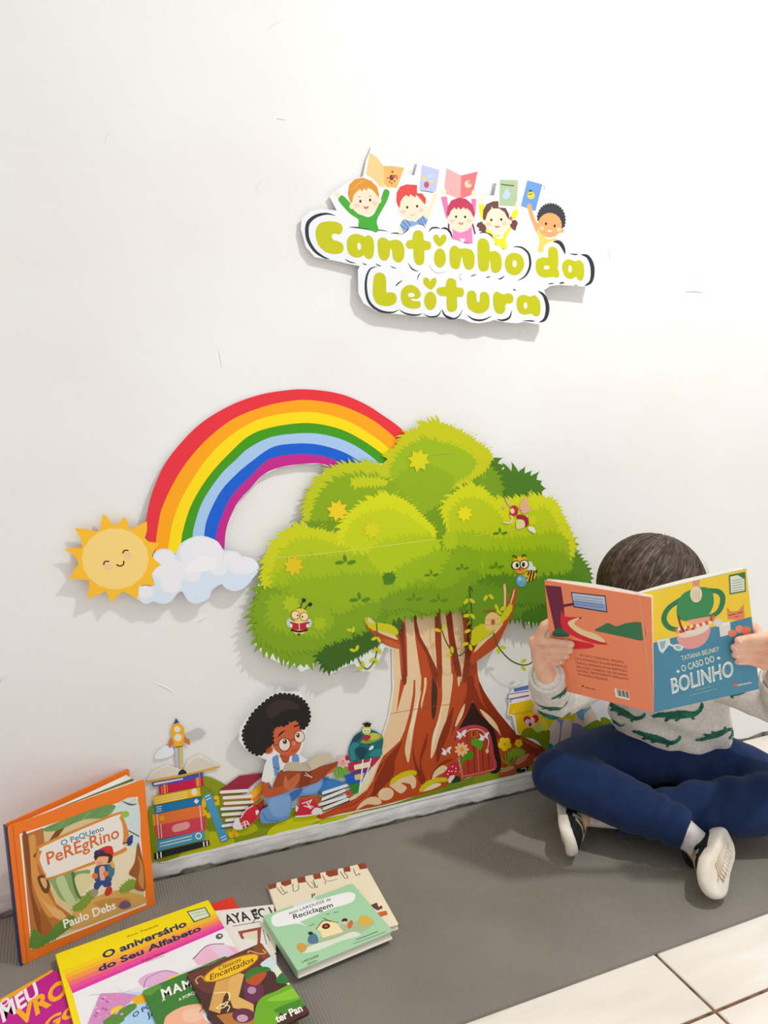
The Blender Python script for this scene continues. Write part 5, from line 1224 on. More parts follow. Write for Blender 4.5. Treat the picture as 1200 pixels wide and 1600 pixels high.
ART['yellow']=dict(O=[-0.59821, -0.42131, 0.0215],e1=[0.9892, 0.14654, 0.0],e2=[-0.14654, 0.9892, 0.0],wh=(0.2525, 0.27),parts=[
 ('cover',None,None,[
  ("p","#fbd318",[39,2269,2555,2335,2563,2252,48,2169]),
  ("p","#fbbd2c",[48,2169,2563,2252,2570,2169,57,2070]),
  ("p","#f99a4c",[57,2070,2570,2169,2577,2087,66,1973]),
  ("p","#f67375",[66,1973,2577,2087,2584,2006,74,1877]),
  ("p","#f0519b",[74,1877,2584,2006,2591,1926,83,1783]),
  ("p","#e53aa8",[83,1783,2591,1926,2599,1846,91,1689]),
  ("p","#f3f0f2",[89,1708,2597,1862,2594,-266,88,180]),
  ("p","#f4f2f4",[656,1554,1869,1492,1888,1270,690,1341]),
  ("p","#f4f2f4",[1619,1715,2445,1757,2460,1446,1657,1540]),
  ("p","#e9e8ee",[656,1554,690,1341,1888,1270,1827,775,932,987]),
  ("s","#e7b6dc",[985,1418,1122,1510,1396,1456,1553,1292,1573,1213,1446,1224,1102,1217]),
  ("p","#f3d84a",[1337,1247,1548,1273,1591,1224,1435,1187]),
  ("l","#8a7a8a",13.8,0,[1030,1261,1127,1419,1391,1436,1551,1285]),
  ("p","#f2bcd6",[1850,1432,2141,1615,2382,1493,2585,1271,2521,1023,1875,1278]),
  ("l","#5a4a56",18.4,0,[1856,1452,2141,1615,2389,1514]),
  ("l","#d45a8a",17.9,0,[2248,1428,2317,1314,2340,1421]),
  ("p","#eecfe4",[2160,1579,2382,1493,2510,1077,2254,1139]),
  ("p","#f4f2f4",[109,1654,819,1305,932,987,255,779]),
  ("l","#b8d8b0",16.4,0,[300,1537,690,1341,847,1309]),
  ("x","#2a2a5e","O aniversário",[633,2198,2004,2245,642,2350],4,0),
  ("x","#2a2a5e","do Seu Alfabeto",[517,1947,2179,2013,524,2079],4,0),
  ("x","#a06a1a","Amir Piedade",[1069,2484,1595,2495,1071,2529],1,0),
  ("x","#a02a3a","Luiz Gesini",[1156,1809,1526,1810,1160,1862],1,0),
  ("x","#a02a3a","ilustrações",[1201,1758,1485,1749,1206,1788],0,0),
  ("p","#3a6a4a",[2106,2596,2420,2539,2424,2258,2123,2258]),
  ("p","#dfe6cc",[2122,2563,2402,2516,2406,2280,2146,2287]),
  ("l","#7a9a7a",12.2,0,[2170,2485,2402,2437]),
  ("l","#7a9a7a",12.1,0,[2170,2402,2403,2370]),
  ("e","#5a5458",[2383,1718,2441,1709,2371,1652]),
  ("e","#e8e4e8",[2394,1722,2415,1709,2385,1697])]),
])
ART['blue']=dict(O=[-0.63261, -0.42236, 0.026],e1=[0.935, -0.35465, -0.0],e2=[0.35465, 0.935, 0.0],wh=(0.14, 0.16),parts=[
 ('cover',None,None,[
  ("p","#d98fc4",[5,1599,279,1606,573,1542,237,1033,-188,902,-124,1092]),
  ("p","#5a8f3a",[196,1080,333,1240,484,1371,597,1401,621,1263,551,1132,450,1025,254,981]),
  ("p","#f2b41e",[486,1457,619,1575,730,1571,748,1395,593,1366]),
  ("p","#aed4f0",[497,1134,630,1331,841,1461,1114,1111,1097,853,494,876]),
  ("e","#f0b8e0",[79,1262,104,1261,86,1241]),
  ("e","#b868a8",[-87,1539,-62,1538,-80,1517]),
  ("e","#b868a8",[150,1436,175,1435,157,1415]),
  ("e","#f0b8e0",[13,1339,37,1338,19,1318]),
  ("e","#b868a8",[337,1209,362,1208,343,1189]),
  ("e","#b868a8",[61,1180,85,1179,67,1159]),
  ("e","#e8a0d0",[348,1219,372,1219,354,1199]),
  ("e","#f0b8e0",[-51,1444,-26,1443,-44,1422]),
  ("e","#e8a0d0",[433,1197,457,1196,439,1177]),
  ("e","#b868a8",[-48,1313,-23,1312,-41,1293]),
  ("e","#e8a0d0",[60,1456,85,1455,67,1435]),
  ("e","#f0b8e0",[84,1522,109,1521,91,1501]),
  ("e","#e8a0d0",[267,1550,292,1549,273,1529]),
  ("e","#b868a8",[238,1191,262,1190,244,1171]),
  ("e","#e8a0d0",[-17,1387,8,1386,-10,1366]),
  ("e","#b868a8",[71,1493,96,1492,78,1471]),
  ("e","#b868a8",[67,1231,91,1230,73,1211]),
  ("e","#f0b8e0",[-66,1306,-42,1305,-59,1285]),
  ("e","#b868a8",[181,1287,205,1286,187,1267]),
  ("e","#e8a0d0",[135,1149,159,1148,142,1129]),
  ("e","#f0b8e0",[-17,1188,7,1187,-10,1168]),
  ("e","#e8a0d0",[192,1440,217,1439,199,1419]),
  ("e","#b868a8",[130,1313,155,1312,137,1293]),
  ("e","#e8a0d0",[234,1182,258,1181,240,1162]),
  ("e","#f0b8e0",[354,1256,378,1255,360,1236]),
  ("e","#b868a8",[304,1296,328,1295,310,1275]),
  ("s","#efd030",[252,1243,283,1317,379,1357,406,1312,333,1240,294,1192]),
  ("x","#2a3a7a","O PO",[620,1123,835,1323,581,1197],2,0),
  ("x","#2a3a7a","JA",[824,1105,942,1217,780,1190],2,0)]),
])
ART['forest']=dict(O=[-0.48868, -0.46481, 0.0305],e1=[0.98555, 0.16937, -0.0],e2=[-0.16937, 0.98555, 0.0],wh=(0.131, 0.17),parts=[
 ('cover',None,None,[
  ("e","#5a9a3e",[78,1629,181,1621,75,1552]),
  ("e","#5a9a3e",[193,1640,271,1634,190,1582]),
  ("e","#5a9a3e",[186,1710,251,1705,183,1660]),
  ("e","#5a9a3e",[777,1662,886,1654,770,1582]),
  ("e","#5a9a3e",[950,1643,1044,1636,942,1574]),
  ("e","#5a9a3e",[1100,1639,1167,1634,1094,1590]),
  ("p","#3a2a22",[668,1687,988,1664,1044,1491,738,1464]),
  ("x","#f6f2ec","M",[209,1398,346,1389,227,1567],4,0),
  ("x","#f6f2ec","A",[363,1390,502,1382,384,1561],4,0),
  ("x","#f6f2ec","M",[520,1383,660,1374,542,1555],4,0),
  ("x","#f6f2ec","Ã",[179,1335,235,1336,188,1382],3,0),
  ("x","#f0f0ea","A PORQU",[394,1209,681,1220,394,1267],2,0),
  ("s","#f2b493",[99,968,240,1073,461,1072,673,956,762,738,832,271,418,174,28,567]),
  ("s","#f2c4a8",[376,986,587,951,671,797,502,710,345,810]),
  ("e","#f4f2ee",[687,688,739,557,616,632]),
  ("e","#3f74b0",[693,665,728,576,639,623]),
  ("e","#1a2030",[702,651,720,604,670,627]),
  ("e","#ffffff",[691,713,704,704,684,694]),
  ("l","#8a5a3a",15.4,0,[581,855,649,891,715,840]),
  ("l","#8a5a3a",12.4,0,[626,905,701,918])]),
])
ART['brown']=dict(O=[-0.42262, -0.46046, 0.0355],e1=[0.98339, 0.1815, 0.0],e2=[-0.1815, 0.98339, 0.0],wh=(0.1235, 0.166),parts=[
 ('cover',None,None,[
  ("s","#6a3a34",[0,1758,295,1748,695,1673,1249,1626,1284,1285,966,1213,535,1137,128,1147]),
  ("s","#8a4a2a",[1081,1613,1249,1626,1286,1356,1267,1248,1144,1258,1088,1414]),
  ("p","#d8a45a",[338,1311,560,1343,573,1156,309,944,148,684,39,836]),
  ("p","#e0b062",[599,1363,736,1182,492,823,619,574,564,450,344,675,382,980]),
  ("p","#b87a3a",[91,682,362,583,536,389,492,224,141,456]),
  ("s","#6a3050",[691,1078,824,1035,880,822,764,602,610,621,561,778]),
  ("e","#b890a8",[704,831,759,795,675,766]),
  ("e","#6a2f48",[414,469,548,381,362,348]),
  ("e","#c8a0b0",[383,431,450,387,357,370]),
  ("l","#f4e2a0",18.5,0,[220,1086,405,965,266,766,141,809,351,833]),
  ("l","#f4e2a0",15.4,0,[211,843,312,737,250,657]),
  ("s","#cfe0ea",[1046,1252,1284,1285,1337,1061,1320,707,1123,750,1133,966,1038,1165]),
  ("s","#e8e4c8",[1149,1000,1313,1077,1371,808,1394,484,1207,607]),
  ("s","#2f7a3a",[1076,781,1188,884,1317,890,1378,759,1315,667,1177,670]),
  ("s","#6fae2a",[639,521,791,626,997,617,1270,608,1407,389,1370,203,1208,186,914,259,733,65,492,224]),
  ("s","#8cc63a",[807,533,1051,539,1284,513,1311,325,1035,382]),
  ("s","#c0522a",[700,1029,783,1151,934,1142,1037,1029,927,923,787,884]),
  ("s","#3f7a34",[748,1175,909,1227,1086,1133,1101,1032,879,1088,738,1047]),
  ("s","#4a8a30",[824,318,1171,292,1387,233,1215,141,929,169]),
  ("s","#7a2a2a",[1184,81,1350,51,1470,46,1273,22]),
  ("s","#a8622a",[1304,674,1439,630,1466,265,1490,82,1409,218,1377,451]),
  ("e","#b5792a",[627,1418,1085,1421,610,1246]),
  ("e","#f4c21c",[627,1418,1065,1421,613,1269]),
  ("x","#5a2a1a","Clássicos",[436,1471,800,1462,454,1555],1,0.2),
  ("x","#5a2a1a","Encantados",[257,1356,962,1345,278,1466],1,0.2),
  ("x","#f6f0e8","ter Pan",[758,87,1165,73,774,212],4,0),
  ("l","#d9a06a",23.3,0,[76,1396,78,1482,164,1515,186,1456]),
  ("l","#d9a06a",24.6,0,[965,1567,1006,1589,1105,1451,1200,1413,1188,1493])]),
])
ART['orange']=dict(O=[-0.68748, -0.13925, 0.0065],e1=[0.95408, 0.29956, 0.0],e2=[-0.02304, 0.07337, 0.99704],wh=(0.2242, 0.234),parts=[
 ('front_cover',None,None,[
  ("p","#f3efe4",[166,2153,2095,2077,2074,66,151,188]),
  ("p","#d9c592",[191,2118,2076,2050,2053,104,168,212]),
  ("s","#cfe0e0",[1636,1999,2085,2036,2054,1118,1941,992,1880,1430]),
  ("s","#e9dfc0",[1001,1256,1441,1270,1897,1251,2060,802,1905,591,1376,554,960,810]),
  ("s","#8aa86a",[526,1298,933,1186,1174,1115,1132,1000,989,797,883,646,686,803,568,1117]),
  ("s","#b9cf9a",[630,1155,753,1198,819,939,912,632,767,700]),
  ("s","#4f7a4a",[875,1211,930,1154,1022,815,977,669,904,868]),
  ("s","#dcd8a8",[925,1091,1138,1064,1216,896,1048,770,983,733]),
  ("s","#d8a85c",[965,541,1189,605,1571,567,1823,419,2045,248,2054,110,1467,135,841,199,648,393]),
  ("s","#c9904a",[1181,508,1497,464,1811,285,1479,267]),
  ("p","#b8743a",[199,2115,517,2118,517,1815,416,1506,489,1217,595,779,807,482,821,309,553,340,367,236,170,237,179,972]),
  ("s","#d99a4c",[278,2008,393,2025,374,1524,450,1106,611,641,461,614,305,1106,265,1571]),
  ("s","#8a4f26",[203,2101,284,2068,278,1565,264,1125,369,560,404,315,274,477,223,1143]),
  ("s","#e3b273",[333,1094,454,845,668,614,740,415,546,573]),
  ("s","#a3622e",[348,797,433,627,497,368,345,312]),
  ("s","#6a4424",[356,1340,470,1322,534,1132,484,1009,405,1093]),
  ("s","#d9b07a",[395,1291,466,1276,489,1152,450,1106]),
  ("s","#7a4e28",[337,1731,548,1835,710,1995,852,2084,893,2052,761,1910,570,1762,389,1677]),
  ("t","#5f8a3a",49.3,37.0,0.2,[176,201,219,503,370,267,559,403,804,451,856,359,633,235]),
  ("t","#7a9c3c",51.4,38.5,0.2,[845,564,1007,655,1171,748,1192,637,992,495]),
  ("t","#7fa03c",47.5,40.7,0.2,[1634,539,1809,634,1938,576,1965,495,1794,467]),
  ("s","#6f9a5a",[516,2103,1022,2133,1519,2127,1704,2041,1500,1917,1164,2013,710,1995]),
  ("l","#3f6a3a",37.0,1,[600,2070,718,2088]),
  ("l","#a8c47a",37.4,1,[773,2034,870,2126]),
  ("l","#3f6a4a",38.0,1,[952,2029,1081,2110]),
  ("l","#c4d49a",38.5,1,[1134,2024,1265,2106]),
  ("l","#3f6a3a",39.0,1,[1320,2019,1453,2101]),
  ("l","#8fb85a",46.2,1,[1506,1982,1636,1999]),
  ("s","#9a5a2e",[1820,767,1935,925,2014,1238,2057,1151,2101,645,2074,341,1894,457,1941,610]),
  ("s","#c98a4c",[1996,1038,2027,816,1971,562,2057,383,2076,795]),
  ("l","#7a4a26",27.0,1,[1808,2104,1962,1979,2077,1954]),
  ("l","#7a4a26",20.4,1,[1899,2019,2068,2042]),
  ("s","#9dc43a",[1757,1903,1888,1888,1912,1793,1782,1809]),
  ("s","#d98f3c",[358,1658,414,1794,478,1863,1694,1927,1785,1842,1839,1719,1883,1463,1839,1344,1769,1304,1741,1179,578,1226,470,1322,413,1475]),
  ("s","#eceae0",[419,1633,467,1740,517,1815,1674,1884,1748,1805,1786,1672,1784,1468,1756,1343,1698,1248,610,1254,487,1347,443,1494]),
  ("x","#3f7f9c","O PeQUeno",[771,1705,1474,1700,756,1799],2,0),
  ("x","#d9703c","PeREgRino",[529,1480,1719,1477,519,1687],2,0),
  ("x","#fbf8f0","Paulo Debs",[684,303,1549,251,668,449],3,0),
  ("s","#d8302f",[1276,1372,1326,1401,1454,1416,1564,1381,1591,1292,1581,1211,1444,1302,1349,1308]),
  ("s","#2f3a6a",[1268,1359,1311,1408,1448,1351,1428,1309,1318,1321]),
  ("e","#f0b48c",[1395,1188,1525,1133,1384,1065]),
  ("s","#4a2f22",[1273,1340,1444,1309,1565,1218,1550,1123,1474,1104,1500,1211,1346,1276,1285,1234]),
  ("e","#e89a7a",[1351,1156,1400,1135,1347,1117]),
  ("s","#34567a",[1261,1111,1333,1130,1488,1081,1563,1015,1529,825,1492,773,1275,853,1237,953]),
  ("s","#e6b0a0",[1334,1079,1422,1059,1401,831,1338,842]),
  ("s","#3a7a8a",[1469,1055,1577,1060,1573,874,1498,839]),
  ("e","#e87a3c",[1249,975,1297,954,1244,924]),
  ("e","#e87a3c",[1433,935,1479,915,1428,887]),
  ("s","#2f4a8a",[1251,863,1478,797,1500,685,1390,710,1347,770,1262,707,1219,760]),
  ("s","#9a9a7a",[1153,722,1204,760,1277,700,1255,626,1190,611,1148,664]),
  ("s","#c0392b",[1382,619,1454,705,1512,628,1488,553,1406,540]),
  ("s","#e0b34a",[1522,1100,1572,1113,1575,976,1532,1028]),
  ("s","#2f3f8a",[1842,1377,1913,1434,1951,1402,1916,1278,1849,1271]),
  ("l","#2a2a3a",17.1,0,[1773,1353,1935,1305]),
  ("l","#4a3a2a",13.8,0,[1889,1529,2058,1359]),
  ("s","#7a5a7a",[1593,265,1681,328,1776,267,1800,168,1668,178])]),
])
ART['held_front']=dict(O=[0.33311, -0.40289, 0.36588],e1=[0.86968, -0.42131, 0.25718],e2=[-0.31814, -0.08008, 0.94465],wh=(0.1797, 0.2348),parts=[
 ('front_cover',None,None,[
  ("p","#4a8cab",[58,1374,2063,1464,1926,-169,-30,-83]),
  ("p","#f9d53c",[58,1374,2063,1464,2148,2466,-20,2473]),
  ("l","#2f8050",89.8,0,[753,2082,514,1966,411,1790,467,1609,628,1503]),
  ("l","#2f8050",88.7,0,[1185,2112,1331,2044,1377,1891,1275,1676,1005,1586]),
  ("s","#3d9058",[622,1814,657,2007,762,2159,940,2210,1126,2191,1225,2073,1230,1871,1157,1708,1060,1612,768,1643,646,1725]),
  ("p","#ee9a72",[946,2375,1059,2356,1033,2185,940,2210]),
  ("e","#f0e2c6",[971,2098,1064,2073,954,1950]),
  ("l","#c9a880",11.1,0,[935,2172,917,2017]),
  ("l","#c9a880",11.1,0,[981,2179,958,1985]),
  ("l","#c9a880",11.1,0,[1022,2148,1003,1993]),
  ("s","#e9a09a",[582,1411,846,1422,1114,1474,1079,1254,933,1113,721,1112,605,1229]),
  ("e","#f2d9c2",[846,1422,1104,1434,855,1331]),
  ("e","#e8643c",[579,1525,609,1517,575,1493]),
  ("e","#f0a080",[598,1476,628,1468,594,1444]),
  ("e","#f6ead8",[629,1524,659,1516,625,1492]),
  ("e","#d84a34",[648,1476,679,1468,644,1444]),
  ("e","#e8643c",[679,1524,710,1516,675,1492]),
  ("e","#f0a080",[699,1475,729,1467,695,1443]),
  ("e","#f6ead8",[730,1523,760,1515,726,1491]),
  ("e","#d84a34",[749,1475,779,1467,745,1443]),
  ("e","#e8643c",[780,1523,810,1514,776,1491]),
  ("e","#f0a080",[799,1474,830,1466,795,1442]),
  ("e","#f6ead8",[830,1522,860,1514,826,1490]),
  ("e","#d84a34",[849,1474,880,1466,846,1442]),
  ("e","#e8643c",[880,1522,911,1513,876,1490]),
  ("e","#f0a080",[911,1570,941,1561,907,1538]),
  ("e","#f6ead8",[930,1521,961,1513,927,1489]),
  ("e","#d84a34",[961,1569,991,1561,957,1537]),
  ("e","#e8643c",[981,1521,1011,1512,977,1489]),
  ("e","#f0a080",[1011,1569,1041,1560,1007,1537]),
  ("e","#f6ead8",[1031,1520,1061,1512,1027,1488]),
  ("e","#d84a34",[1061,1568,1091,1560,1057,1536]),
  ("e","#e8643c",[1081,1520,1111,1511,1077,1488]),
  ("e","#f0a080",[1111,1567,1141,1559,1107,1536]),
  ("e","#f6ead8",[1131,1519,1161,1511,1127,1487]),
  ("e","#d84a34",[1161,1567,1191,1559,1157,1535]),
  ("e","#e8643c",[1191,1615,1221,1606,1188,1583]),
  ("e","#f0a080",[1211,1566,1241,1558,1207,1535]),
  ("l","#8a3a2a",33.9,0,[644,1767,658,1598,694,1464]),
  ("s","#eee6d6",[711,1460,885,1453,1081,1491,1110,1441,945,1374,771,1380]),
  ("s","#f4a78c",[769,1651,908,1653,1148,1629,1036,1557,863,1563]),
  ("p","#e9e6de",[1265,1424,1447,1444,1438,1210,1262,1204]),
  ("e","#f4f2ea",[1359,1431,1447,1435,1364,1394]),
  ("e","#e3e0d4",[1257,1484,1325,1465,1249,1403]),
  ("e","#e98c6c",[1460,1221,1531,1201,1453,1152]),
  ("e","#ec9474",[1583,1270,1651,1252,1576,1197]),
  ("e","#e88060",[1686,1217,1763,1196,1678,1136]),
  ("p","#ec8a60",[1419,1505,1424,1724,1493,1624,1602,1611,1691,1708,1683,1449,1613,1436]),
  ("l","#3a3a2a",15.0,0,[1437,1574,1540,1571]),
  ("l","#3a3a2a",14.9,0,[1575,1577,1661,1578]),
  ("l","#8a3a2a",11.2,0,[1535,1523,1586,1517]),
  ("p","#dfe9ea",[241,1421,452,1414,451,1300,299,1139,255,1206]),
  ("p","#9ab8c0",[278,1377,383,1374,348,1244,292,1217]),
  ("l","#e6ecec",34.5,0,[426,1295,522,1218,640,1177]),
  ("e","#dfe6e8",[564,1189,640,1142,542,1129]),
  ("e","#9fb8c2",[564,1189,609,1161,552,1156]),
  ("p","#3c7a52",[1515,2306,1774,2294,1750,1937,1493,1955]),
  ("p","#e9ebdc",[1532,2277,1754,2268,1732,1966,1515,1977]),
  ("p","#3c7a52",[1647,2277,1762,2277,1751,2166]),
  ("l","#7a9a8a",10.9,0,[1558,2192,1726,2181]),
  ("l","#7a9a8a",10.9,0,[1553,2146,1721,2135]),
  ("l","#7a9a8a",11.0,0,[1548,2099,1717,2089]),
  ("l","#7a9a8a",11.0,0,[1544,2053,1712,2043]),
  ("l","#7a9a8a",11.0,0,[1539,2007,1708,1996]),
  ("x","#d3e4c4","TATIANA BELINKY",[590,917,1220,941,591,1007],2,0),
  ("x","#dfe9d8","O CASO DO",[570,698,1122,754,561,822],2,0),
  ("e","#dfe9d8",[505,724,533,717,502,695]),
  ("e","#dfe9d8",[1191,804,1219,796,1188,775]),
  ("x","#e9efec","BOLINHO",[351,309,1405,395,361,607],3,0),
  ("x","#4f8ca6","BOLINHO",[361,328,1399,409,369,583],-4,0),
  ("x","#9fc4b8","ilustrações de",[750,253,997,265,748,298],0,0),
  ("l","#8fb8b0",16.0,0,[645,192,864,204,1091,208]),
  ("x","#f0f2f0","salamandra",[1439,165,1675,158,1440,209],2,0),
  ("s","#e8663a",[1372,206,1398,252,1437,214,1426,173])]),
])
ART['held_back']=dict(O=[0.23384, -0.25306, 0.36773],e1=[0.55231, -0.83357, -0.0103],e2=[-0.2567, -0.18181, 0.94924],wh=(0.1797, 0.2348),parts=[
 ('back_cover',None,None,[
  ("p","#742843",[4,2248,293,2271,315,1886,312,1442,122,1253,74,1659]),
  ("l","#742843",53.9,0,[304,1884,479,1954]),
  ("s","#2f6a50",[78,1197,78,1298,212,1406,325,1354,369,1260]),
  ("s","#3f7a54",[837,1494,961,1609,1074,1699,1216,1666,1396,1770,1647,1817,1667,1491,1316,1473,1028,1480]),
  ("p","#2a2f4a",[461,2196,1054,2238,1075,1905,487,1895]),
  ("p","#c3cfe6",[479,2178,1039,2214,1058,1927,503,1920]),
  ("p","#93a8d6",[492,2043,1047,2069,1058,1927,503,1920]),
  ("l","#6a7494",11.9,0,[516,2121,1004,2148]),
  ("l","#6a7494",11.9,0,[513,2069,1001,2098]),
  ("l","#6a7494",12.0,0,[509,2016,999,2046]),
  ("l","#6a7494",12.0,0,[506,1964,997,1995]),
  ("s","#e12d3c",[231,1514,241,1650,262,1788,309,1687,385,1672,596,1713,602,1683,436,1581,503,1431,802,1375,991,1308,1025,1241,793,1212,531,1257,305,1350]),
  ("s","#f1d8a8",[365,1543,459,1639,587,1698,481,1560,638,1461,878,1414,1004,1280,630,1335,446,1427]),
  ("s","#e12d3c",[235,1174,527,1198,792,1193,757,1104,438,1012,246,1052]),
  ("s","#f1d8a8",[238,1165,372,1183,396,1070,262,1056]),
  ("l","#c02030",20.7,1,[982,1284,1108,1216]),
  ("e","#5a1a20",[595,1699,610,1703,594,1682]),
  ("x","#7a3a2c","UM CONTO TRADICIONAL, REESCRITO",[539,880,1315,920,534,925],0,0),
  ("x","#7a3a2c","COM A EXPERIÊNCIA DE QUEM ENTENDE DE",[432,782,1367,834,427,828],0,0),
  ("x","#7a3a2c","CRIANÇA, BASEADO-SE NA REPETIÇÃO",[450,693,1364,747,445,739],0,0),
  ("x","#7a3a2c","DAS AÇÕES, O ENREDO TEM UM HUMOR",[460,607,1369,662,455,652],0,0),
  ("x","#7a3a2c","NATURAL, PERFEITAMENTE ADEQUADO",[467,523,1377,582,462,569],0,0),
  ("x","#7a3a2c","ÀS CRIANÇAS PEQUENAS.",[482,447,1029,466,477,493],0,0),
  ("x","#6a2a20","salamandra",[592,190,787,193,590,223],1,0),
  ("e","#6a2a20",[555,218,571,222,553,198]),
  ("p","#f4ece0",[1128,334,1373,340,1389,147,1144,150]),
  ("l","#2a2020",8.7,0,[1173,319,1187,191]),
  ("l","#2a2020",14.0,0,[1195,319,1209,191]),
  ("l","#2a2020",19.2,0,[1217,320,1231,192]),
  ("l","#2a2020",8.7,0,[1240,320,1254,192]),
  ("l","#2a2020",13.9,0,[1262,320,1276,193]),
  ("l","#2a2020",19.1,0,[1284,321,1298,193]),
  ("l","#2a2020",8.7,0,[1306,321,1321,194]),
  ("l","#2a2020",13.8,0,[1329,322,1343,194]),
  ("l","#2a2020",19.0,0,[1351,322,1365,195]),
  ("l","#ee9a78",42.5,0,[1612,2354,1780,41])]),
])

# ------------------------------------------------------------------ setting
m_wall = mat('#eeece8', .62, .2, 'white_plaster_paint')
def wall_nodes(m):
    N, L, B = nodes(m)
    tc = N.new('ShaderNodeTexCoord')
    n1 = N.new('ShaderNodeTexNoise'); n1.inputs['Scale'].default_value = 9; n1.inputs['Detail'].default_value = 3
    n2 = N.new('ShaderNodeTexNoise'); n2.inputs['Scale'].default_value = 110; n2.inputs['Detail'].default_value = 5
    n3 = N.new('ShaderNodeTexNoise'); n3.inputs['Scale'].default_value = 2.2; n3.inputs['Detail'].default_value = 2
    for n in (n1, n2, n3): L.new(tc.outputs['Object'], n.inputs['Vector'])
    a = N.new('ShaderNodeMath'); a.operation = 'MULTIPLY_ADD'; a.inputs[1].default_value = .16
    L.new(n2.outputs[0], a.inputs[0]); L.new(n1.outputs[0], a.inputs[2])
    b = N.new('ShaderNodeBump'); b.inputs['Strength'].default_value = .5; b.inputs['Distance'].default_value = .004
    L.new(a.outputs[0], b.inputs['Height']); L.new(b.outputs[0], B.inputs['Normal'])
    r = N.new('ShaderNodeValToRGB'); r.color_ramp.elements[0].color = lin('#ebe9e6'); r.color_ramp.elements[1].color = lin('#f1f0ee')
    r.color_ramp.elements[0].position = .35; r.color_ramp.elements[1].position = .65
    L.new(n3.outputs[0], r.inputs[0]); L.new(r.outputs[0], B.inputs['Base Color'])
wall_nodes(m_wall)
def box_obj(name, x0, x1, y0, y1, z0, z1, m, kind=None, parent=None):
    v = [(x, y, z) for z in (z0, z1) for x, y in ((x0, y0), (x1, y0), (x1, y1), (x0, y1))]
    return link(name, mesh(name, v, box_faces(0), [m]), parent, None, kind)
def wall_mesh():
    v, f = [], []; rng = random.Random(5)
    v += [(x, y, z) for z in (-.02, 2.85) for x, y in ((-2.6, 0), (4.4, 0), (4.4, .12), (-2.6, .12))]
    f += box_faces(0)
    def ridge(x, z, L, ang, h, w):
        a = len(v); n = 9; ca, sa = math.cos(ang), math.sin(ang)
        for i in range(n):
            t = i/(n-1); bend = math.sin(t*math.pi)*L*.06; k = math.sin(t*math.pi)**.6
            for j, (o, y) in enumerate(((-w, .0004), (-w*.3, -h*k), (w*.3, -h*k), (w, .0004))):
                v.append((x+ca*(t-.5)*L-sa*(o*k+bend), y, z+sa*(t-.5)*L+ca*(o*k+bend)))
        for i in range(n-1):
            for j in range(3): f.append((a+i*4+j, a+i*4+j+1, a+i*4+j+5, a+i*4+j+4))
    for x, z, L, ang in RIDGES: ridge(x, z, L, ang, .0022, .0028)
    for i in range(60): ridge(rng.uniform(-1.1, 1.4), rng.uniform(.1, 1.9), rng.uniform(.006, .05), rng.uniform(-1.6, 1.6), rng.uniform(.0006, .0015), rng.uniform(.0014, .003))
    return mesh('wall_back', v, f, [m_wall])
RIDGES = [(-.12, .36, .04, -.35), (-.055, .352, .035, .1), (-.36, .5, .02, .6), (.36, 1.16, .05, .05), (.75, 1.12, .06, .02), (-.74, 1.04, .05, -.1), (.3, 1.02, .012, 1.5), (-.75, .62, .02, 1.2), (-.69, .44, .018, 1.1)]
link('wall_back', wall_mesh(), None, None, 'structure')
# floor: ceramic tiles with brown grout
m_tile = noisy(mat('#e9e2d6', .28, .5, 'beige_marbled_tile'), '#e6ddcf', '#f4eee4', 3.2, 6, (1.0, 5.5, 1), lo=.3, hi=.62)
m_tile.node_tree.nodes['Mapping'].inputs['Rotation'].default_value = (0, 0, .95)
m_grout = noisy(mat('#7a5a44', .9, .1, 'brown_grout'), '#5c4232', '#8d6d55', 60)
fv, ff, fm = [], [], []
fv += [(x, y, z) for z in (-.06, -.0035) for x, y in ((-2.6, -3.2), (4.4, -3.2), (4.4, .0), (-2.6, .0))]; ff += box_faces(0); fm += [1]*6
TX, TY, G = .60, .635, .0028
for i in range(-5, 7):
    for j in range(-5, 1):
        x0, x1 = .2695+(i-1)*TX+G, .2695+i*TX-G; y0, y1 = -.6345+(j)*TY+G, -.6345+(j+1)*TY-G
        if x1 < -2.6 or x0 > 4.4 or y1 < -3.2: continue
        x0, x1, y0, y1 = max(x0, -2.6), min(x1, 4.4), max(y0, -3.2), min(y1, 0)
        a = len(fv); c = .0018
        fv += [(x0, y0, -.05), (x1, y0, -.05), (x1, y1, -.05), (x0, y1, -.05), (x0, y0, -c), (x1, y0, -c), (x1, y1, -c), (x0, y1, -c), (x0+c, y0+c, 0), (x1-c, y0+c, 0), (x1-c, y1-c, 0), (x0+c, y1-c, 0)]
        ff += [(a+k, a+(k+1) % 4, a+4+(k+1) % 4, a+4+k) for k in range(4)] + [(a+4+k, a+4+(k+1) % 4, a+8+(k+1) % 4, a+8+k) for k in range(4)] + [(a+8, a+9, a+10, a+11)]
        fm += [0]*9
link('floor', mesh('floor', fv, ff, [m_tile, m_grout], fm), None, None, 'structure')
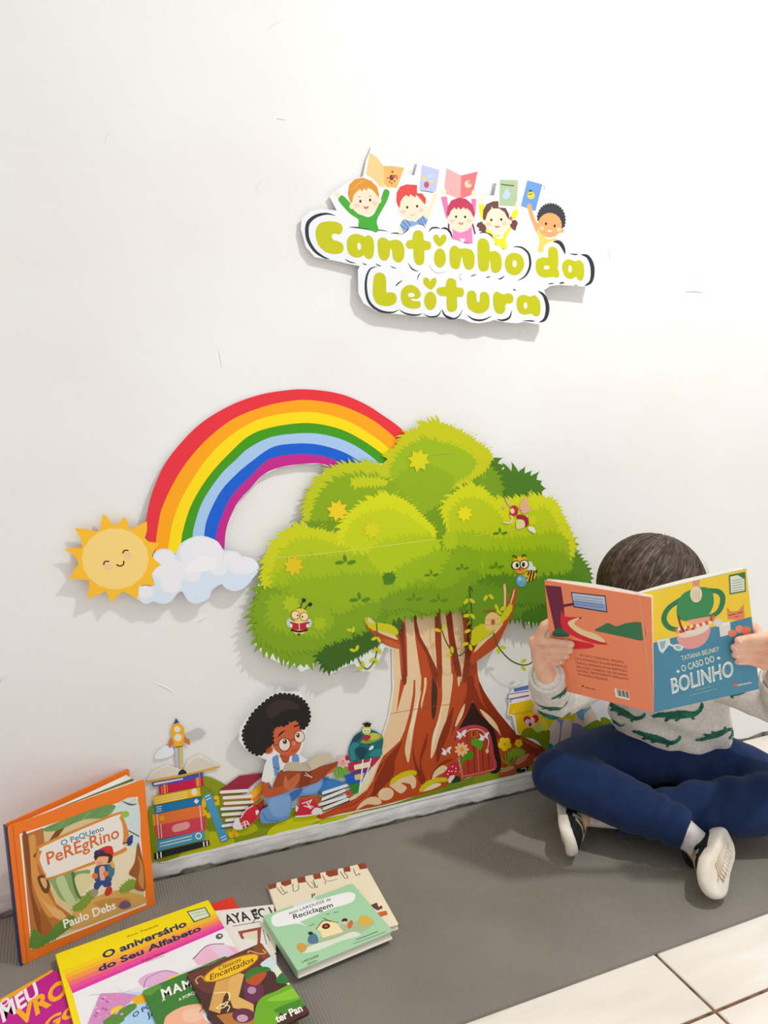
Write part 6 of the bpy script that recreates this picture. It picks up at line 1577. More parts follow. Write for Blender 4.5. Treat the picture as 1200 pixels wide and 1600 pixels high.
# rough plaster lip where the wall paint ends above the floor
m_lip = noisy(mat('#dcdad6', .8, .1, 'brushed_plaster'), '#c3c0bb', '#ecebe8', 14, 5, (1, 1, 5), bump=.3, bump_scale=45, bump_dist=.002)
m_gap = noisy(mat('#6d655c', .95, .1, 'dirty_joint'), '#4d463f', '#9a938a', 25)
lv, lf, lm = [], [], []; rng = random.Random(3)
nx = 300
for i in range(nx+1):
    x = -1.5+i*(2.2/nx); end = min(1, (.7-x)/.03)
    zb = .0085 + .005*noise.noise((x*14, 1, 0)) + .0035*noise.noise((x*60, 2, 0)) + (.006 if noise.noise((x*9, 7, 0)) > .38 else 0)
    zt = .046+.006*noise.noise((x*5, 4, 0))
    y1 = (-.004-.0012*noise.noise((x*9, 3, 0)))*max(.12, end)
    lv += [(x, .0005, zb), (x, y1*.8, zb+.0008), (x, y1, zb+.005), (x, y1*.75, .028), (x, -.0008, zt), (x, .0008, zt+.006)]
for i in range(nx):
    for j in range(5): lf.append((i*6+j, i*6+6+j, i*6+7+j, i*6+j+1)); lm.append(0)
a = len(lv); n2 = 160
for i in range(n2+1):
    x = -1.5+i*(3.9/n2); lv += [(x, -.0008, -.002), (x, -.0008, .016 if x < .66 else .007+.006*max(-.6, noise.noise((x*17, 5, 0))))]
for i in range(n2): lf.append((a+i*2, a+i*2+2, a+i*2+3, a+i*2+1)); lm.append(1)
link('baseboard_back', mesh('baseboard_back', lv, lf, [m_lip, m_gap], lm, True), None, None, 'structure')

# ------------------------------------------------------------------ ribbed mat
m_mat = mat('#67635d', .62, .35, 'ribbed_grey_foam')
def mat_nodes(m):
    N, L, B = nodes(m); tc = N.new('ShaderNodeTexCoord')
    w = N.new('ShaderNodeTexWave'); w.wave_type = 'BANDS'; w.bands_direction = 'X'; w.inputs['Scale'].default_value = 62; w.inputs['Distortion'].default_value = .3
    nz = N.new('ShaderNodeTexNoise'); nz.inputs['Scale'].default_value = 420; nz.inputs['Detail'].default_value = 2
    n3 = N.new('ShaderNodeTexNoise'); n3.inputs['Scale'].default_value = 5; n3.inputs['Detail'].default_value = 4
    for n in (w, nz, n3): L.new(tc.outputs['Object'], n.inputs['Vector'])
    a = N.new('ShaderNodeMath'); a.operation = 'MULTIPLY_ADD'; a.inputs[1].default_value = .45
    L.new(nz.outputs[0], a.inputs[0]); L.new(w.outputs['Fac'], a.inputs[2])
    b = N.new('ShaderNodeBump'); b.inputs['Strength'].default_value = .55; b.inputs['Distance'].default_value = .0016
    L.new(a.outputs[0], b.inputs['Height']); L.new(b.outputs[0], B.inputs['Normal'])
    r = N.new('ShaderNodeValToRGB'); r.color_ramp.elements[0].color = lin('#7f796f'); r.color_ramp.elements[1].color = lin('#8c867c')
    r.color_ramp.elements[0].position = .3; r.color_ramp.elements[1].position = .7
    L.new(n3.outputs[0], r.inputs[0]); L.new(r.outputs[0], B.inputs['Base Color'])
mat_nodes(m_mat)
mv, mf = [], []
MX0, MX1, MY0, MY1 = -1.55, .886, -.5105, -.0065
for i in range(201):
    x = MX0+(MX1-MX0)*i/200
    for j in range(25):
        y = MY0+(MY1-MY0)*j/24
        z = .006+.0014*max(0, noise.noise((x*5, y*9, 2)))*min(1, max(0, (y+.2)*8))
        mv.append((x, y+(.0015*noise.noise((x*6, 0, 5)) if j == 24 else 0), z))
for i in range(200):
    for j in range(24): a = i*25+j; mf.append((a, a+25, a+26, a+1))
nb = len(mv); mv += [(p[0], p[1], .0002) for p in mv]
rim = [i*25 for i in range(201)] + [200*25+j for j in range(1, 25)] + [i*25+24 for i in range(199, -1, -1)] + [j for j in range(23, 0, -1)]
for k in range(len(rim)): a, b = rim[k], rim[(k+1) % len(rim)]; mf.append((a, a+nb, b+nb, b))
o = link('exercise_mat', mesh('exercise_mat', mv, mf, [m_mat]))
o['label'] = 'dark grey ribbed exercise mat lying on the tiles along the wall'; o['category'] = 'mat'
# small nail left in the wall
nv, nf = [], []
for k, (y, r) in enumerate(((.004, .0012), (-.012, .0012), (-.012, .0032), (-.0145, .0028))):
    for i in range(12): t = i*math.tau/12; nv.append((-.3215+r*math.cos(t), y, 1.7885+r*math.sin(t)-.001*k))
for k in range(3):
    for i in range(12): nf.append((k*12+i, k*12+(i+1) % 12, k*12+12+(i+1) % 12, k*12+12+i))
nf.append(tuple(range(36, 48)))
o = link('nail', mesh('nail', nv, nf, [mat('#4a443e', .5, .5, 'dark_steel')]))
o['label'] = 'small dark nail sticking out of the bare wall at upper left'; o['category'] = 'nail'

# ------------------------------------------------------------------ cut-out wall decorations
root = empty('wall_sign', (.2, 0, 1.1), 'cut-out white paper sign with lime bubble lettering and five cartoon children', 'sign')
sheet_parts(ART['sign'], root)
root = empty('rainbow_cutout', (-.35, 0, .5), 'seven-band paper rainbow with smiling sun and cloud, left of the tree', 'wall decoration')
sheet_parts(ART['rainbow'], root)
root = empty('tree_cutout', (.1, 0, .05), 'large paper tree mural with green crown, door and reading cartoon boy along its foot', 'wall decoration')
sheet_parts(ART['mural'], root); sheet_parts(ART['boy'], root); sheet_parts(ART['canopy'], root, 0, (.84, .88, .8))

# ------------------------------------------------------------------ books
m_page = mat('#efe9dc', .8, .1, 'paper_edges')
def page_mat():
    N, L, B = nodes(m_page); tc = N.new('ShaderNodeTexCoord'); w = N.new('ShaderNodeTexWave'); w.bands_direction = 'Z'; w.inputs['Scale'].default_value = 220
    r = N.new('ShaderNodeValToRGB'); r.color_ramp.elements[0].color = lin('#d9d0c0'); r.color_ramp.elements[1].color = lin('#f4efe4')
    L.new(tc.outputs['Object'], w.inputs['Vector']); L.new(w.outputs['Fac'], r.inputs[0]); L.new(r.outputs[0], B.inputs['Base Color'])
page_mat()
def rect_r(w, h, r=.003, n=3, u0=0, v0=0):
    p = []
    for cx, cy, a0 in ((w-r, r, -90), (w-r, h-r, 0), (r, h-r, 90), (r, r, 180)):
        for i in range(n+1): t = math.radians(a0+90*i/n); p.append((u0+cx+r*math.cos(t), v0+cy+r*math.sin(t)))
    return p
def slab(O, e1, e2, n, p, w0, w1):
    k = len(p); v = [O+e1*q[0]+e2*q[1]+n*w for w in (w0, w1) for q in p]
    return v, [tuple(range(k-1, -1, -1)), tuple(range(k, 2*k))] + [(i, (i+1) % k, k+(i+1) % k, k+i) for i in range(k)]
def flat_book(key, th, color, label, inset=.0025, cov=.0009, r=.003, back=None):
    d = ART[key]; w, h = d['wh']; O, e1, e2 = Vector(d['O']), Vector(d['e1']), Vector(d['e2']); n = e1.cross(e2)
    base = O+e1*w/2+e2*h/2-n*th
    root = empty('picture_book', base, label, 'book', 'picture books spread on the mat')
    a = Art(d); a.wh = (w, h)
    v, f = slab(O, e1, e2, n, rect_r(w, h, r), -cov, 0)
    a.v += v; a.f += f; a.fm += [a.mi(color)]*len(f); a.run(d['parts'][0][3]); a.obj('cover', root)
    v, f = slab(O, e1, e2, n, rect_r(w, h, r), -th, -th+cov); link('back_cover', mesh('back_cover', v, f, [mat(back or color, .42)]), root)
    v, f = slab(O, e1, e2, n, rect_r(w-inset-.001, h-2*inset, .001, 1, .001, inset), -th+cov, -cov); link('page_block', mesh('page_block', v, f, [m_page]), root)
    v, f = slab(O, e1, e2, n, [(0, 0), (.0012, 0), (.0012, h), (0, h)], -th+cov, -cov); link('spine', mesh('spine', v, f, [mat(color, .42)]), root)
flat_book('cream', .0095, '#f3e7c9', 'cream picture book with brown squares along its top edge, under the green one')
flat_book('green', .0145, '#a9d5ac', 'pale green picture book with white speech bubble and little house, right of the pile', back='#e9e6dc')
flat_book('red', .004, '#e23a2c', 'red booklet showing one corner behind the yellow and pink cover')
flat_book('white', .004, '#efeae2', 'white comic-style booklet with hand-drawn black letters, under the green book')
flat_book('magenta', .0075, '#c2208e', 'magenta picture book with orange edge and rounded corner at far left', r=.012)
flat_book('yellow', .006, '#fbe30f', 'wide picture book fading from yellow to pink above white, dark blue title')
flat_book('blue', .004, '#b9dcf2', 'light blue and glittery pink booklet at the front of the pile')
flat_book('forest', .004, '#3f7f35', 'dark green booklet with a large cartoon face and eye, overlapped by the storybook')
flat_book('brown', .0045, '#4e2f2c', 'brown woodland storybook with gold oval title plate, uppermost at the pile front')

# standing hardcover, half open against the wall
d = ART['orange']; w, h = d['wh']; O, e1, e2 = Vector(d['O']), Vector(d['e1']), Vector(d['e2']); n = e1.cross(e2)
root = empty('picture_book', O+e1*w/2, 'square orange hardcover standing half open against the wall at left', 'book')
a = Art(d); v, f = slab(O, e1, e2, n, rect_r(w, h, .004), -.0026, 0); a.v += v; a.f += f; a.fm += [a.mi('#f07a24')]*len(f)
a.run([('l', '#d9661a', 24, 0, [78, 0, 78, int(h*5000), 78, int(h*10000)])] + d['parts'][0][3]); a.obj('front_cover', root)
HB = Vector((-.6885, -.124, 0)) ; 
ba = Vector((.176, .098, 0)).normalized()
bn = ba.cross(e2).normalized()
OB = O - n*.011
v, f = slab(OB, ba, e2, bn, rect_r(w, h, .004), -.0026, 0); link('back_cover', mesh('back_cover', v, f, [mat('#f07a24', .42)]), root)
v, f = slab(O-e1*.0015, -n, e2, e1, [(-.001, 0), (.0125, 0), (.0125, h), (-.001, h)], -.0012, .0012); link('spine', mesh('spine', v, f, [mat('#27305a', .42)]), root)
def leafpage(name, t, col, inset=.004, label=None, parent=root):
    dirv = (e1*(1-t)+ba*t).normalized(); nn = dirv.cross(e2).normalized(); o0 = O-n*(.003+.007*t)+e2*inset
    seg = 8; vs = []; W_ = w-inset*1.5
    for i in range(seg+1):
        s_ = i/seg; bend = nn*(-.012*math.sin(s_*math.pi)*(.5-t))
        for z in (0, h-2*inset):
            for k in (0, -.0006): vs.append(o0+dirv*W_*s_+bend+e2*z+nn*k)
    fs = []
    for i in range(seg):
        b = i*4
        fs += [(b, b+4, b+6, b+2), (b+1, b+3, b+7, b+5), (b+2, b+6, b+7, b+3), (b, b+1, b+5, b+4)]
    fs += [(0, 2, 3, 1), (seg*4, seg*4+1, seg*4+3, seg*4+2)]
    return link(name, mesh(name, vs, fs, [col], None, True), parent, label)
for t, c in ((.1, '#5fb0dc'), (.2, '#63b5de'), (.3, '#f3efe6'), (.42, '#6a7a4a'), (.5, '#59683c'), (.6, '#f3efe6'), (.7, '#efe9dc'), (.8, '#f3efe6'), (.9, '#e9e2d2')): leafpage('page', t, mat(c, .6, .2), .006)

# open book held by the child
dF, dB = ART['held_front'], ART['held_back']
FO, F1, F2 = Vector(dF['O']), Vector(dF['e1']), Vector(dF['e2']); FN = F1.cross(F2)
BO, B1, B2 = Vector(dB['O']), Vector(dB['e1']), Vector(dB['e2']); BN = B1.cross(B2)
w, h = dF['wh']
root = empty('held_book', FO, 'open softcover picture book with orange back and yellow-blue front, held by the child', 'book')
a = Art(dF); v, f = slab(FO, F1, F2, FN, rect_r(w, h, .0015), -.0008, 0); a.v += v; a.f += f; a.fm += [a.mi('#4a8cab')]*len(f); a.run(dF['parts'][0][3]); a.obj('front_cover', root, 'yellow and blue front cover')
wB, hB = dB['wh']
a = Art(dB); v, f = slab(BO, B1, B2, BN, rect_r(wB, hB, .0015), -.0008, 0); a.v += v; a.f += f; a.fm += [a.mi('#f68f68')]*len(f); a.run(dB['parts'][0][3]); a.obj('back_cover', root, 'orange back cover')
for nm, O_, a1, a2, nn, flip in (('left', BO, B1, B2, BN, 1), ('right', FO, F1, F2, FN, 0)):
    for k in range(3):
        seg = 10; vs, fs = [], []
        for i in range(seg+1):
            s_ = i/seg; u = (1-s_)*(w-.003) + (.003 if flip else 0) if flip else s_*(w-.003)
            lift = -.0012-.0016*k-.004*k*math.sin(s_*math.pi)*.8
            for z in (.002, h-.002+.0012*k): vs += [O_+a1*u+a2*z+nn*lift, O_+a1*u+a2*z+nn*(lift-.0009)]
        for i in range(seg):
            b = i*4; fs += [(b, b+4, b+6, b+2), (b+1, b+3, b+7, b+5), (b+2, b+6, b+7, b+3), (b, b+1, b+5, b+4)]
        fs += [(0, 2, 3, 1), (seg*4, seg*4+1, seg*4+3, seg*4+2)]
        link('page', mesh('page', vs, fs, [m_page], None, True), root)

# ------------------------------------------------------------------ the child sitting cross-legged against the wall
D = Vector((-.64, -.77, 0)).normalized()          # the way the child faces
LT = Vector((.77, -.64, 0)).normalized()          # towards the child's left
UP = Vector((0, 0, 1))
V = lambda *a: Vector(a)
def tube_mesh(chains, ico=2):
    "tapered limbs: spheres at the joints and cones between them, fused later by the voxel remesh"
    bm = bmesh.new()
    for ch in chains:
        for i, (p, r) in enumerate(ch):
            sc = r if isinstance(r, tuple) else (r, r, r)
            m = Matrix.Translation(p) @ Matrix((LT*sc[0], D*sc[1], UP*sc[2])).transposed().to_4x4()
            bmesh.ops.create_icosphere(bm, subdivisions=ico, radius=1, matrix=m)
            if i:
                q, r0 = ch[i-1]; s0 = r0 if isinstance(r0, tuple) else (r0, r0, r0)
                ax = (p-q)
                if ax.length < 1e-6: continue
                z = ax.normalized(); x = z.orthogonal().normalized()
                if abs(z.z) > .5: x = (LT - z*LT.dot(z)).normalized()
                y = z.cross(x); N_ = 20; ring = []
                for c, s_ in ((q, s0), (p, sc)):
                    rr = []
                    for k in range(N_):
                        t = k*math.tau/N_; dv = x*math.cos(t)+y*math.sin(t)
                        l = 1/math.sqrt((dv.dot(LT)/s_[0])**2+(dv.dot(D)/s_[1])**2+(dv.z/s_[2])**2)
                        rr.append(bm.verts.new(c+dv*l))
                    ring.append(rr)
                for k in range(N_): bm.faces.new((ring[0][k], ring[0][(k+1) % N_], ring[1][(k+1) % N_], ring[1][k]))
                bm.faces.new(ring[0][::-1]); bm.faces.new(ring[1])
    bmesh.ops.recalc_face_normals(bm, faces=bm.faces)
    me = bpy.data.meshes.new('limbs'); bm.to_mesh(me); bm.free()
    return me
def fuse(me, voxel, smooth=6, fac=.5):
    o = bpy.data.objects.new('fuse', me); COL.objects.link(o)
    r = o.modifiers.new('r', 'REMESH'); r.mode = 'VOXEL'; r.voxel_size = voxel
    s_ = o.modifiers.new('s', 'SMOOTH'); s_.iterations = smooth; s_.factor = fac
    dg = bpy.context.evaluated_depsgraph_get(); out = bpy.data.meshes.new_from_object(o.evaluated_get(dg))
    bpy.data.objects.remove(o)
    for p in out.polygons: p.use_smooth = True
    return out
def displace(me, fn):
    ns = [v.normal.copy() for v in me.vertices]
    for v, n_ in zip(me.vertices, ns): v.co += n_*fn(v.co)
    me.update()
PEL = V(.64, -.135, .092)
HIPR, HIPL = PEL-LT*.07, PEL+LT*.07
KNR, KNL = V(.318, -.168, .138), V(.715, -.40, .112)
ANR, ANL = V(.479, -.346, .078), V(.405, -.238, .062)
CH1, CH2, NECK = V(.575, -.19, .24), V(.515, -.23, .35), V(.478, -.25, .425)
HC = V(.458, -.25, .518)
SHR, SHL = V(.505, -.235, .36)-LT*.098, V(.505, -.235, .36)+LT*.098
ELR, WRR = V(.272, -.20, .325), V(.199, -.276, .408)
ELL, WRL = V(.655, -.40, .32), V(.535, -.475, .425)
Rr = Vector((.92, -.39, 0)); TC = Vector((-.64, -.57, .51)).normalized(); DN = Vector((-.07, -.16, -.985))
RC, RT, RN = V(.493, -.431, .062), (TC*.80+DN*.50-Rr*.20), (Rr*.78+TC*.54-DN*.10).normalized()      # right shoe: sole centre, toe direction, sole normal
LC, LTO, LN = V(.298, -.206, .048), (TC*.62+DN*.35+Rr*.03), (-Rr*.9-TC*.18-UP*.15).normalized()
RT = (RT-RN*RT.dot(RN)).normalized(); LTO = (LTO-LN*LTO.dot(LN)).normalized()
COLR, COLL = RC-RN*.060-RT*.044, LC-LN*.055-LTO*.040                                                # shoe collars
person = empty('person', (PEL.x, PEL.y, .006), 'child sitting cross-legged by the wall in crocodile top and navy trousers, face behind a book', 'person')
m_skin = noisy(mat('#e3b094', .5, .3, 'skin'), '#dca58a', '#eabca2', 30, 3)
m_skin.node_tree.nodes['Principled BSDF'].inputs['Subsurface Weight'].default_value = .08
m_skin.node_tree.nodes['Principled BSDF'].inputs['Subsurface Radius'].default_value = (.01, .004, .002)
chains = [
    [(PEL, (.095, .07, .07)), (CH1, (.098, .066, .07)), (CH2, (.085, .056, .06)), (NECK, .036), (HC-UP*.03, .04)],
    [(SHR, .038), (ELR, .028), (WRR, .0195)], [(SHL, .038), (ELL, .028), (WRL, .0195)],
    [(HIPR, .062), (KNR, .042), (ANR, .0195)], [(HIPL, .062), (KNL, .042), (ANL, .0195)],
    [(ANR, .0195), (COLR, .0185), (RC-RN*.035, .018)], [(ANL, .0195), (COLL, .0185), (LC-LN*.032, .018)],
    # head: skull, jaw, chin, cheeks, nose, ears
    [(HC+UP*.02-D*.008, (.076, .086, .082))], [(HC-UP*.03+D*.02, (.062, .062, .05))], [(HC-UP*.064+D*.052, (.022, .018, .016))],
    [(HC-UP*.022+D*.055-LT*.03, .026)], [(HC-UP*.022+D*.055+LT*.03, .026)],
    [(HC+UP*.008+D*.08, .008), (HC-UP*.014+D*.09, .0105)],
    [(HC-UP*.046+D*.0745-LT*.012, .006), (HC-UP*.045+D*.078, .007), (HC-UP*.046+D*.0745+LT*.012, .006)],
    [(HC-UP*.054+D*.074-LT*.009, .006), (HC-UP*.055+D*.0765, .0065), (HC-UP*.054+D*.074+LT*.009, .006)],
    [(HC-LT*.077-UP*.004, (.007, .014, .02))], [(HC+LT*.077-UP*.004, (.007, .014, .02))],
]
# hands: palm, four curled fingers on the outside of the cover, thumb on the inside
def hand(wr, knuckles, palm, thumb):
    c = [[(wr, .0185), (palm, (.0145, .0165, .019))]]
    for ch in knuckles:
        c.append([(palm*.55+ch[0][0]*.45, .0105)] + ch)
    c.append([(palm, .014)] + thumb)
    return c
fr = [[V(.1857, -.2565, .4679), V(.202, -.2839, .4722), V(.2208, -.314, .4747)], [V(.1927, -.2554, .4485), V(.208, -.284, .4571), V(.2224, -.3089, .4622)], [V(.1997, -.2562, .432), V(.2114, -.2801, .4422), V(.2223, -.3007, .4488)], [V(.2061, -.2576, .4182), V(.2145, -.2766, .4285), V(.2207, -.2905, .436)]]
fl = [[V(.4635, -.5004, .5152), V(.4447, -.4921, .5128), V(.4265, -.4834, .5082)], [V(.4709, -.4995, .4974), V(.4463, -.4895, .4986), V(.4238, -.4793, .4951)], [V(.4755, -.4974, .4794), V(.4498, -.4877, .4843), V(.4279, -.4781, .4819)], [V(.4771, -.494, .4613), V(.4534, -.486, .4698), V(.435, -.478, .4687)]]
kr, kl = [], []
rs = [(.0080, .0077, .0068), (.0081, .0078, .0069), (.0078, .0074, .0066), (.0068, .0064, .0057)]
for i, f3 in enumerate(fr):
    k0 = f3[0] - B1*.003 + BN*.0015
    kr.append([(k0, rs[i][0]+.0008), (f3[0]+BN*.001, rs[i][0]), (f3[1]+BN*.0005, rs[i][1]), (f3[2]-BN*.0005, rs[i][2])])
for i, f3 in enumerate(fl):
    k0 = f3[0] + F1*.012 + FN*.002
    kl.append([(k0, rs[i][0]+.0008), (f3[0]+FN*.001, rs[i][0]), (f3[1]+FN*.0005, rs[i][1]), (f3[2]-FN*.0005, rs[i][2])])
palmR = V(.1965, -.2555, .4365); palmL = V(.506, -.497, .47)
eR = lambda v_: BO + B2*v_                          # points along the left edge of the held book
eL = lambda v_: FO + F1*w + F2*v_
thR = [(V(.188, -.2545, .462), .0105), (eR(.134)-B1*.010-BN*.005, .0095), (eR(.140)+B1*.004-BN*.0165, .0095), (eR(.142)+B1*.022-BN*.0175, .008)]
thL = [(eL(.095)+F1*.014-FN*.004, .0115), (eL(.112)+F1*.006-FN*.014, .0105), (eL(.122)-F1*.008-FN*.0175, .0095), (eL(.126)-F1*.026-FN*.0165, .008)]
chains += hand(WRR, kr, palmR, thR) + hand(WRL, kl, palmL, thL)
body = link('body', fuse(tube_mesh(chains, 3), .0021, 3, .45), person)
body.data.materials.clear(); body.data.materials.append(m_skin)
def small(name, shapes, m, parent, label=None, ico=2):
    bm = bmesh.new()
    for p, sc in shapes:
        bmesh.ops.create_icosphere(bm, subdivisions=ico, radius=1, matrix=Matrix.Translation(p) @ Matrix((LT*sc[0], D*sc[1], UP*sc[2])).transposed().to_4x4())
    me = bpy.data.meshes.new(name); bm.to_mesh(me); bm.free(); me.materials.append(m)
    for p in me.polygons: p.use_smooth = True
    return link(name, me, parent, label)
for sg in (-1, 1):
    e_ = small('eye', [(HC+UP*.006+D*.071+LT*.03*sg, (.0125, .011, .0095))], mat('#f4f1ec', .25, .5, 'eye_white'), body)
    small('iris', [(HC+UP*.004+D*.0805+LT*.029*sg, (.0058, .0025, .0058))], mat('#3a2618', .2, .5, 'brown_iris'), body)
    small('eyebrow', [(HC+UP*.028+D*.078+LT*(.02+.008*i)*sg-D*.002*i, (.007, .004, .003)) for i in range(3)], mat('#3b2a20', .7, .2, 'brow_hair'), body)
small('lips', [(HC-UP*.0475+D*.081, (.013, .0035, .0028)), (HC-UP*.0535+D*.080, (.011, .0035, .003))], mat('#c9786c', .45, .3, 'lip_skin'), body)
# fingernails
nails = []
for f3, nn in [(q, BN) for q in fr] + [(q, FN) for q in fl]:
    dr = (f3[2]-f3[1]).normalized(); nails.append((f3[2]-dr*.0005+nn*.0048, (.0031, .0031, .0031)))
for nl in nails: small('fingernail', [nl], mat('#e9bfab', .35, .4, 'nail'), body)

# hair: bowl cut combed from the crown
HH = V(.452, -.248, .538); HR = (.099, .104, .100)
def hp(u, k=1.0): return HH + LT*u[0]*HR[0]*k + D*u[1]*HR[1]*k + UP*u[2]*HR[2]*k
def rim_z(u): return -.15 + .02*math.sin(u[0]*9) if u[1] > .45 else (-.15-(.45-u[1])*1.1 if u[1] > -.1 else -.75)
def hair_nodes(c1, c2, nm):
    m = mat(c1, .5, .28, nm); noisy(m, c1, c2, 90, 2); return m
hm = [hair_nodes('#2a1f19', '#46362b', 'dark_brown_hair'), hair_nodes('#3d2f26', '#5a483b', 'brown_hair'), hair_nodes('#54453a', '#705d4f', 'light_brown_hair')]
rng = random.Random(11); hv, hf, hmi = [], [], []
# scalp cap under the strands
NU, NV_ = 48, 26; base = len(hv)
for i in range(NU):
    ph = i*math.tau/NU
    for j in range(NV_):
        u = None; th = 0
        zlim = rim_z((math.cos(ph), math.sin(ph), 0)); tmax = math.acos(max(-1, min(1, zlim)))
        th = tmax*j/(NV_-1); st = math.sin(th)
        hv.append(hp((math.cos(ph)*st, math.sin(ph)*st, math.cos(th)), .955))
for i in range(NU):
    for j in range(NV_-1): a = base+i*NV_+j; b = base+((i+1) % NU)*NV_+j; hf.append((a, a+1, b+1, b)); hmi.append(0)
k0 = Vector((.22, -.42, .88)).normalized()
kx = k0.cross(Vector((0, 0, 1))).normalized(); ky = k0.cross(kx)
for s_i in range(2300):
    ph = rng.random()*math.tau; t0 = rng.random()**1.2*math.radians(70); dv0 = kx*math.cos(ph)+ky*math.sin(ph)
    layer = .965+rng.random()*.05; wdt = rng.uniform(.0011, .0026); swirl = rng.uniform(-.25, .25)+.25
    lo_extra = rng.uniform(-.08, .05); pts_ = []; t = t0; phase = rng.random()*6
    mi_ = 0 if rng.random() < .5 else (1 if rng.random() < .8 else 2)
    for st in range(26):
        dv = kx*math.cos(ph+swirl*(t-t0))+ky*math.sin(ph+swirl*(t-t0))
        u = k0*math.cos(t)+dv*math.sin(t)
        if u.z < rim_z(u)+lo_extra: break
        bulge = layer*(1+.012*math.sin(t*4+phase))
        pts_.append((hp(u, bulge), Vector(u))); t += math.radians(6.2)
        if t > math.radians(158): break
    if len(pts_) < 4: continue
    a = len(hv); n_ = len(pts_)
    for i, (p, u) in enumerate(pts_):
        q = pts_[min(i+1, n_-1)][0]-pts_[max(i-1, 0)][0]
        nrm_ = (p-HH).normalized(); sd = q.cross(nrm_).normalized(); ww = wdt*math.sin(math.pi*min(1, (i+.6)/(n_*.55)) if i < n_*.27 else math.pi/2)*(1 if i < n_*.7 else max(.12, (n_-1-i)/(n_*.3)))
        hv += [p-sd*ww, p+nrm_*ww*.55, p+sd*ww]
    for i in range(n_-1):
        for j in range(2): hf.append((a+i*3+j, a+i*3+j+1, a+i*3+j+4, a+i*3+j+3)); hmi.append(mi_)
for s_i in range(26):                              # stray hairs
    ph = rng.random()*math.tau; t = math.radians(rng.uniform(5, 60)); a = len(hv); n_ = 9
    for i in range(n_):
        dv = kx*math.cos(ph)+ky*math.sin(ph); u = k0*math.cos(t)+dv*math.sin(t); p = hp(u, 1.0+.085*math.sin(i/8*math.pi)); sd = Vector(u).cross(UP+D*.3).normalized(); t += math.radians(6)
        hv += [p-sd*.0003, p+sd*.0003]
    for i in range(n_-1): hf.append((a+i*2, a+i*2+1, a+i*2+3, a+i*2+2)); hmi.append(1)
link('hair', mesh('hair', hv, hf, hm, hmi, True), person, 'straight dark brown bowl-cut hair')

# top with crocodile print
m_shirt = noisy(mat('#c6c1b9', .85, .15, 'grey_marl_jersey'), '#cfcac3', '#dfdad3', 160, 3, bump=.35, bump_scale=500, bump_dist=.0008)
m_croc = noisy(mat('#2c6a55', .85, .15, 'green_print'), '#24564a', '#347a60', 60)
m_crocw = mat('#e9e6de', .85, .1, 'white_print')
sch = [[(PEL+UP*.0-D*.004, (.122, .088, .06)), (PEL+(CH1-PEL)*.45, (.126, .092, .06)), (CH1, (.124, .086, .07)), (CH2, (.108, .072, .062)), (NECK-UP*.012, (.05, .046, .03))],
       [(SHR, .050), (SHR*.5+ELR*.5+V(0, 0, -.006), .046), (ELR, .042), (ELR*.45+WRR*.55+V(.002, .004, -.004), .038), (WRR*.86+ELR*.14, .0315)],
       [(SHL, .050), (SHL*.5+ELL*.5, .046), (ELL, .042), (ELL*.45+WRL*.55, .036), (WRL*.86+ELL*.14, .0305)]]
shirt_me = fuse(tube_mesh(sch, 3), .0045, 10, .5)
def shirt_fold(p):
    q = p-CH1; up = q.z; s_ = q.dot(LT); f_ = q.dot(D)
    k = .0042*math.sin((up*60)+(s_*22)+5*noise.noise(p*9)) * max(0, 1-abs(up+.06)/.13)
    k += .0035*noise.noise(p*22)+.0016*noise.noise(p*48)
    e_ = (p-ELR).length
    if e_ < .1: k += .0034*math.sin((p-ELR).dot((WRR-SHR).normalized())*170)*(1-e_/.1)
    return k
displace(shirt_me, shirt_fold)
shirt_me.materials.clear(); shirt_me.materials.append(m_shirt)
dg_bvh = BVHTree.FromPolygons([v.co.copy() for v in shirt_me.vertices], [tuple(p.vertices) for p in shirt_me.polygons])
pv, pf, pm = [tuple(v.co) for v in shirt_me.vertices], [tuple(p.vertices) for p in shirt_me.polygons], [0]*len(shirt_me.polygons)
def print_on(poly, O_, a1, a2, mi_, off):
    "lays a flat motif (in metres on a plane in front of the top) on to the cloth"
    nn = a1.cross(a2); bm = bmesh.new(); vs = [bm.verts.new((q[0], q[1], 0)) for q in poly]
    for t in tessellate_polygon([[Vector((q[0], q[1], 0)) for q in poly]]):
        try: bm.faces.new([vs[i] for i in t])
        except ValueError: pass
    for _ in range(3):
        es = [e for e in bm.edges if e.calc_length() > .006]
        if es: bmesh.ops.subdivide_edges(bm, edges=es, cuts=1)
        bmesh.ops.triangulate(bm, faces=bm.faces)
    a = len(pv); ok = {}
    for i, v in enumerate(bm.verts):
        v.index = i; src = O_+a1*v.co.x+a2*v.co.y
        hit = dg_bvh.ray_cast(src, -nn, .4)
        if hit[0] is None: ok[i] = None; pv.append(tuple(CH1)); continue
        ok[i] = hit[0]; pv.append(tuple(hit[0]+nn*off))
    for f in bm.faces:
        ids = [v.index for v in f.verts]
        if any(ok[i] is None for i in ids): continue
        if max((ok[ids[0]]-ok[ids[1]]).length, (ok[ids[1]]-ok[ids[2]]).length) > .03: continue
        pf.append(tuple(a+i for i in ids)); pm.append(mi_)
    bm.free()
CROC = [(0, 4), (6, 8), (14, 10), (16, 13), (20, 11), (24, 13), (28, 11), (32, 13), (36, 12), (40, 14), (46, 13), (52, 15), (58, 14), (64, 14), (70, 13), (76, 11), (84, 10), (92, 14), (97, 22), (99, 29), (103, 26), (103, 18), (98, 9), (90, 2), (82, -2), (84, -7), (78, -7), (76, -2), (66, -3), (56, -3), (50, -8), (44, -8), (46, -3), (36, -3), (30, -8), (24, -8), (27, -2), (16, 0), (6, 0)]
TEETH = [[(8+i*4, 1), (10+i*4, -2.5), (12+i*4, 1)] for i in range(5)]
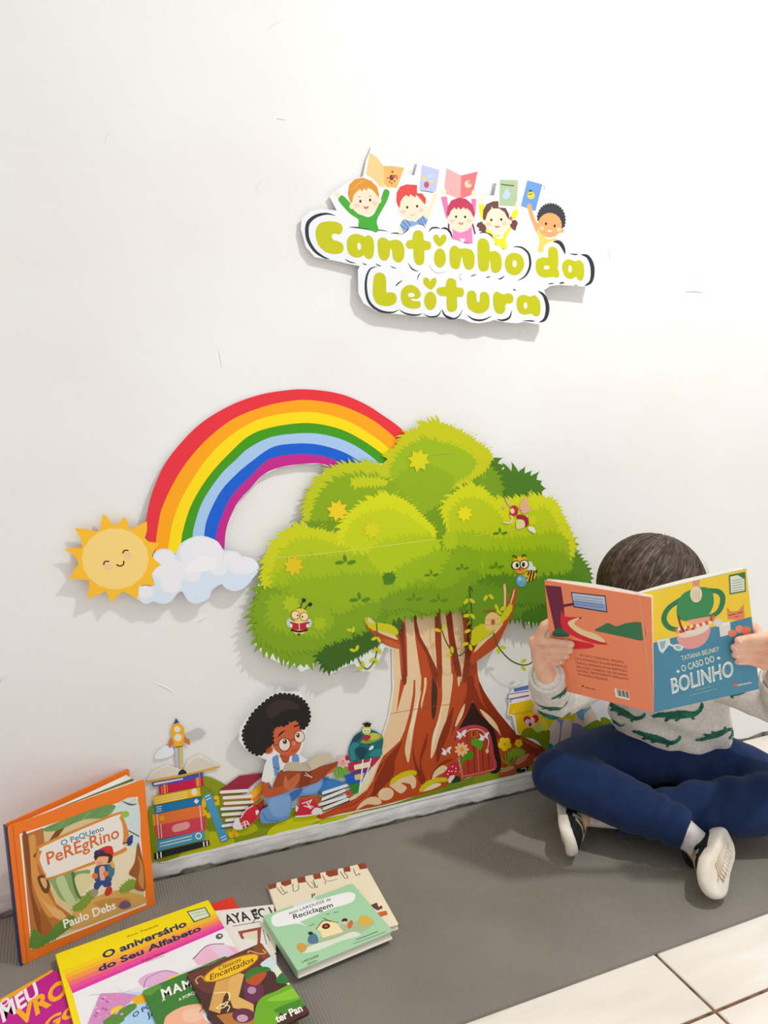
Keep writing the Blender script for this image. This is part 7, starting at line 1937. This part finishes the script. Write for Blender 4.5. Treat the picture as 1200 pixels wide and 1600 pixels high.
CROCS_TOP = [(-.034, -.012, .00098, .20), (-.140, -.004, .0009, -.26), (-.072, -.052, .00092, -.16), (.05, -.046, .0008, .43, 1, -1), (-.128, -.035, .0004, -.3), (-.1, .06, .001, .1), (.03, .075, .001, -.2), (-.02, .12, .0009, .3)]
CROCS_SLEEVE = [(-.05, .0, .0006, -.1), (-.045, -.03, .0007, -.2), (-.03, .03, .0006, .3)]
def croc(ox, oy, sc, ang, fx=1, fy=1, O_=None, a1=None, a2=None):
    ca, sa = math.cos(ang), math.sin(ang)
    tr = lambda q: (ox+sc*(q[0]*fx*ca-q[1]*fy*sa), oy+sc*(q[0]*fx*sa+q[1]*fy*ca))
    print_on([tr(q) for q in CROC], O_, a1, a2, 1, .0012)
    for t in TEETH: print_on([tr(q) for q in t], O_, a1, a2, 2, .0016)
a1 = Vector((.72, -.69, 0)).normalized(); nn_ = Vector((-.66, -.69, .30)).normalized(); a2 = nn_.cross(a1).normalized()
SO = CH1 + nn_*.2
for args in CROCS_TOP: croc(*args, O_=SO, a1=a1, a2=a2)
b1 = Vector((.93, -.36, 0)).normalized(); nb_ = Vector((-.36, -.93, .05)).normalized(); b2 = nb_.cross(b1).normalized()
for args in CROCS_SLEEVE: croc(*args, O_=ELR+nb_*.15, a1=b1, a2=b2)
for O_, nrm3, lst in ((SHL*.5+ELL*.5, V(.25, -.95, .1), [(-.05, .0, .0009, .2), (-.02, -.035, .0008, -.3)]), (ELL*.5+WRL*.5, V(.1, -.98, .1), [(-.045, .0, .0008, .5)]),
                     (CH1, V(.85, -.45, .1), [(-.06, .03, .001, .2), (-.05, -.05, .001, -.2)]), (CH1, V(.75, .66, .1), [(-.09, .06, .001, .15), (-.02, .0, .001, -.2), (-.1, -.05, .001, .1)])):
    nrm3 = nrm3.normalized(); c1 = UP.cross(nrm3).normalized(); c2 = nrm3.cross(c1)
    for args in lst: croc(*args, O_=O_+nrm3*.15, a1=c1, a2=c2)
shirt = link('shirt', mesh('shirt', pv, pf, [m_shirt, m_croc, m_crocw], pm, True), person, 'grey long-sleeved top printed with green crocodiles')
def torus(name, c, axis, R, r, m, parent, label=None, sq=1):
    z = axis.normalized(); x = z.orthogonal().normalized(); y = z.cross(x); vs, fs = [], []; N1, N2 = 32, 10
    for i in range(N1):
        t = i*math.tau/N1; dv = x*math.cos(t)+y*math.sin(t)
        for j in range(N2): p = j*math.tau/N2; vs.append(c+dv*(R+r*math.cos(p))+z*r*sq*math.sin(p))
    for i in range(N1):
        for j in range(N2): fs.append((i*N2+j, ((i+1) % N1)*N2+j, ((i+1) % N1)*N2+(j+1) % N2, i*N2+(j+1) % N2))
    return link(name, mesh(name, vs, fs, [m], None, True), parent, label)
torus('cuff', WRR*.93+ELR*.07, WRR-ELR, .0285, .0042, m_shirt, shirt, None, 2.2)
torus('cuff', WRL*.93+ELL*.07, WRL-ELL, .0275, .0042, m_shirt, shirt, None, 2.2)

# navy trousers
m_tr = noisy(mat('#22355c', .95, .12, 'navy_fleece'), '#1a2a4c', '#1d2f55', 40, 4, bump=.35, bump_scale=420, bump_dist=.001)
m_tr.node_tree.nodes['Principled BSDF'].inputs['Sheen Weight'].default_value = .08
CUR, CUL = ANR*.9+KNR*.1, ANL*.9+KNL*.1
tch = [[(HIPR-LT*.005, (.082, .08, .075)), (HIPR*.5+KNR*.5+UP*.006, .068), (KNR, .056)], [(KNR, .056), (KNR*.5+ANR*.5+UP*.002, .054), (CUR, .041)],
       [(HIPL+LT*.005, (.082, .08, .075)), (HIPL*.5+KNL*.5, .070), (KNL, .060)], [(KNL, .060), (KNL*.5+ANL*.5, .055), (CUL, .040)],
       [(HIPR, (.085, .08, .072)), (HIPL, (.085, .08, .072))], [(PEL+D*.03-UP*.01, (.07, .06, .06))], [(PEL-UP*.018, (.115, .088, .07))], [(HIPR*.6+KNR*.4+UP*.022+D*.03, .058), (PEL+D*.105+UP*.05, .055), (HIPL*.6+KNL*.4+UP*.02-LT*.025, .060)]]
tr_me = fuse(tube_mesh(tch, 3), .0048, 10, .5)
def tr_fold(p):
    k = .003*noise.noise(p*14)+.0012*noise.noise(p*34)
    d_ = (p-CUR).length
    if d_ < .12: k += .0042*math.sin((p-CUR).dot((ANR-KNR).normalized())*150+3*noise.noise(p*12))*(1-d_/.12)
    d_ = (p-(PEL+D*.09)).length
    if d_ < .16: k += .005*math.sin((p-PEL).dot(LT)*75+4*noise.noise(p*8))*(1-d_/.16)
    d_ = (p-(KNL*.7+ANL*.3)).length
    if d_ < .17: k += .005*math.sin((p-KNL).dot((KNL-ANL).normalized())*70+p.z*30+3*noise.noise(p*10))*(1-d_/.17)
    d_ = (p-KNR).length
    if d_ < .1: k += .0025*math.sin((p-KNR).dot(LT)*120+4*noise.noise(p*9))*(1-d_/.1)
    return k
displace(tr_me, tr_fold)
for v in tr_me.vertices:
    if v.co.z < .0072: v.co.z = .0072+.0004*noise.noise(v.co*60)
    if v.co.y > -.009: v.co.y = -.009
tr_me.materials.clear(); tr_me.materials.append(m_tr)
trousers = link('trousers', tr_me, person, 'navy blue jogging trousers')
torus('cuff', ANR*.965+KNR*.035, ANR-KNR, .0335, .006, m_tr, trousers, None, 2.0)
torus('cuff', ANL*.965+KNL*.035, ANL-KNL, .0325, .006, m_tr, trousers, None, 2.0)

# socks and shoes
m_sock = noisy(mat('#d9d3cf', .9, .1, 'patterned_sock'), '#d8d5d2', '#d2aeac', 55, 2, lo=.52, hi=.68)
def sock(p, q, r): 
    o_ = link('sock', fuse(tube_mesh([[(p, r), (q, r)]], 2), .003, 3), person, 'pale patterned sock'); o_.data.materials.clear(); o_.data.materials.append(m_sock)
m_black = noisy(mat('#17181a', .8, .2, 'black_knit'), '#101113', '#22242a', 120, 3, bump=.4, bump_scale=260, bump_dist=.001)
m_sole = noisy(mat('#e6e0d4', .55, .25, 'white_rubber'), '#ddd3c2', '#efeae0', 20, 4)
m_dirt = mat('#c8b69e', .8, .1, 'tread_dirt')
def shoe(C0, T, Nn, sc, label):
    "C0 centre of the sole's underside; T towards the toe; Nn out of the sole"
    z = (-Nn).normalized(); x = (T-z*T.dot(z)).normalized(); y = z.cross(x)
    M = lambda a, b, c: C0+(x*a+y*b+z*c)*sc
    root_ = bpy.data.objects.new('shoe', None); COL.objects.link(root_); root_.parent = person; root_.location = C0-person.location; root_['label'] = label
    stn = [(-.082, .012), (-.078, .020), (-.068, .027), (-.05, .031), (-.025, .030), (.0, .030), (.025, .034), (.045, .037), (.062, .034), (.074, .026), (.081, .015), (.084, .006)]
    out = [(a, b) for a, b in stn]+[(a, -b) for a, b in reversed(stn)]; k = len(out); vs, fs = [], []
    for sc_, hh in ((.88, -.001), (.97, .0005), (1.03, .006), (1.04, .014), (1.0, .021), (.93, .024)):
        for a, b in out:
            hz = hh*(1+ (.75*max(0, (-a-.055)/.027) if hh > .01 else 0) + (.25*max(0, (a-.06)/.024) if hh > .01 else 0)) + (.006*max(0, (a-.05)/.034)**2 if hh < .01 else 0) + .0012*math.sin(a*160)*(1 if .004 < hh < .018 else 0)
            vs.append(M(a*sc_, b*sc_, hz))
    for r_ in range(5):
        for i in range(k): fs.append((r_*k+i, r_*k+(i+1) % k, (r_+1)*k+(i+1) % k, (r_+1)*k+i))
    fs += [tuple(range(k-1, -1, -1)), tuple(range(5*k, 6*k))]
    sole = link('sole', mesh('sole', vs, fs, [m_sole], None, True), root_, 'thick white rubber sole')
    vs, fs = [], []
    rr = random.Random(2)
    def bar(a0, b0, a1_, b1_, wd):
        i = len(vs); dx, dy = a1_-a0, b1_-b0; L_ = math.hypot(dx, dy); px, py = -dy/L_*wd, dx/L_*wd
        for hh in (-.0016, .002):
            for s_, t_ in ((a0+px, b0+py), (a1_+px*.6, b1_+py*.6), (a1_-px*.6, b1_-py*.6), (a0-px, b0-py)): vs.append(M(s_, t_, hh))
        fs.extend(box_faces(i))
    for i in range(9): a_ = -.045+i*.011; bar(a_-.004, -.021+rr.random()*.004, a_+.006, .0, .0008); bar(a_+.006, .0, a_-.003, .021-rr.random()*.004, .0008)
    bar(-.055, .002, .06, -.002, .0007); bar(-.03, -.013, .045, -.016, .0006); bar(-.03, .013, .045, .016, .0006)
    link('tread', mesh('tread', vs, fs, [m_dirt]), root_, 'brown tread lines worn into the white sole')
    vs, fs = [], []
    prof = [(-.078, .012, .050), (-.074, .022, .064), (-.062, .027, .070), (-.045, .029, .066), (-.025, .0295, .060), (.0, .030, .054), (.02, .032, .047), (.04, .034, .041), (.058, .031, .036), (.07, .022, .031), (.077, .010, .026)]
    n_ = 15
    for a, b, c in prof:
        for j in range(n_): t = math.pi*j/(n_-1); vs.append(M(a, b*math.cos(t)*1.02*(1+.06*math.sin(t)), .016+(c-.016)*math.sin(t)**.8))
    for i in range(len(prof)-1):
        for j in range(n_-1): fs.append((i*n_+j, i*n_+j+1, (i+1)*n_+j+1, (i+1)*n_+j))
    fs += [tuple(range(n_-1, -1, -1)), tuple(range((len(prof)-1)*n_, len(prof)*n_))]
    up_ = link('upper', mesh('upper', vs, fs, [m_black], None, True), root_, 'black knit upper')
    torus('collar', M(-.044, 0, .068), z*.92-x*.38, .026*sc, .0055*sc, m_black, root_)
    def band(name, pts3, wd, m, lb=None):
        vs, fs = [], []
        for i, (a, b, c, na, nb2, nc) in enumerate(pts3):
            for s_ in (-wd, wd): vs.append(M(a+s_, b, c)); 
        for i in range(len(pts3)-1): fs.append((i*2, i*2+1, i*2+3, i*2+2))
        me = mesh(name, vs, fs, [m], None, True); o_ = link(name, me, root_, lb); sm = o_.modifiers.new('s', 'SOLIDIFY'); sm.thickness = .002; sm.offset = 0
    def over(a, b, c, wd, m, nm, lb, t0=.12, t1=.88):
        q = []
        for j in range(11): t = math.pi*(t0+(t1-t0)*j/10); q.append((a, b*math.cos(t)*1.06*(1+.06*math.sin(t)), .016+(c-.016)*math.sin(t)**.8+.0016, 0, 0, 0))
        band(nm, q, wd, m, lb)
    over(.012, .0312, .050, .006, mat('#8b8a84', .7, .2, 'grey_strap'), 'strap', 'grey strap over the instep')
    over(-.012, .030, .057, .004, mat('#2c2b28', .7, .2, 'dark_strap'), 'strap', None)
    for a in (.03, .022, .002): over(a, .0325, .0445 if a > .01 else .0535, .0011, mat('#a39a6a', .6, .3, 'gold_trim'), 'lace', 'thin gold lace line', .22, .78)
    over(-.058, .0275, .071, .003, mat('#c9c6bf', .7, .2, 'pale_pull_tab'), 'heel_tab', None, .3, .7)
sock(ANR*.94+KNR*.06, COLR+RN*.012, .0275)
sock(ANL*.94+KNL*.06, COLL+LN*.012, .027)
shoe(RC, RT, RN, .97, 'right shoe, black with thick white sole facing out')
shoe(LC, LTO, LN, .88, 'left shoe, black with white sole edge, tucked under the shin')
